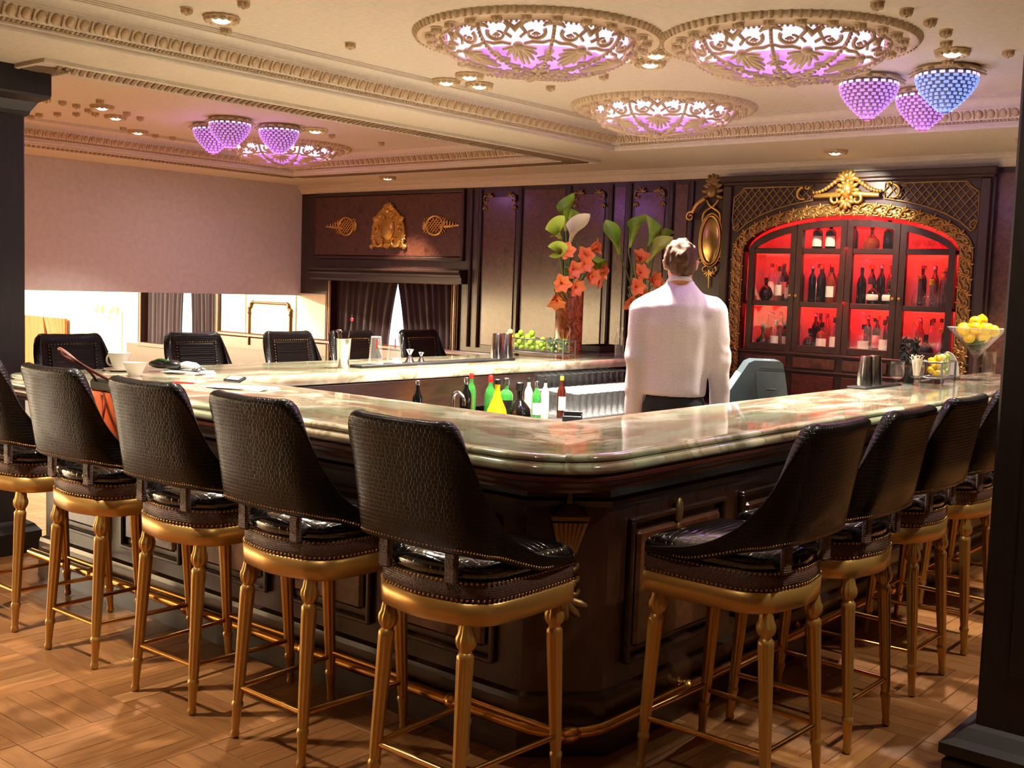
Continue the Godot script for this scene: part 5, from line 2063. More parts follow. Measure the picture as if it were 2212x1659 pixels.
func build_stools():
	var s0 = make_stool()
	var rows := [
		[Vector3(-2.27, 0, -2.57), 0.0, "nearest leather bar stool of the left row, at the rounded bar corner"],
		[Vector3(-2.96, 0, -2.57), 0.0, "second leather bar stool from the bar corner in the left row"],
		[Vector3(-3.60, 0, -2.58), 0.03, "third leather bar stool from the bar corner in the left row"],
		[Vector3(-4.28, 0, -2.59), 0.02, "fourth leather bar stool from the bar corner, with a tan bag on it"],
		[Vector3(-4.95, 0, -2.60), 0.0, "leftmost leather bar stool of the near row, cut by the frame edge"],
		[Vector3(-1.735, 0, -3.31), PI / 2 - 0.02, "nearest leather bar stool of the right row, gold legs in full view"],
		[Vector3(-1.735, 0, -3.92), PI / 2, "second leather bar stool of the right row along the bar"],
		[Vector3(-1.78, 0, -4.66), PI / 2, "third leather bar stool of the right row along the bar"],
		[Vector3(-1.80, 0, -5.36), PI / 2, "fourth leather bar stool of the right row, beside the dark pillar"],
		[Vector3(-1.80, 0, -6.08), PI / 2, "last leather bar stool of the right row, mostly behind the pillar"],
		[Vector3(-6.13, 0, -3.55), -PI / 2, "leather bar stool across the bar, leftmost, behind the white cups"],
		[Vector3(-6.13, 0, -4.43), -PI / 2, "leather bar stool across the bar in front of the far left window"],
		[Vector3(-6.13, 0, -5.23), -PI / 2, "leather bar stool across the bar in front of the bronze wall frame"],
		[Vector3(-6.13, 0, -5.84), -PI / 2, "leather bar stool across the bar behind the two tall mixing glasses"],
		[Vector3(-6.13, 0, -6.57), -PI / 2, "leather bar stool across the bar right of the lit window gap"]]
	for i in rows.size():
		if i == 0:
			s0.position = rows[0][0]
			s0.rotation.y = rows[0][1]
			s0.set_meta("label", rows[0][2])
		else:
			copy_of(s0, rows[i][0], rows[i][1], rows[i][2])
	# tan leather bag on the fourth stool, its strap over the stool's back
	var bag = thing("handbag", "orange tan leather bag on the fourth bar stool, strap looped over the backrest", "bag", Vector3(-4.37, 0.831, -2.60))
	var st := S()
	var rings := []
	for a in [[0.115, 0.065, 0.0], [0.125, 0.072, 0.02], [0.128, 0.070, 0.15], [0.122, 0.050, 0.26]]:
		var ring := []
		for k in 20:
			var g := TAU * k / 20
			ring.append(Vector3(signf(cos(g)) * pow(absf(cos(g)), 0.6) * a[0], a[2], signf(sin(g)) * pow(absf(sin(g)), 0.6) * a[1]))
		rings.append(ring)
	loft(st, rings, true, true)
	obj("body", st, M.tan_leather, bag)
	st = S()
	box(st, Vector3(0, 0.285, 0), Vector3(0.235, 0.055, 0.075), Transform3D.IDENTITY, 0.012)
	obj("top_flap", st, M.black, bag)
	for s in [-1.0, 1.0]:
		st = S()
		box(st, Vector3(s * 0.045, 0.14, 0.071), Vector3(0.016, 0.24, 0.006), Transform3D.IDENTITY, 0.002)
		obj("seam_strip", st, M.tan_leather, bag)
	st = S()
	tube(st, smoothpts([Vector3(-0.08, 0.30, 0.02), Vector3(0.0, 0.37, 0.12), Vector3(0.08, 0.425, 0.26), Vector3(0.13, 0.46, 0.305), Vector3(0.20, 0.445, 0.31), Vector3(0.245, 0.40, 0.27), Vector3(0.10, 0.30, 0.03)], 4), 0.0065, 7)
	obj("strap", st, M.strap_leather, bag)

func build_pillars():
	# dark column at the left frame edge
	var p = thing("pillar", "dark wooden pillar with a moulded capital at the left frame edge", "pillar", Vector3(-6.42, 0, -2.86))
	var st := S()
	bx(st, Vector3(-0.27, 0.0, -0.27), Vector3(0.27, 2.45, 0.27), 0.01)
	obj("shaft", st, M.pillar_wood, p)
	st = S()
	sq_mould(st, 0.27, [[0.0, 2.44], [0.015, 2.45], [0.02, 2.47], [0.05, 2.52], [0.095, 2.545], [0.10, 2.56], [0.10, 2.70]])
	obj("capital", st, M.pillar_wood, p)
	st = S()
	sq_mould(st, 0.27, [[0.06, 0.0], [0.06, 0.12], [0.03, 0.16], [0.0, 0.18]])
	obj("base", st, M.pillar_wood, p)
	# dark column at the right frame edge
	p = thing("pillar", "dark wooden pillar with a stepped base filling the right frame edge", "pillar", Vector3(-0.80, 0, -4.05))
	st = S()
	bx(st, Vector3(-0.29, 0.0, -0.29), Vector3(0.29, CEIL, 0.29), 0.01)
	obj("shaft", st, M.pillar_wood, p)
	for s in [[Vector3(-0.295, 0.4, -0.2), Vector3(-0.28, 2.5, 0.2)], [Vector3(-0.2, 0.4, 0.28), Vector3(0.2, 2.5, 0.295)]]:
		st = S()
		bx(st, s[0], s[1], 0.004)
		obj("panel", st, M.pillar_wood, p)
	st = S()
	sq_mould(st, 0.29, [[0.075, 0.0], [0.075, 0.10], [0.06, 0.11], [0.085, 0.125], [0.085, 0.16], [0.05, 0.175], [0.02, 0.21], [0.0, 0.22]])
	obj("base", st, M.pillar_wood, p)

func sq_mould(st: SurfaceTool, h: float, prof: Array):
	var pr := []
	for q in prof:
		pr.append(Vector2(-q[0], q[1]))
	sweep(st, [Vector2(-h, -h), Vector2(-h, h), Vector2(h, h), Vector2(h, -h)], pr, true)
	st.set_smooth_group(-1)
	for e in [0, prof.size() - 1]:
		var k: float = h + prof[e][0]
		var y: float = prof[e][1]
		quad(st, Vector3(-k, y, -k), Vector3(-k, y, k), Vector3(k, y, k), Vector3(k, y, -k))

# ---------------------------------------------------------------- things on the bar top
func lathe_mesh(pr: Array, seg := 20, flutes := 0, fd := 0.0) -> ArrayMesh:
	var st := S()
	var p := []
	for q in pr:
		p.append(Vector2(q[0], q[1]))
	lathe(st, p, seg, Transform3D.IDENTITY, flutes, fd)
	return done(st)

func single(called: String, mesh, mat, at: Vector3, label: String, cat: String, group := "", turn := Vector3.ZERO, sc := Vector3.ONE):
	return tag(put(called, mesh, mat, null, XF(at, turn, sc)), label, cat, group)

func lemon_mesh() -> ArrayMesh:
	return lathe_mesh([[0.0, -0.046], [0.006, -0.044], [0.011, -0.038], [0.022, -0.030], [0.030, -0.014], [0.032, 0.002], [0.029, 0.018], [0.020, 0.032], [0.010, 0.040], [0.007, 0.046], [0.0, 0.050]], 16)

func jar_rack(called_label: String, at: Vector3, turn: float, d: float, length: float):
	var t = thing("garnish_rack", called_label, "rack", at, turn)
	var st := S()
	for y in [0.035, 0.135]:
		tube(st, [Vector3(-length / 2, y, -d / 2), Vector3(length / 2, y, -d / 2), Vector3(length / 2, y, d / 2), Vector3(-length / 2, y, d / 2)], 0.0055, 4, false, 1.0, Vector3.UP, true)
	obj("rails", st, M.steel_dull, t)
	for x in [-1, 1]:
		for z in [-1, 1]:
			st = S()
			box(st, Vector3(x * length / 2, 0.070, z * d / 2), Vector3(0.012, 0.14, 0.012), Transform3D.IDENTITY, 0.002)
			obj("post", st, M.steel_dull, t)
	st = S()
	bx(st, Vector3(-length / 2, 0.030, -d / 2), Vector3(length / 2, 0.034, d / 2))
	obj("tray", st, M.steel_dull, t)
	return t

func petal_mesh(l := 0.118, w := 0.046) -> ArrayMesh:
	var st := S()
	var n := 8
	for side in 2:
		newsg(st)
		var g := []
		for i in n + 1:
			var u := float(i) / n
			var ww := w * pow(sin(PI * clampf(u * 0.93 + 0.05, 0, 1)), 0.8)
			var z := u * l
			var y := 0.030 * sin(u * 2.6) - 0.015 * u * u
			var row := []
			for k in 5:
				var v := (k - 2) / 2.0
				row.append(Vector3(v * ww, y + 0.010 * v * v * (1.0 - u) + (0.0012 if side == 0 else -0.0012), z))
			g.append(row)
		for i in n:
			for k in 4:
				if side == 0:
					quad(st, g[i][k], g[i][k + 1], g[i + 1][k + 1], g[i + 1][k])
				else:
					quad(st, g[i][k], g[i + 1][k], g[i + 1][k + 1], g[i][k + 1])
	return done(st)

func calla_mesh() -> ArrayMesh:
	# a flaring wrapped leaf: rolled tube at the bottom, opening to a curling pointed lip
	var st := S()
	var n := 14
	var m := 16
	for side in 2:
		newsg(st)
		var g := []
		for i in n + 1:
			var u := float(i) / n
			var row := []
			for k in m + 1:
				var v := (float(k) / m - 0.5) * 2.0
				var a := v * lerpf(3.3, 2.5, u)
				var r := lerpf(0.012, 0.040, pow(u, 1.6)) + 0.016 * pow(u, 4.0)
				var lip := (1.0 - absf(v)) * 0.085 * pow(u, 3.0)
				var p := Vector3(sin(a) * r, u * 0.17 + lip * 0.8, cos(a) * r + lip * 0.7)
				row.append(p * (1.0 if side == 0 else 0.985))
			g.append(row)
		for i in n:
			for k in m:
				if side == 0:
					quad(st, g[i][k], g[i][k + 1], g[i + 1][k + 1], g[i + 1][k])
				else:
					quad(st, g[i][k], g[i + 1][k], g[i + 1][k + 1], g[i][k + 1])
	return done(st)

func look_basis(dir: Vector3) -> Basis:
	# y axis towards dir
	var y := dir.normalized()
	var x := Vector3(0, 0, 1).cross(y)
	if x.length() < 0.05:
		x = Vector3(1, 0, 0)
	x = x.normalized()
	return Basis(x, y, x.cross(y))

func bouquet(base: Vector3, mouth: float, blooms: Array, callas: Array, which: String):
	var petal := petal_mesh()
	var cal := calla_mesh()
	var st := S()
	lathe(st, [Vector2(0, 0), Vector2(0.003, 0.02), Vector2(0.003, 0.06), Vector2(0.005, 0.065), Vector2(0, 0.07)], 6)
	var stam := done(st)
	var root := base + Vector3(0, mouth - 0.12, 0)
	for b in blooms:
		var at := base + Vector3(b[0], b[1], b[2] * 1.15 + 0.07)
		var dir := Vector3(b[3], b[4], b[5]).normalized()
		var t = thing("orange_bloom", "orange star-shaped bloom, %s of the %s bouquet" % [b[6], which], "flower", at, 0.0, "orange blooms in the %s vase" % which)
		var bs := look_basis(dir)
		for k in 6:
			var a := TAU * k / 6
			var pb := bs * Basis(Vector3.UP, a) * Basis(Vector3.RIGHT, -0.80 - 0.12 * (k % 2))
			put("petal", petal, M.petal, t, Transform3D(pb, Vector3.ZERO))
		put("stamens", stam, M.stamen, t, Transform3D(bs, Vector3.ZERO))
		st = S()
		var rl := root - at
		tube(st, smoothpts([Vector3.ZERO, -dir * 0.06, -dir * 0.06 + (rl + dir * 0.06) * 0.5 + Vector3(0, -0.01, 0), rl + Vector3(b[0], 0, b[2]) * 0.25], 4), 0.006, 6)
		obj("stem", st, M.stem, t)
	for b in callas:
		var at := base + Vector3(b[0], b[1], b[2] + 0.08)
		var dir := Vector3(b[3], b[4], b[5]).normalized()
		var t = thing("green_calla", "green calla spathe, %s of the %s bouquet" % [b[7], which], "flower", at, 0.0, "green callas in the %s vase" % which)
		var bs := look_basis(dir) * Basis(Vector3.UP, b[8] if b.size() > 8 else 0.0)
		put("spathe", cal, [M.calla, M.leaf, M.calla_white][b[6]], t, Transform3D(bs.scaled(Vector3.ONE * 1.15), Vector3.ZERO))
		st = S()
		var rl := root - at
		tube(st, smoothpts([dir * 0.02, -dir * 0.05, rl * 0.55 - dir * 0.03, rl + Vector3(b[0], 0, b[2]) * 0.2], 4), 0.007, 6)
		obj("stem", st, M.stem, t)

func build_counter_items():
	var st: SurfaceTool
	# white cups at the left end
	var cup_pr := [[0.0, 0.0], [0.026, 0.0], [0.028, 0.004], [0.034, 0.020], [0.048, 0.058], [0.053, 0.074], [0.050, 0.074], [0.044, 0.056], [0.030, 0.018], [0.0, 0.010]]
	var cup := lathe_mesh(cup_pr, 24)
	var sauc := lathe_mesh([[0.0, 0.0], [0.045, 0.0], [0.080, 0.012], [0.082, 0.015], [0.045, 0.006], [0.0, 0.005]], 28)
	single("saucer", sauc, M.white, Vector3(-5.50, TOP, -3.32), "white saucer under the handled cup at the left bar end", "saucer")
	var t = thing("coffee_cup", "white cup with a round handle on a saucer at the left bar end", "cup", Vector3(-5.50, TOP + 0.007, -3.32), 0.0)
	put("bowl", cup, M.white, t, XF(Vector3.ZERO, Vector3.ZERO, Vector3(1.15, 1.25, 1.15)))
	st = S()
	var ring := []
	for k in 14:
		var a := -PI * 0.62 + PI * 1.24 * k / 13
		ring.append(Vector3(-0.050 - cos(a) * 0.026, 0.052 + sin(a) * 0.030, -0.004))
	tube(st, ring, 0.0055, 7)
	obj("handle", st, M.white, t, XF(Vector3.ZERO, Vector3(0, 0.55, 0)))
	t = thing("cream_bowl", "small white conical bowl in front of the coffee cup", "bowl", Vector3(-5.19, TOP, -3.22))
	put("bowl", lathe_mesh([[0.0, 0.0], [0.030, 0.0], [0.031, 0.005], [0.055, 0.060], [0.060, 0.072], [0.057, 0.072], [0.030, 0.012], [0.0, 0.009]], 24), M.white, t)
	put("rim_band", lathe_mesh([[0.0575, 0.066], [0.0602, 0.073], [0.0565, 0.073]], 24), M.white, t)
	# napkins, sunglasses, keys
	t = thing("napkin_stack", "white folded napkins left of the dark glasses case at the bar corner", "napkin", Vector3(-5.22, TOP, -3.56), 0.2)
	for k in 3:
		st = S()
		box(st, Vector3(0.01 * k, 0.003 + 0.005 * k, 0.008 * k), Vector3(0.24 - 0.02 * k, 0.004, 0.17), XF(Vector3.ZERO, Vector3(0, 0.18 * k, 0)), 0.001)
		obj("napkin", st, M.paper, t)
	st = S()
	tube(st, smoothpts([Vector3(-0.10, 0.022, 0), Vector3(0, 0.045, 0.0), Vector3(0.11, 0.026, 0.02)], 5), [0.012, 0.03, 0.035, 0.04, 0.045, 0.045, 0.045, 0.04, 0.03, 0.02, 0.012], 8, true, 0.45, Vector3.UP)
	obj("crumpled_napkin", st, M.paper, t)
	t = thing("glasses_pouch", "dark soft pouch lying on the white napkins", "pouch", Vector3(-5.33, TOP + 0.018, -3.50), 0.3)
	st = S()
	ell(st, Vector3(-0.04, 0.024, 0), Vector3(0.075, 0.024, 0.045), 14, 8)
	ell(st, Vector3(0.05, 0.026, 0.01), Vector3(0.055, 0.027, 0.04), 14, 8)
	obj("cloth", st, M.black, t)
	st = S()
	tube(st, smoothpts([Vector3(-0.11, 0.020, 0.01), Vector3(-0.04, 0.050, 0.02), Vector3(0.03, 0.046, 0.03), Vector3(0.10, 0.022, 0.02)], 4), 0.006, 6)
	obj("cord", st, M.leaf_dark, t)
	t = thing("key_bunch", "small bunch of dark keys on the napkin edge", "keys", Vector3(-5.12, TOP + 0.016, -3.56), 0.5)
	for k in 4:
		st = S()
		ell(st, Vector3(0, 0.012, 0), Vector3(0.020, 0.010, 0.014), 9, 6, XF(Vector3(0.012 * k - 0.02, 0.004 * (k % 2), 0.008 * (k % 3)), Vector3(0, k * 1.1, 0.3)))
		box(st, Vector3(0.035, 0.010, 0), Vector3(0.04, 0.003, 0.008), XF(Vector3(0.012 * k - 0.02, 0, 0), Vector3(0, k * 1.1, 0)))
		obj("key", st, M.steel_dull, t)
	# papers, pen and phone on the near left counter
	t = thing("bill_folder", "white papers in an open folder on the near bar counter", "papers", Vector3(-4.42, TOP, -3.30), 0.25)
	for k in 3:
		st = S()
		box(st, Vector3(0.02 * k, 0.002 + 0.003 * k, 0.01 * k), Vector3(0.36 - 0.05 * k, 0.0025, 0.17), XF(Vector3.ZERO, Vector3(0, 0.12 * k, 0)), 0.0006)
		obj("sheet", st, M.paper, t)
	t = thing("pen", "thin red pen lying on the white papers", "pen", Vector3(-4.62, TOP + 0.011, -3.13), 0.5)
	st = S()
	tube(st, [Vector3(-0.06, 0.005, 0), Vector3(0.05, 0.005, 0)], 0.0045, 8)
	obj("barrel", st, M.red, t)
	st = S()
	tube(st, [Vector3(0.05, 0.005, 0), Vector3(0.068, 0.005, 0)], [0.0045, 0.001], 8)
	obj("tip", st, M.steel, t)
	t = thing("phone", "dark phone with a pale screen on the white papers", "phone", Vector3(-4.56, TOP + 0.012, -3.38), 0.15)
	st = S()
	box(st, Vector3(0, 0.008, 0), Vector3(0.11, 0.014, 0.055), XF(Vector3(0, 0.008, 0), Vector3(0.35, 0, 0)), 0.004)
	obj("case", st, M.plastic_dark, t)
	st = S()
	box(st, Vector3(0, 0.0155, 0), Vector3(0.08, 0.002, 0.036), XF(Vector3(0, 0.008, 0), Vector3(0.35, 0, 0)))
	obj("display", st, M.white, t)

	# shaker tin with muddler and stirrer
	var tin := lathe_mesh([[0.0, 0.0], [0.031, 0.0], [0.033, 0.004], [0.046, 0.175], [0.0475, 0.178], [0.0455, 0.178], [0.032, 0.006], [0.0, 0.004]], 28)
	t = thing("shaker_tin", "open steel shaker tin holding a muddler at the back counter's left end", "shaker", Vector3(-5.14, TOP, -4.60))
	put("tin", tin, M.steel, t)
	t = thing("muddler", "wooden muddler leaning in the steel shaker tin", "muddler", Vector3(-5.145, TOP + 0.012, -4.61), 0.0)
	st = S()
	tube(st, [Vector3(0.01, 0.0, 0), Vector3(-0.025, 0.205, 0.02)], [0.010, 0.012], 8)
	obj("handle", st, M.wood, t)
	st = S()
	ell(st, Vector3(-0.026, 0.21, 0.02), Vector3(0.02, 0.012, 0.02), 10, 6)
	obj("knob", st, M.wood, t)
	t = thing("stirrer", "thin stirrer with a red tip leaning in the shaker tin", "stirrer", Vector3(-5.135, TOP + 0.012, -4.595), 0.0)
	st = S()
	tube(st, [Vector3(0.0, 0.0, 0), Vector3(0.035, 0.275, -0.03)], 0.0025, 6)
	obj("rod", st, M.steel, t)
	st = S()
	ell(st, Vector3(0.036, 0.283, -0.031), Vector3(0.010, 0.012, 0.010), 8, 6)
	obj("tip", st, M.red, t)
	# long black bar mat with inverted mixing glasses, jiggers, tins
	st = S()
	box(st, Vector3(0, 0.009, 0), Vector3(0.11, 0.018, 1.52), Transform3D.IDENTITY, 0.004)
	tag(obj("bar_mat", st, M.rubber, null, XF(Vector3(-5.13, TOP, -5.43), Vector3(0, 0.03, 0))), "long black rubber bar mat on the back counter", "mat")
	var mix := lathe_mesh([[0.046, 0.0], [0.046, 0.004], [0.033, 0.168], [0.030, 0.172], [0.0, 0.172], [0.0, 0.166], [0.029, 0.164], [0.043, 0.002]], 28)
	for g in [[-4.86, "left one of two inverted mixing glasses at the mat's left end", 1.0], [-5.02, "right one of two inverted mixing glasses beside the jiggers", 1.08]]:
		t = thing("mixing_glass", g[1], "glass", Vector3(-5.13, TOP + 0.0185, g[0]), 0.0, "inverted mixing glasses")
		put("glass", mix, M.glass_bowl, t, XF(Vector3.ZERO, Vector3.ZERO, Vector3.ONE * g[2]))
		put("base_disc", lathe_mesh([[0.0, 0.164], [0.030, 0.164], [0.031, 0.171], [0.0, 0.173]], 20), M.glass_edge, t, XF(Vector3.ZERO, Vector3.ZERO, Vector3.ONE * g[2]))
		put("rim", lathe_mesh([[0.0445, 0.0], [0.0475, 0.0], [0.047, 0.006], [0.045, 0.006]], 24), M.glass_edge, t, XF(Vector3.ZERO, Vector3.ZERO, Vector3.ONE * g[2]))
		st = S()
		box(st, Vector3(0, 0.125, 0.0425), Vector3(0.007, 0.06, 0.0015), XF(Vector3.ZERO, Vector3(0, 0.9, 0)))
		obj("red_mark", st, M.red, t)
	var jig := lathe_mesh([[0.022, 0.0], [0.023, 0.002], [0.007, 0.034], [0.007, 0.038], [0.019, 0.062], [0.018, 0.062], [0.005, 0.038], [0.005, 0.034], [0.020, 0.002]], 18)
	single("jigger", jig, M.steel, Vector3(-5.13, TOP + 0.0185, -5.16), "larger steel jigger beside the mixing glasses", "jigger", "", Vector3.ZERO, Vector3.ONE * 1.35)
	single("jigger", jig, M.steel, Vector3(-5.135, TOP + 0.0185, -5.27), "smaller steel jigger in the middle of the mat", "jigger")
	var itin := lathe_mesh([[0.0475, 0.0], [0.0475, 0.003], [0.034, 0.170], [0.032, 0.175], [0.0, 0.175]], 28)
	for g in [[-6.03, "left steel shaker tin upside down at the mat's right end"], [-6.135, "right steel shaker tin upside down at the mat's right end"]]:
		t = thing("shaker_tin", g[1], "shaker", Vector3(-5.135, TOP + 0.0185, g[0]), 0.0, "inverted steel tins")
		put("tin", itin, M.steel, t)
		put("base_disc", lathe_mesh([[0.0, 0.176], [0.026, 0.176], [0.028, 0.1745]], 20), M.steel, t)

	# garnish rack with glass jars of fruit
	var rk = jar_rack("steel garnish rack with six glass jars of citrus and herbs on the back counter", Vector3(-5.34, TOP, -6.72), 0.06, 0.16, 0.62)
	var jar := lathe_mesh([[0.0, 0.0], [0.046, 0.0], [0.049, 0.004], [0.049, 0.108], [0.051, 0.112], [0.047, 0.112], [0.046, 0.006], [0.0, 0.005]], 20)
	var wedge := S()
	ell(wedge, Vector3.ZERO, Vector3(0.022, 0.018, 0.022), 10, 7)
	var wedge_m := done(wedge)
	var leafm := S()
	ell(leafm, Vector3.ZERO, Vector3(0.010, 0.003, 0.026), 8, 5)
	var leaf_m := done(leafm)
	for k in 6:
		var off := Vector3(-0.255 + 0.102 * k, 0.035, 0)
		var at: Vector3 = rk.transform * off
		var what: String = ["lemon wedges", "lime wedges", "whole limes", "lime pieces", "fresh herbs", "mint sprigs with twigs"][k]
		var j = thing("garnish_jar", "glass jar of %s in the garnish rack" % what, "jar", at, 0.0, "garnish jars")
		put("glass", jar, M.glass, j)
		if k < 4:
			for n in 9:
				var a := n * 2.4
				var y := 0.03 + 0.014 * n * (1.0 if k < 3 else 0.6)
				var o = put("wedge", wedge_m, M.lemon if k == 0 else M.lime, j, XF(Vector3(cos(a) * 0.022, y, sin(a) * 0.022), Vector3(n, a, n * 0.7), Vector3.ONE * (1.05 if k != 2 else 1.15)))
				if n % 2 == 0:
					o.material_override = M.lemon_flesh if k == 0 else M.lime
		else:
			for n in 26:
				var a := n * 2.4
				put("leaf", leaf_m, M.leaf_dark if n % 3 else M.leaf, j, XF(Vector3(cos(a) * 0.024, 0.02 + 0.0035 * n, sin(a) * 0.024), Vector3(n * 0.5, a, n * 0.3)))
		if k == 5:
			for n in 5:
				st = S()
				var a := n * 1.3
				tube(st, [Vector3(0, 0.06, 0), Vector3(cos(a) * 0.05, 0.155 + 0.008 * n, sin(a) * 0.05)], 0.0018, 4)
				obj("twig", st, M.twig, j)
	# dark tray and clear water bottle at the far end
	t = thing("service_tray", "low black tray behind the garnish rack beside the tall vase", "tray", Vector3(-5.48, TOP, -7.80))
	st = S()
	bx(st, Vector3(-0.12, 0, -0.2), Vector3(0.12, 0.012, 0.2), 0.004)
	obj("bottom", st, M.black, t)
	for e in [[Vector3(-0.12, 0.01, -0.2), Vector3(-0.108, 0.06, 0.2)], [Vector3(0.108, 0.01, -0.2), Vector3(0.12, 0.06, 0.2)], [Vector3(-0.108, 0.01, -0.2), Vector3(0.108, 0.06, -0.188)], [Vector3(-0.108, 0.01, 0.188), Vector3(0.108, 0.06, 0.2)]]:
		st = S()
		bx(st, e[0], e[1], 0.003)
		obj("rim", st, M.black, t)
	t = thing("water_carafe", "tall clear glass carafe beside the bartender's left arm", "carafe", Vector3(-5.0, TOP, -7.35))
	put("glass", lathe_mesh([[0.0, 0.0], [0.036, 0.0], [0.038, 0.004], [0.038, 0.15], [0.030, 0.17], [0.026, 0.19], [0.028, 0.235], [0.026, 0.235], [0.024, 0.19], [0.035, 0.148], [0.035, 0.006], [0.0, 0.005]], 20), M.glass, t)
	put("water", lathe_mesh([[0.0, 0.006], [0.034, 0.006], [0.034, 0.10], [0.0, 0.10]], 20), M.water, t)

	# two vases of callas and orange blooms
	var vase := lathe_mesh([[0.0, 0.0], [0.108, 0.0], [0.112, 0.004], [0.112, 0.505], [0.110, 0.510], [0.100, 0.510], [0.098, 0.505], [0.098, 0.30], [0.0, 0.30]], 40)
	single("flower_vase", vase, M.vase, Vector3(-5.48, TOP, -7.32), "tall cylinder vase with swirling brown woodgrain on the back counter", "vase", "", Vector3(0, 0.6, 0))
	var b1 := Vector3(-5.48, TOP, -7.32)
	# bloom: offset x, y, z (z grows to the left of the picture), facing x, y, z, where
	bouquet(b1, 0.51, [
		[0.12, 0.80, 0.18, 0.7, 0.2, 0.4, "top left bloom"], [0.14, 0.78, -0.02, 0.8, 0.1, 0.5, "large centre bloom"], [0.06, 0.85, -0.20, 0.6, 0.2, -0.5, "top right bloom"],
		[0.14, 0.68, 0.12, 0.9, -0.1, 0.3, "left middle bloom"], [0.16, 0.63, -0.06, 0.9, -0.1, 0.1, "lower centre bloom"], [0.10, 0.68, -0.24, 0.5, 0.0, -0.6, "right edge bloom"],
		[0.14, 0.62, -0.14, 0.8, -0.2, -0.3, "lower right bloom"], [0.16, 0.57, 0.24, 0.7, -0.1, 0.6, "lower left bloom"], [0.18, 0.55, 0.14, 0.9, -0.2, 0.2, "lowest left bloom"],
		[0.14, 0.47, 0.26, 0.5, -0.8, 0.4, "drooping bloom"], [0.16, 0.72, 0.03, 0.9, 0.0, 0.2, "inner bloom"]],
		[[0.04, 0.98, 0.06, 0.1, 0.85, 0.30, 1, "tallest one"], [0.0, 0.93, -0.08, -0.1, 0.9, -0.35, 1, "upper right one", 2.0], [0.08, 0.92, 0.18, 0.3, 0.25, 0.85, 0, "upper left one"], [0.12, 0.90, 0.10, 0.5, 0.45, 0.5, 2, "white-throated one"], [0.14, 0.80, 0.22, 0.3, 0.05, 0.9, 0, "lower left one"], [0.06, 0.86, -0.10, 0.4, -0.5, -0.4, 1, "drooping right one"]], "nearer tall")
	single("flower_vase", vase, M.vase, Vector3(-5.30, TOP, -8.15), "second woodgrain vase, hidden behind the bartender", "vase", "", Vector3(0, 1.6, 0), Vector3(1, 0.8, 1))
	var b2 := Vector3(-5.30, TOP, -8.15)
	bouquet(b2, 0.41, [
		[0.16, 0.55, 0.32, 0.9, 0.1, 0.4, "large left bloom"], [0.12, 0.66, 0.22, 0.7, 0.2, 0.3, "upper left bloom"], [0.14, 0.62, 0.08, 0.9, 0.0, 0.1, "centre bloom"],
		[0.14, 0.50, 0.20, 0.8, -0.3, 0.2, "lower bloom"], [0.10, 0.76, 0.18, 0.5, 0.6, 0.2, "top bloom"], [0.12, 0.56, -0.06, 0.8, 0.0, -0.3, "right bloom"], [0.14, 0.46, 0.32, 0.6, -0.5, 0.5, "lowest left bloom"]],
		[[0.05, 0.82, 0.40, 0.1, 0.75, 0.6, 1, "leftmost one", 1.0], [0.04, 0.88, 0.24, 0.2, 0.8, 0.1, 1, "upper one"], [0.12, 0.76, 0.10, 0.5, 0.7, 0.0, 0, "pale middle one"], [0.0, 0.90, -0.10, 0.1, 0.8, -0.3, 1, "right one above the man's head", 2.0], [0.0, 0.88, -0.22, 0.0, 0.8, -0.5, 1, "far right one"]], "farther")

	# right counter: tins, glasses, rack of lemons, footed bowl
	st = S()
	box(st, Vector3(0, 0.007, 0), Vector3(0.12, 0.014, 0.55), Transform3D.IDENTITY, 0.004)
	tag(obj("bar_mat", st, M.rubber, null, XF(Vector3(-2.62, TOP, -6.58))), "short black rubber bar mat on the right counter", "mat")
	for g in [[-6.43, "left one of two inverted steel tins on the right counter"], [-6.56, "right one of two inverted steel tins on the right counter"]]:
		t = thing("shaker_tin", g[1], "shaker", Vector3(-2.62, TOP + 0.0145, g[0]), 0.0, "inverted tins on the right counter")
		put("tin", itin, M.steel, t, XF(Vector3.ZERO, Vector3.ZERO, Vector3(1.05, 1.0, 1.05)))
		put("base_disc", lathe_mesh([[0.0, 0.176], [0.026, 0.176], [0.028, 0.1745]], 20), M.steel, t)
	var goblet := lathe_mesh([[0.0, 0.0], [0.034, 0.0], [0.034, 0.003], [0.008, 0.008], [0.005, 0.014], [0.005, 0.034], [0.012, 0.040], [0.038, 0.052], [0.043, 0.075], [0.042, 0.150], [0.0405, 0.150], [0.041, 0.076], [0.036, 0.055], [0.0, 0.044]], 22)
	single("goblet", goblet, M.glass, Vector3(-2.58, TOP, -6.82), "empty stemmed glass right of the inverted tins", "glass", "stemmed glasses")
	t = thing("straw_glass", "stemmed glass stuffed with pale curled straws", "glass", Vector3(-2.52, TOP, -6.98))
	put("goblet", goblet, M.glass, t, XF(Vector3.ZERO, Vector3.ZERO, Vector3(1.1, 1.05, 1.1)))
	for n in 40:
		st = S()
		var a := n * 2.4
		var rr := 0.028 * sqrt(n / 40.0)
		tube(st, [Vector3(cos(a) * rr * 0.6, 0.06, sin(a) * rr * 0.6), Vector3(cos(a) * rr * 1.3, 0.16 + 0.02 * sin(n * 1.7), sin(a) * rr * 1.3), Vector3(cos(a + 0.5) * rr * 1.7, 0.17 + 0.02 * sin(n * 1.7), sin(a + 0.5) * rr * 1.7)], 0.0022, 4)
		obj("straw", st, M.label, t)
	single("goblet", goblet, M.glass, Vector3(-2.40, TOP, -7.10), "stemmed glass behind the straws", "glass", "stemmed glasses", Vector3.ZERO, Vector3(1.0, 1.4, 1.0))
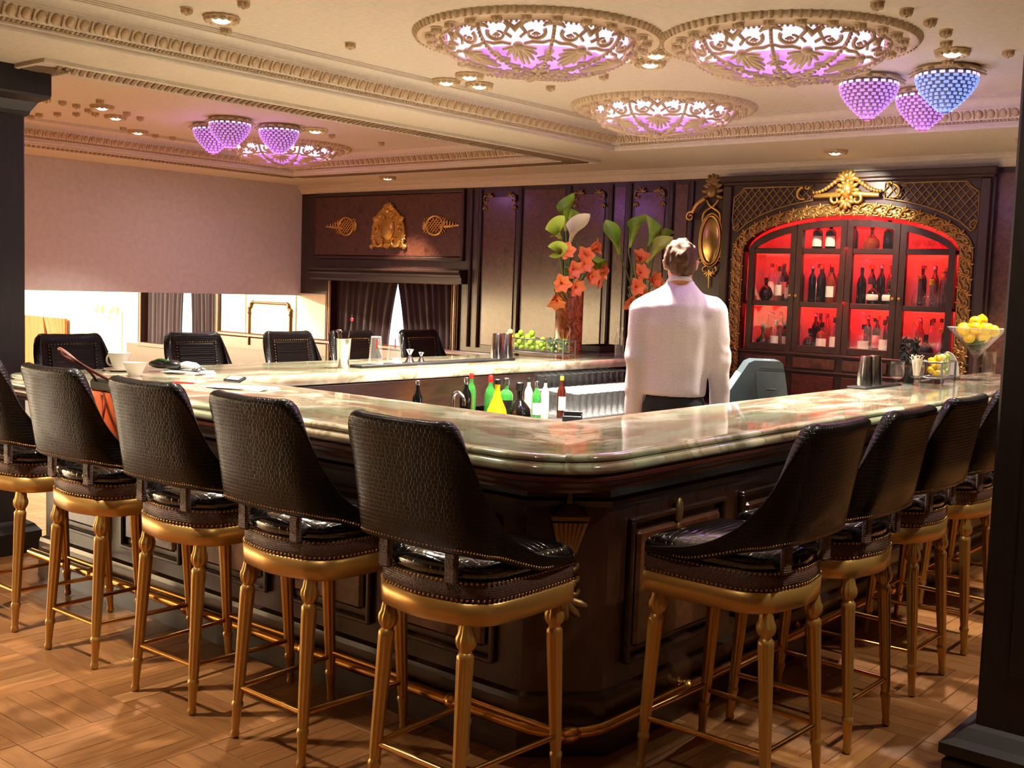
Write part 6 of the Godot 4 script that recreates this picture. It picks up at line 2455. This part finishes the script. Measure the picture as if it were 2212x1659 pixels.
	single("goblet", goblet, M.glass, Vector3(-2.28, TOP, -7.62), "stemmed glass behind the lemon rack", "glass", "stemmed glasses", Vector3.ZERO, Vector3(1.0, 1.4, 1.0))
	# dark fluffy plant pot behind
	t = thing("dark_bouquet", "dark bunch of foliage in a black pot behind the glasses", "plant", Vector3(-2.62, TOP, -7.12))
	put("pot", lathe_mesh([[0.0, 0.0], [0.035, 0.0], [0.045, 0.10], [0.042, 0.10], [0.0, 0.09]], 16), M.black, t)
	st = S()
	for n in 70:
		var a := n * 2.4
		var h := 0.12 + 0.16 * (n / 70.0)
		ell(st, Vector3.ZERO, Vector3(0.012, 0.004, 0.03), 6, 4, XF(Vector3(cos(a) * 0.045, h, sin(a) * 0.045), Vector3(n * 0.9, a, n * 0.4)))
	obj("foliage", st, sm(c(0.035, 0.06, 0.035), 0.7), t)
	# rack with lemons
	rk = jar_rack("steel rack with jars of lemons on the right counter", Vector3(-2.53, TOP, -7.40), PI / 2 + 0.12, 0.13, 0.40)
	for k in 3:
		var at: Vector3 = rk.transform * Vector3(-0.125 + 0.125 * k, 0.035, 0)
		var j = thing("garnish_jar", ["glass jar with half lemons at the rack's left end, right counter", "glass jar with lemon slices in the rack's middle, right counter", "glass jar with a lime at the rack's right end, right counter"][k], "jar", at, 0.0, "garnish jars")
		put("glass", jar, M.glass, j)
		for n in 6:
			var a := n * 2.4
			var o = put("fruit_piece", wedge_m, [M.lemon, M.lemon_flesh, M.lime][k], j, XF(Vector3(cos(a) * 0.02, 0.03 + 0.019 * n, sin(a) * 0.02), Vector3(n, a, n * 0.7), Vector3.ONE * 1.2))
	# folded white towel
	t = thing("bar_towel", "white towel draped over the rack's end beside the footed bowl", "towel", Vector3(-2.56, TOP, -7.68))
	st = S()
	var tw := [Vector3(-0.03, 0.15, 0.05), Vector3(-0.02, 0.155, 0.0), Vector3(0.0, 0.10, -0.04), Vector3(0.01, 0.03, -0.05), Vector3(0.02, 0.012, -0.07), Vector3(0.03, 0.012, -0.10)]
	tube(st, smoothpts(tw, 4), 0.055, 10, true, 0.16, Vector3(0, 0.4, -1))
	obj("cloth", st, M.paper, t)
	# large footed glass with lemons
	t = thing("footed_bowl", "large martini-shaped glass bowl full of lemons near the right pillar", "bowl", Vector3(-2.45, TOP, -7.88))
	put("glass", lathe_mesh([[0.0, 0.0], [0.085, 0.0], [0.086, 0.004], [0.030, 0.016], [0.016, 0.030], [0.012, 0.06], [0.018, 0.09], [0.010, 0.11], [0.010, 0.15], [0.030, 0.170], [0.190, 0.350], [0.193, 0.352], [0.189, 0.353], [0.028, 0.176], [0.0, 0.170]], 36), M.glass_bowl, t)
	put("rim", lathe_mesh([[0.190, 0.349], [0.1945, 0.352], [0.192, 0.355], [0.1885, 0.352]], 36), M.glass_edge, t)
	st = S()
	for n in 10:
		var a := n * 2.4
		ell(st, Vector3.ZERO, Vector3(0.035, 0.006, 0.055), 8, 5, XF(Vector3(cos(a) * 0.04 * sqrt(n / 10.0), 0.205 + 0.008 * n, sin(a) * 0.04 * sqrt(n / 10.0)), Vector3(0.4 * sin(n), a, 0.5)))
	obj("green_leaves", st, M.leaf_dark, t)
	var lm := lemon_mesh()
	var spots := [[-0.105, 0.36, 0.03], [-0.04, 0.375, 0.06], [0.03, 0.37, 0.05], [0.10, 0.36, 0.02], [-0.02, 0.415, 0.0], [0.04, 0.425, -0.04], [0.10, 0.37, -0.07], [-0.07, 0.37, -0.06], [0.0, 0.375, -0.09], [-0.06, 0.31, 0.02], [0.03, 0.315, 0.03], [0.02, 0.31, -0.05]]
	var where := ["leftmost front", "front left", "front centre", "front right", "upper", "topmost", "right edge", "rear left", "rear", "sunken left", "sunken centre", "sunken rear"]
	for k in spots.size():
		# x offset runs along the picture's right, z towards the camera
		var o: Vector3 = Vector3(spots[k][0] * 0.77 - spots[k][2] * -0.64, spots[k][1] - 0.022, spots[k][0] * -0.64 + spots[k][2] * 0.77)
		single("lemon", lm, M.lemon, Vector3(-2.45, TOP, -7.88) + o, "yellow lemon, %s one in the large footed glass bowl" % where[k], "lemon", "lemons in the footed bowl", Vector3(1.2 + k, k * 1.7, 0.4), Vector3(1.25, 1.0, 1.25))

# ---------------------------------------------------------------- behind the bar
func build_under_bar():
	var st := S()
	# inner boards of the bar
	var ib = thing("bar_back_board", "dark board under the inner edge of the back counter", "board", Vector3(-4.89, 0, -4.9))
	bx(st, Vector3(-0.012, 0.80, -1.25), Vector3(0.012, 1.0, 1.30), 0.003)
	obj("board", st, M.wood_h, ib)
	st = S()
	bx(st, Vector3(-0.62, 0.08, -3.70), Vector3(0.45, 0.70, 1.28), 0.004)
	obj("lower_cabinets", st, M.wood, ib)
	t_counter(Vector3(-4.64, 0.70, -5.75), Vector3(0.50, 0.035, 4.1), "long steel work counter under the back counter")
	var lc = thing("work_cabinet", "low dark work cabinets behind the near bar counter", "cabinet", Vector3(-3.5, 0, -3.72))
	st = S()
	bx(st, Vector3(-0.72, 0.06, -0.02), Vector3(0.90, 0.70, 0.13), 0.004)
	obj("body", st, M.wood, lc)
	var rc = thing("work_cabinet", "low dark work cabinets behind the right bar counter", "cabinet", Vector3(-2.72, 0, -5.6))
	st = S()
	bx(st, Vector3(-0.24, 0.06, -1.4), Vector3(0.0, 0.82, 1.4), 0.004)
	obj("body", st, M.wood, rc)
	t_counter(Vector3(-2.85, 0.82, -5.6), Vector3(0.27, 0.03, 2.8), "steel work counter under the right bar counter")
	var sh = thing("glass_shelf", "raised open shelf of glasses under the back counter", "shelf", Vector3(-5.08, 0.735, -6.95))
	st = S()
	bx(st, Vector3(-0.17, 0.09, -0.75), Vector3(0.17, 0.105, 0.72), 0.003)
	obj("board", st, M.steel_dull, sh)
	for z in [-0.74, 0.0, 0.71]:
		st = S()
		bx(st, Vector3(-0.17, 0.0, z - 0.01), Vector3(0.17, 0.092, z + 0.01), 0.002)
		obj("support", st, M.steel_dull, sh)
	# crowd of stemless and stemmed glasses
	var tall := lathe_mesh([[0.0, 0.0], [0.026, 0.0], [0.028, 0.004], [0.033, 0.165], [0.0315, 0.165], [0.0265, 0.008], [0.0, 0.007]], 14)
	var short := lathe_mesh([[0.0, 0.0], [0.026, 0.0], [0.028, 0.003], [0.030, 0.130], [0.0285, 0.130], [0.0265, 0.007], [0.0, 0.006]], 14)
	var tall_rim := lathe_mesh([[0.0325, 0.159], [0.0338, 0.164], [0.033, 0.1665], [0.0308, 0.165], [0.0310, 0.159]], 14)
	var short_rim := lathe_mesh([[0.0295, 0.125], [0.0308, 0.129], [0.030, 0.1315], [0.0278, 0.130], [0.0280, 0.125]], 14)
	for r in 5:
		for k in 15:
			var at := Vector3(-4.44 - 0.075 * r, 0.7355, -6.05 - 0.075 * k - (0.037 if r % 2 else 0.0))
			tumbler(tall, tall_rim, at, "clear tumbler in the lower crowd, row %s from the front, %s from left" % [["one", "two", "three", "four", "five"][r], ORDINAL[k]], "glass", "lower crowd of glasses")
	for r in 4:
		for k in 15:
			var at := Vector3(-4.95 - 0.075 * r, 0.8405, -6.30 - 0.08 * k)
			tumbler(short, short_rim, at, "clear tumbler on the raised shelf behind, row %s, %s from left" % [["one", "two", "three", "four"][r], ORDINAL[k]], "glass", "raised glasses")
	# speed rail bottles, left to right
	if BM.is_empty():
		BM = bottle_meshes()
	var y := 0.7355
	bottle(3, Vector3(-4.62, y, -4.72), 1.2, M.glass_black, M.steel, null, "dark slim bottle beside the steel tap", "bottles on the work counter", 0.95)
	bottle(0, Vector3(-4.58, y, -5.10), 1.2, M.glass_black, M.steel, null, "black bottle with steel pourer, leftmost of the bottle row", "bottles on the work counter")
	var t = bottle(4, Vector3(-4.50, y, -5.30), 1.2, M.juice, M.black, null, "round-bellied bottle of orange yellow juice with black pourer", "bottles on the work counter", 1.15)
	bottle(3, Vector3(-4.70, y, -5.28), 1.2, M.glass_green, M.red, null, "green bottle with a red cap behind the juice", "bottles on the work counter")
	bottle(0, Vector3(-4.66, y, -5.42), 1.2, M.glass_green, M.red, null, "dark green bottle with a red cap right of the juice", "bottles on the work counter", 0.98)
	bottle(2, Vector3(-4.50, y, -5.52), 1.2, M.glass_black, M.black, null, "clear-shouldered dark bottle with a black pourer", "bottles on the work counter", 1.2)
	bottle(1, Vector3(-4.68, y, -5.60), 1.2, M.glass_green, M.steel, M.black, "bright green bottle with a black label", "bottles on the work counter", 1.05)
	bottle(0, Vector3(-4.49, y, -5.68), 1.2, M.glass_green, M.steel, M.label, "pale green slim bottle in front of the green one", "bottles on the work counter", 0.86)
	bottle(3, Vector3(-4.62, y, -5.76), 1.2, M.cream_liquid, M.black, M.paper, "cream bottle with black cap, left of the pair", "bottles on the work counter", 0.86)
	bottle(3, Vector3(-4.56, y, -5.86), 1.2, M.cream_liquid, M.black, M.paper, "cream bottle with black cap, right of the pair", "bottles on the work counter", 0.84)
	t = bottle(3, Vector3(-4.50, y, -5.96), 1.2, M.sauce, M.yellow, M.paper, "brown sauce bottle with a yellow cap and white label", "bottles on the work counter", 0.90)
	# steel tap
	t = thing("bar_tap", "curved steel tap over the work counter", "tap", Vector3(-4.52, 0.7355, -4.92))
	st = S()
	lathe(st, [Vector2(0, 0), Vector2(0.03, 0), Vector2(0.03, 0.008), Vector2(0.014, 0.014), Vector2(0.014, 0.03)], 12)
	obj("base", st, M.steel, t)
	st = S()
	tube(st, smoothpts([Vector3(0, 0.01, 0), Vector3(0, 0.18, 0), Vector3(0.03, 0.225, 0), Vector3(0.08, 0.20, 0), Vector3(0.085, 0.15, 0)], 5), 0.011, 8)
	obj("spout", st, M.steel, t)
	# caddy for napkins and picks
	t = thing("bar_caddy", "small black caddy in front of the glasses", "caddy", Vector3(-4.10, 0.62, -5.55), 0.6)
	st = S()
	bx(st, Vector3(-0.06, 0.0, -0.05), Vector3(0.06, 0.012, 0.05), 0.003)
	obj("bottom", st, M.black, t)
	for e in [[Vector3(-0.06, 0.01, -0.05), Vector3(0.06, 0.22, -0.042)], [Vector3(-0.06, 0.01, 0.042), Vector3(0.06, 0.20, 0.05)], [Vector3(-0.06, 0.01, -0.042), Vector3(-0.052, 0.21, 0.042)], [Vector3(0.052, 0.01, -0.042), Vector3(0.06, 0.21, 0.042)]]:
		st = S()
		bx(st, e[0], e[1], 0.003)
		obj("side", st, M.black, t)
	t = thing("ice_bin", "steel ice bin in the middle of the work area", "bin", Vector3(-4.05, 0, -5.3), 0.0)
	st = S()
	bx(st, Vector3(-0.25, 0.0, -0.45), Vector3(0.25, 0.60, 0.45), 0.006)
	obj("body", st, M.steel_dull, t)
	st = S()
	bx(st, Vector3(-0.27, 0.60, -0.47), Vector3(0.27, 0.618, 0.47), 0.004)
	obj("lid", st, M.steel, t)
	# point of sale terminal
	t = thing("sales_terminal", "grey blue sales terminal seen from behind, on the right work counter", "terminal", Vector3(-2.96, 0.8505, -5.62), 0.62)
	st = S()
	bx(st, Vector3(-0.10, 0.0, -0.10), Vector3(0.12, 0.10, 0.08), 0.02)
	obj("stand", st, M.plastic_grey, t)
	st = S()
	prism(st, PackedVector2Array([Vector2(-0.20, 0.06), Vector2(-0.01, 0.375), Vector2(0.02, 0.39), Vector2(0.16, 0.39), Vector2(0.175, 0.375), Vector2(0.185, 0.33), Vector2(0.02, 0.05)]), -0.13, 0.09)
	obj("housing", st, M.plastic_grey, t)
	st = S()
	prism(st, PackedVector2Array([Vector2(0.03, 0.33), Vector2(0.185, 0.33), Vector2(0.21, 0.19), Vector2(0.17, 0.10), Vector2(0.08, 0.10), Vector2(0.045, 0.20)]), -0.10, 0.10)
	obj("rear_cover", st, M.plastic_grey, t)
	st = S()
	box(st, Vector3(0.115, 0.235, 0.101), Vector3(0.05, 0.010, 0.004), Transform3D.IDENTITY, 0.001)
	obj("card_slot", st, M.black, t)
	st = S()
	box(st, Vector3(0.115, 0.345, 0.0905), Vector3(0.13, 0.008, 0.004))
	obj("ridge", st, M.plastic_dark, t)
	st = S()
	box(st, Vector3(0.10, 0.391, 0.0), Vector3(0.03, 0.002, 0.05))
	obj("sticker", st, M.white, t)
	st = S()
	box(st, Vector3(0, 0, 0), Vector3(0.005, 0.24, 0.18), XF(Vector3(-0.110, 0.215, -0.02), Vector3(0, 0, -0.545)))
	obj("screen", st, M.screen, t)
	area(t, t.transform * Vector3(-0.14, 0.23, -0.02), t.transform * Vector3(-1.0, 0.75, -0.02), Vector2(0.17, 0.22), 0.12, Color(0.55, 0.8, 1.0))

func tumbler(mesh, rim, at: Vector3, label: String, cat: String, group: String):
	var t = thing("drinking_glass", label, cat, at, 0.0, group)
	put("wall", mesh, M.tumbler, t)
	put("rim", rim, M.glass_edge, t)
	if BASE == null:
		BASE = lathe_mesh([[0.0, 0.001], [0.0268, 0.001], [0.0272, 0.010], [0.0, 0.012]], 14)
	put("base", BASE, M.glass_edge, t)

var BASE = null

func t_counter(at: Vector3, s: Vector3, label: String):
	var st := S()
	box(st, Vector3(0, s.y / 2, 0), s, Transform3D.IDENTITY, 0.004)
	return tag(obj("work_counter", st, M.steel_dull, null, XF(at)), label, "counter")

# ---------------------------------------------------------------- bartender
func smin(a: float, b: float, k: float) -> float:
	var h := clampf(0.5 + 0.5 * (b - a) / k, 0.0, 1.0)
	return lerpf(b, a, h) - k * h * (1.0 - h)

func cap_d(p: Vector3, a: Vector3, b: Vector3, ra: float, rb: float) -> float:
	var ab := b - a
	var t := clampf((p - a).dot(ab) / ab.length_squared(), 0.0, 1.0)
	return p.distance_to(a + ab * t) - lerpf(ra, rb, t)

func field(bones: Array, k: float, p: Vector3) -> float:
	# bone: [a, b, ra, rb, depth scale]
	var d := 1e3
	for b in bones:
		var q := p
		var sc: float = b[4]
		var v: float
		if sc == 1.0:
			v = cap_d(p, b[0], b[1], b[2], b[3])
		else:
			q.z = (p.z - b[0].z) / sc + b[0].z
			v = cap_d(q, b[0], b[1], b[2], b[3]) * (0.5 + 0.5 * sc)
		d = smin(d, v, k)
	return d

func nets(st: SurfaceTool, f: Callable, lo: Vector3, hi: Vector3, h: float):
	newsg(st)
	var n := Vector3i(((hi - lo) / h).ceil()) + Vector3i.ONE
	var vals := PackedFloat32Array()
	vals.resize(n.x * n.y * n.z)
	var i := 0
	for z in n.z:
		for y in n.y:
			for x in n.x:
				vals[i] = f.call(lo + Vector3(x, y, z) * h)
				i += 1
	var sx := 1
	var sy := n.x
	var sz := n.x * n.y
	var verts := {}
	for z in n.z - 1:
		for y in n.y - 1:
			for x in n.x - 1:
				var o := x + y * sy + z * sz
				var neg := 0
				for k in 8:
					if vals[o + (k & 1) * sx + ((k >> 1) & 1) * sy + ((k >> 2) & 1) * sz] < 0.0:
						neg += 1
				if neg == 0 or neg == 8:
					continue
				var acc := Vector3.ZERO
				var cnt := 0
				for e in [[0, 1], [2, 3], [4, 5], [6, 7], [0, 2], [1, 3], [4, 6], [5, 7], [0, 4], [1, 5], [2, 6], [3, 7]]:
					var a: int = e[0]
					var b: int = e[1]
					var va := vals[o + (a & 1) * sx + ((a >> 1) & 1) * sy + ((a >> 2) & 1) * sz]
					var vb := vals[o + (b & 1) * sx + ((b >> 1) & 1) * sy + ((b >> 2) & 1) * sz]
					if (va < 0.0) != (vb < 0.0):
						var pa := Vector3(a & 1, (a >> 1) & 1, (a >> 2) & 1)
						var pb := Vector3(b & 1, (b >> 1) & 1, (b >> 2) & 1)
						acc += pa.lerp(pb, va / (va - vb))
						cnt += 1
				verts[o] = lo + (Vector3(x, y, z) + acc / cnt) * h
	for z in range(1, n.z - 1):
		for y in range(1, n.y - 1):
			for x in range(1, n.x - 1):
				var o := x + y * sy + z * sz
				var v0 := vals[o]
				for ax in 3:
					var d: int = [sx, sy, sz][ax]
					var v1 := vals[o + d]
					if (v0 < 0.0) == (v1 < 0.0):
						continue
					var u: int = [sy, sz, sx][ax]
					var w: int = [sz, sx, sy][ax]
					var q := [o, o - u, o - u - w, o - w]
					var ok := true
					for k in q:
						if not verts.has(k):
							ok = false
					if not ok:
						continue
					if v0 < 0.0:
						quad(st, verts[q[0]], verts[q[1]], verts[q[2]], verts[q[3]])
					else:
						quad(st, verts[q[3]], verts[q[2]], verts[q[1]], verts[q[0]])

func hand_bones(w: Vector3, dir: Vector3, side: float) -> Array:
	# wrist, pointing direction of the fingers, side of the thumb along x
	var f := dir.normalized()
	var s := Vector3(side, 0, 0)
	s = (s - f * s.dot(f)).normalized()
	var up := s.cross(f)
	var o := []
	for k in 4:
		var root := w + f * 0.085 + s * (0.027 - 0.018 * k)
		var ln: float = [0.075, 0.082, 0.077, 0.060][k]
		var mid := root + f * ln * 0.5 + up * 0.006
		o.append([w + s * (0.012 - 0.008 * k), root, 0.017, 0.012, 1.0])
		o.append([root, mid, 0.0095, 0.0088, 1.0])
		o.append([mid, mid + f * ln * 0.45 + up * 0.022, 0.0088, 0.0075, 1.0])
	var tr := w + f * 0.03 + s * 0.03
	o.append([w + s * 0.01, tr, 0.016, 0.013, 1.0])
	o.append([tr, tr + f * 0.035 + s * 0.022, 0.012, 0.010, 1.0])
	o.append([tr + f * 0.035 + s * 0.022, tr + f * 0.062 + s * 0.028, 0.010, 0.008, 1.0])
	return o

func build_bartender():
	var t = thing("person", "bartender seen from behind in a white jacket and dark trousers, short brown hair", "person", Vector3(-3.16, 0.0, -5.19), 0.55)
	# skin: head, neck, hands
	var st := S()
	var wl := Vector3(-0.214, 0.915, -0.085)
	var wr := Vector3(0.236, 0.925, -0.13)
	var head := func(p: Vector3) -> float:
		var q := (p - Vector3(0, 1.755, -0.012))
		var d: float = (q / Vector3(0.076, 0.110, 0.096)).length() * 0.085 - 0.085
		d = smin(d, cap_d(p, Vector3(0, 1.69, -0.045), Vector3(0, 1.675, -0.055), 0.052, 0.045), 0.03)
		d = smin(d, cap_d(p, Vector3(0, 1.58, 0.012), Vector3(0, 1.70, 0.0), 0.062, 0.056), 0.02)
		d = smin(d, cap_d(p, Vector3(0, 1.755, -0.105), Vector3(0, 1.725, -0.122), 0.010, 0.014), 0.012)
		for s in [-1.0, 1.0]:
			d = smin(d, cap_d(p, Vector3(s * 0.079, 1.722, 0.004), Vector3(s * 0.084, 1.757, 0.012), 0.010, 0.014), 0.008)
			d = smin(d, cap_d(p, Vector3(s * 0.018, 1.772, -0.100), Vector3(s * 0.045, 1.772, -0.090), 0.008, 0.007), 0.01)
			d = max(d, -cap_d(p, Vector3(s * 0.030, 1.753, -0.112), Vector3(s * 0.033, 1.753, -0.112), 0.012, 0.012))
		d = smin(d, cap_d(p, Vector3(-0.02, 1.688, -0.100), Vector3(0.02, 1.688, -0.100), 0.008, 0.008), 0.008)
		return d
	nets(st, head, Vector3(-0.11, 1.54, -0.15), Vector3(0.11, 1.88, 0.11), 0.008)
	for hnd in [[wl, Vector3(0.15, -0.75, -0.6), 1.0], [wr, Vector3(-0.1, -0.35, -0.9), -1.0]]:
		var hb := hand_bones(hnd[0], hnd[1], hnd[2])
		var ff := func(p: Vector3) -> float: return field(hb, 0.006, p)
		var cc: Vector3 = hnd[0] + hnd[1].normalized() * 0.09
		nets(st, ff, cc - Vector3(0.10, 0.13, 0.13), cc + Vector3(0.10, 0.13, 0.13), 0.006)
	obj("body", st, M.skin, t)
	# eyes
	for s in [-1.0, 1.0]:
		st = S()
		ell(st, Vector3(s * 0.031, 1.753, -0.096), Vector3(0.011, 0.009, 0.009), 10, 6)
		obj("eye", st, M.white, t)
	# hair
	st = S()
	var fn := FastNoiseLite.new()
	fn.seed = 4
	fn.frequency = 22.0
	fn.fractal_octaves = 2
	var hair := func(p: Vector3) -> float:
		var q := p - Vector3(0, 1.772, 0.004)
		var d: float = (q / Vector3(0.087, 0.106, 0.108)).length() * 0.095 - 0.095
		d += fn.get_noise_3d(p.x, p.y * 0.45, p.z) * 0.016
		d = max(d, 1.678 - p.y + max(0.0, -p.z) * 0.9)
		d = max(d, -(p.z + 0.062 + max(0.0, p.y - 1.80) * 1.1))
		for s in [-1.0, 1.0]:
			d = max(d, -cap_d(p, Vector3(s * 0.085, 1.715, -0.012), Vector3(s * 0.088, 1.755, -0.004), 0.022, 0.020))
		return d
	nets(st, hair, Vector3(-0.105, 1.65, -0.11), Vector3(0.105, 1.89, 0.13), 0.008)
	obj("hair", st, M.hair, t)
	# jacket
	var jt := [
		[Vector3(0, 1.09, 0), Vector3(0, 1.27, 0.0), 0.172, 0.166, 0.66], [Vector3(0, 1.27, 0), Vector3(0, 1.42, 0.01), 0.166, 0.180, 0.64], [Vector3(0, 1.42, 0.01), Vector3(0, 1.48, 0.005), 0.180, 0.160, 0.60],
		[Vector3(-0.150, 1.500, 0.0), Vector3(0.150, 1.500, 0.0), 0.076, 0.076, 0.9], [Vector3(0, 1.52, 0.01), Vector3(0, 1.64, 0.004), 0.135, 0.060, 0.75]]
	var ja := [[Vector3(-0.185, 1.490, 0.0), Vector3(-0.214, 1.24, 0.005), 0.076, 0.058, 1.0], [Vector3(-0.214, 1.24, 0.005), Vector3(-0.216, 0.96, -0.05), 0.058, 0.054, 1.0]]
	var jc := [[Vector3(0.185, 1.490, 0.0), Vector3(0.230, 1.24, 0.0), 0.076, 0.058, 1.0], [Vector3(0.230, 1.24, 0.0), Vector3(0.238, 0.97, -0.08), 0.058, 0.054, 1.0]]
	var fold := FastNoiseLite.new()
	fold.seed = 12
	fold.frequency = 4.0
	fold.fractal_octaves = 2
	var jf := func(p: Vector3) -> float:
		var d := smin(field(jt, 0.05, p), min(field(ja, 0.03, p), field(jc, 0.03, p)), 0.035)
		# soft vertical drapes on the back, creases on the sleeves
		d += fold.get_noise_3d(p.x * 2.2, p.y * 0.45, p.z) * 0.010
		d += 0.004 * sin(p.y * 38.0 + p.x * 24.0 + fold.get_noise_3d(p.x, p.y, p.z + 5.0) * 5.0) * smoothstep(0.20, 0.28, absf(p.x)) * smoothstep(1.45, 1.30, p.y)
		if absf(p.x) < 0.166:
			d = max(d, 1.045 - p.y)
		d = max(d, p.y - 1.662)
		return d
	st = S()
	nets(st, jf, Vector3(-0.38, 0.89, -0.22), Vector3(0.40, 1.70, 0.17), 0.0125)
	obj("jacket", st, M.jacket, t)
	st = S()
	tube(st, smoothpts([Vector3(-0.058, 1.650, -0.02), Vector3(-0.045, 1.668, 0.045), Vector3(0, 1.672, 0.066), Vector3(0.045, 1.668, 0.045), Vector3(0.058, 1.650, -0.02)], 5), 0.013, 8)
	obj("collar", st, M.jacket, t)
	# trousers and shoes
	var tb := [[Vector3(0, 1.02, 0.0), Vector3(0, 1.10, 0.0), 0.148, 0.145, 0.66], [Vector3(-0.075, 0.97, 0.0), Vector3(-0.095, 0.52, -0.01), 0.092, 0.066, 1.0], [Vector3(-0.095, 0.52, -0.01), Vector3(-0.10, 0.06, 0.02), 0.066, 0.056, 1.0], [Vector3(0.075, 0.97, 0.0), Vector3(0.095, 0.52, -0.01), 0.092, 0.066, 1.0], [Vector3(0.095, 0.52, -0.01), Vector3(0.10, 0.06, 0.02), 0.066, 0.056, 1.0]]
	var tf := func(p: Vector3) -> float: return max(field(tb, 0.03, p), 0.05 - p.y)
	st = S()
	nets(st, tf, Vector3(-0.22, 0.02, -0.16), Vector3(0.22, 1.12, 0.16), 0.018)
	obj("trousers", st, M.trousers, t)
	for s in [-1.0, 1.0]:
		st = S()
		ell(st, Vector3(s * 0.10, 0.045, -0.05), Vector3(0.05, 0.045, 0.14), 12, 8)
		obj("shoe", st, M.black, t)
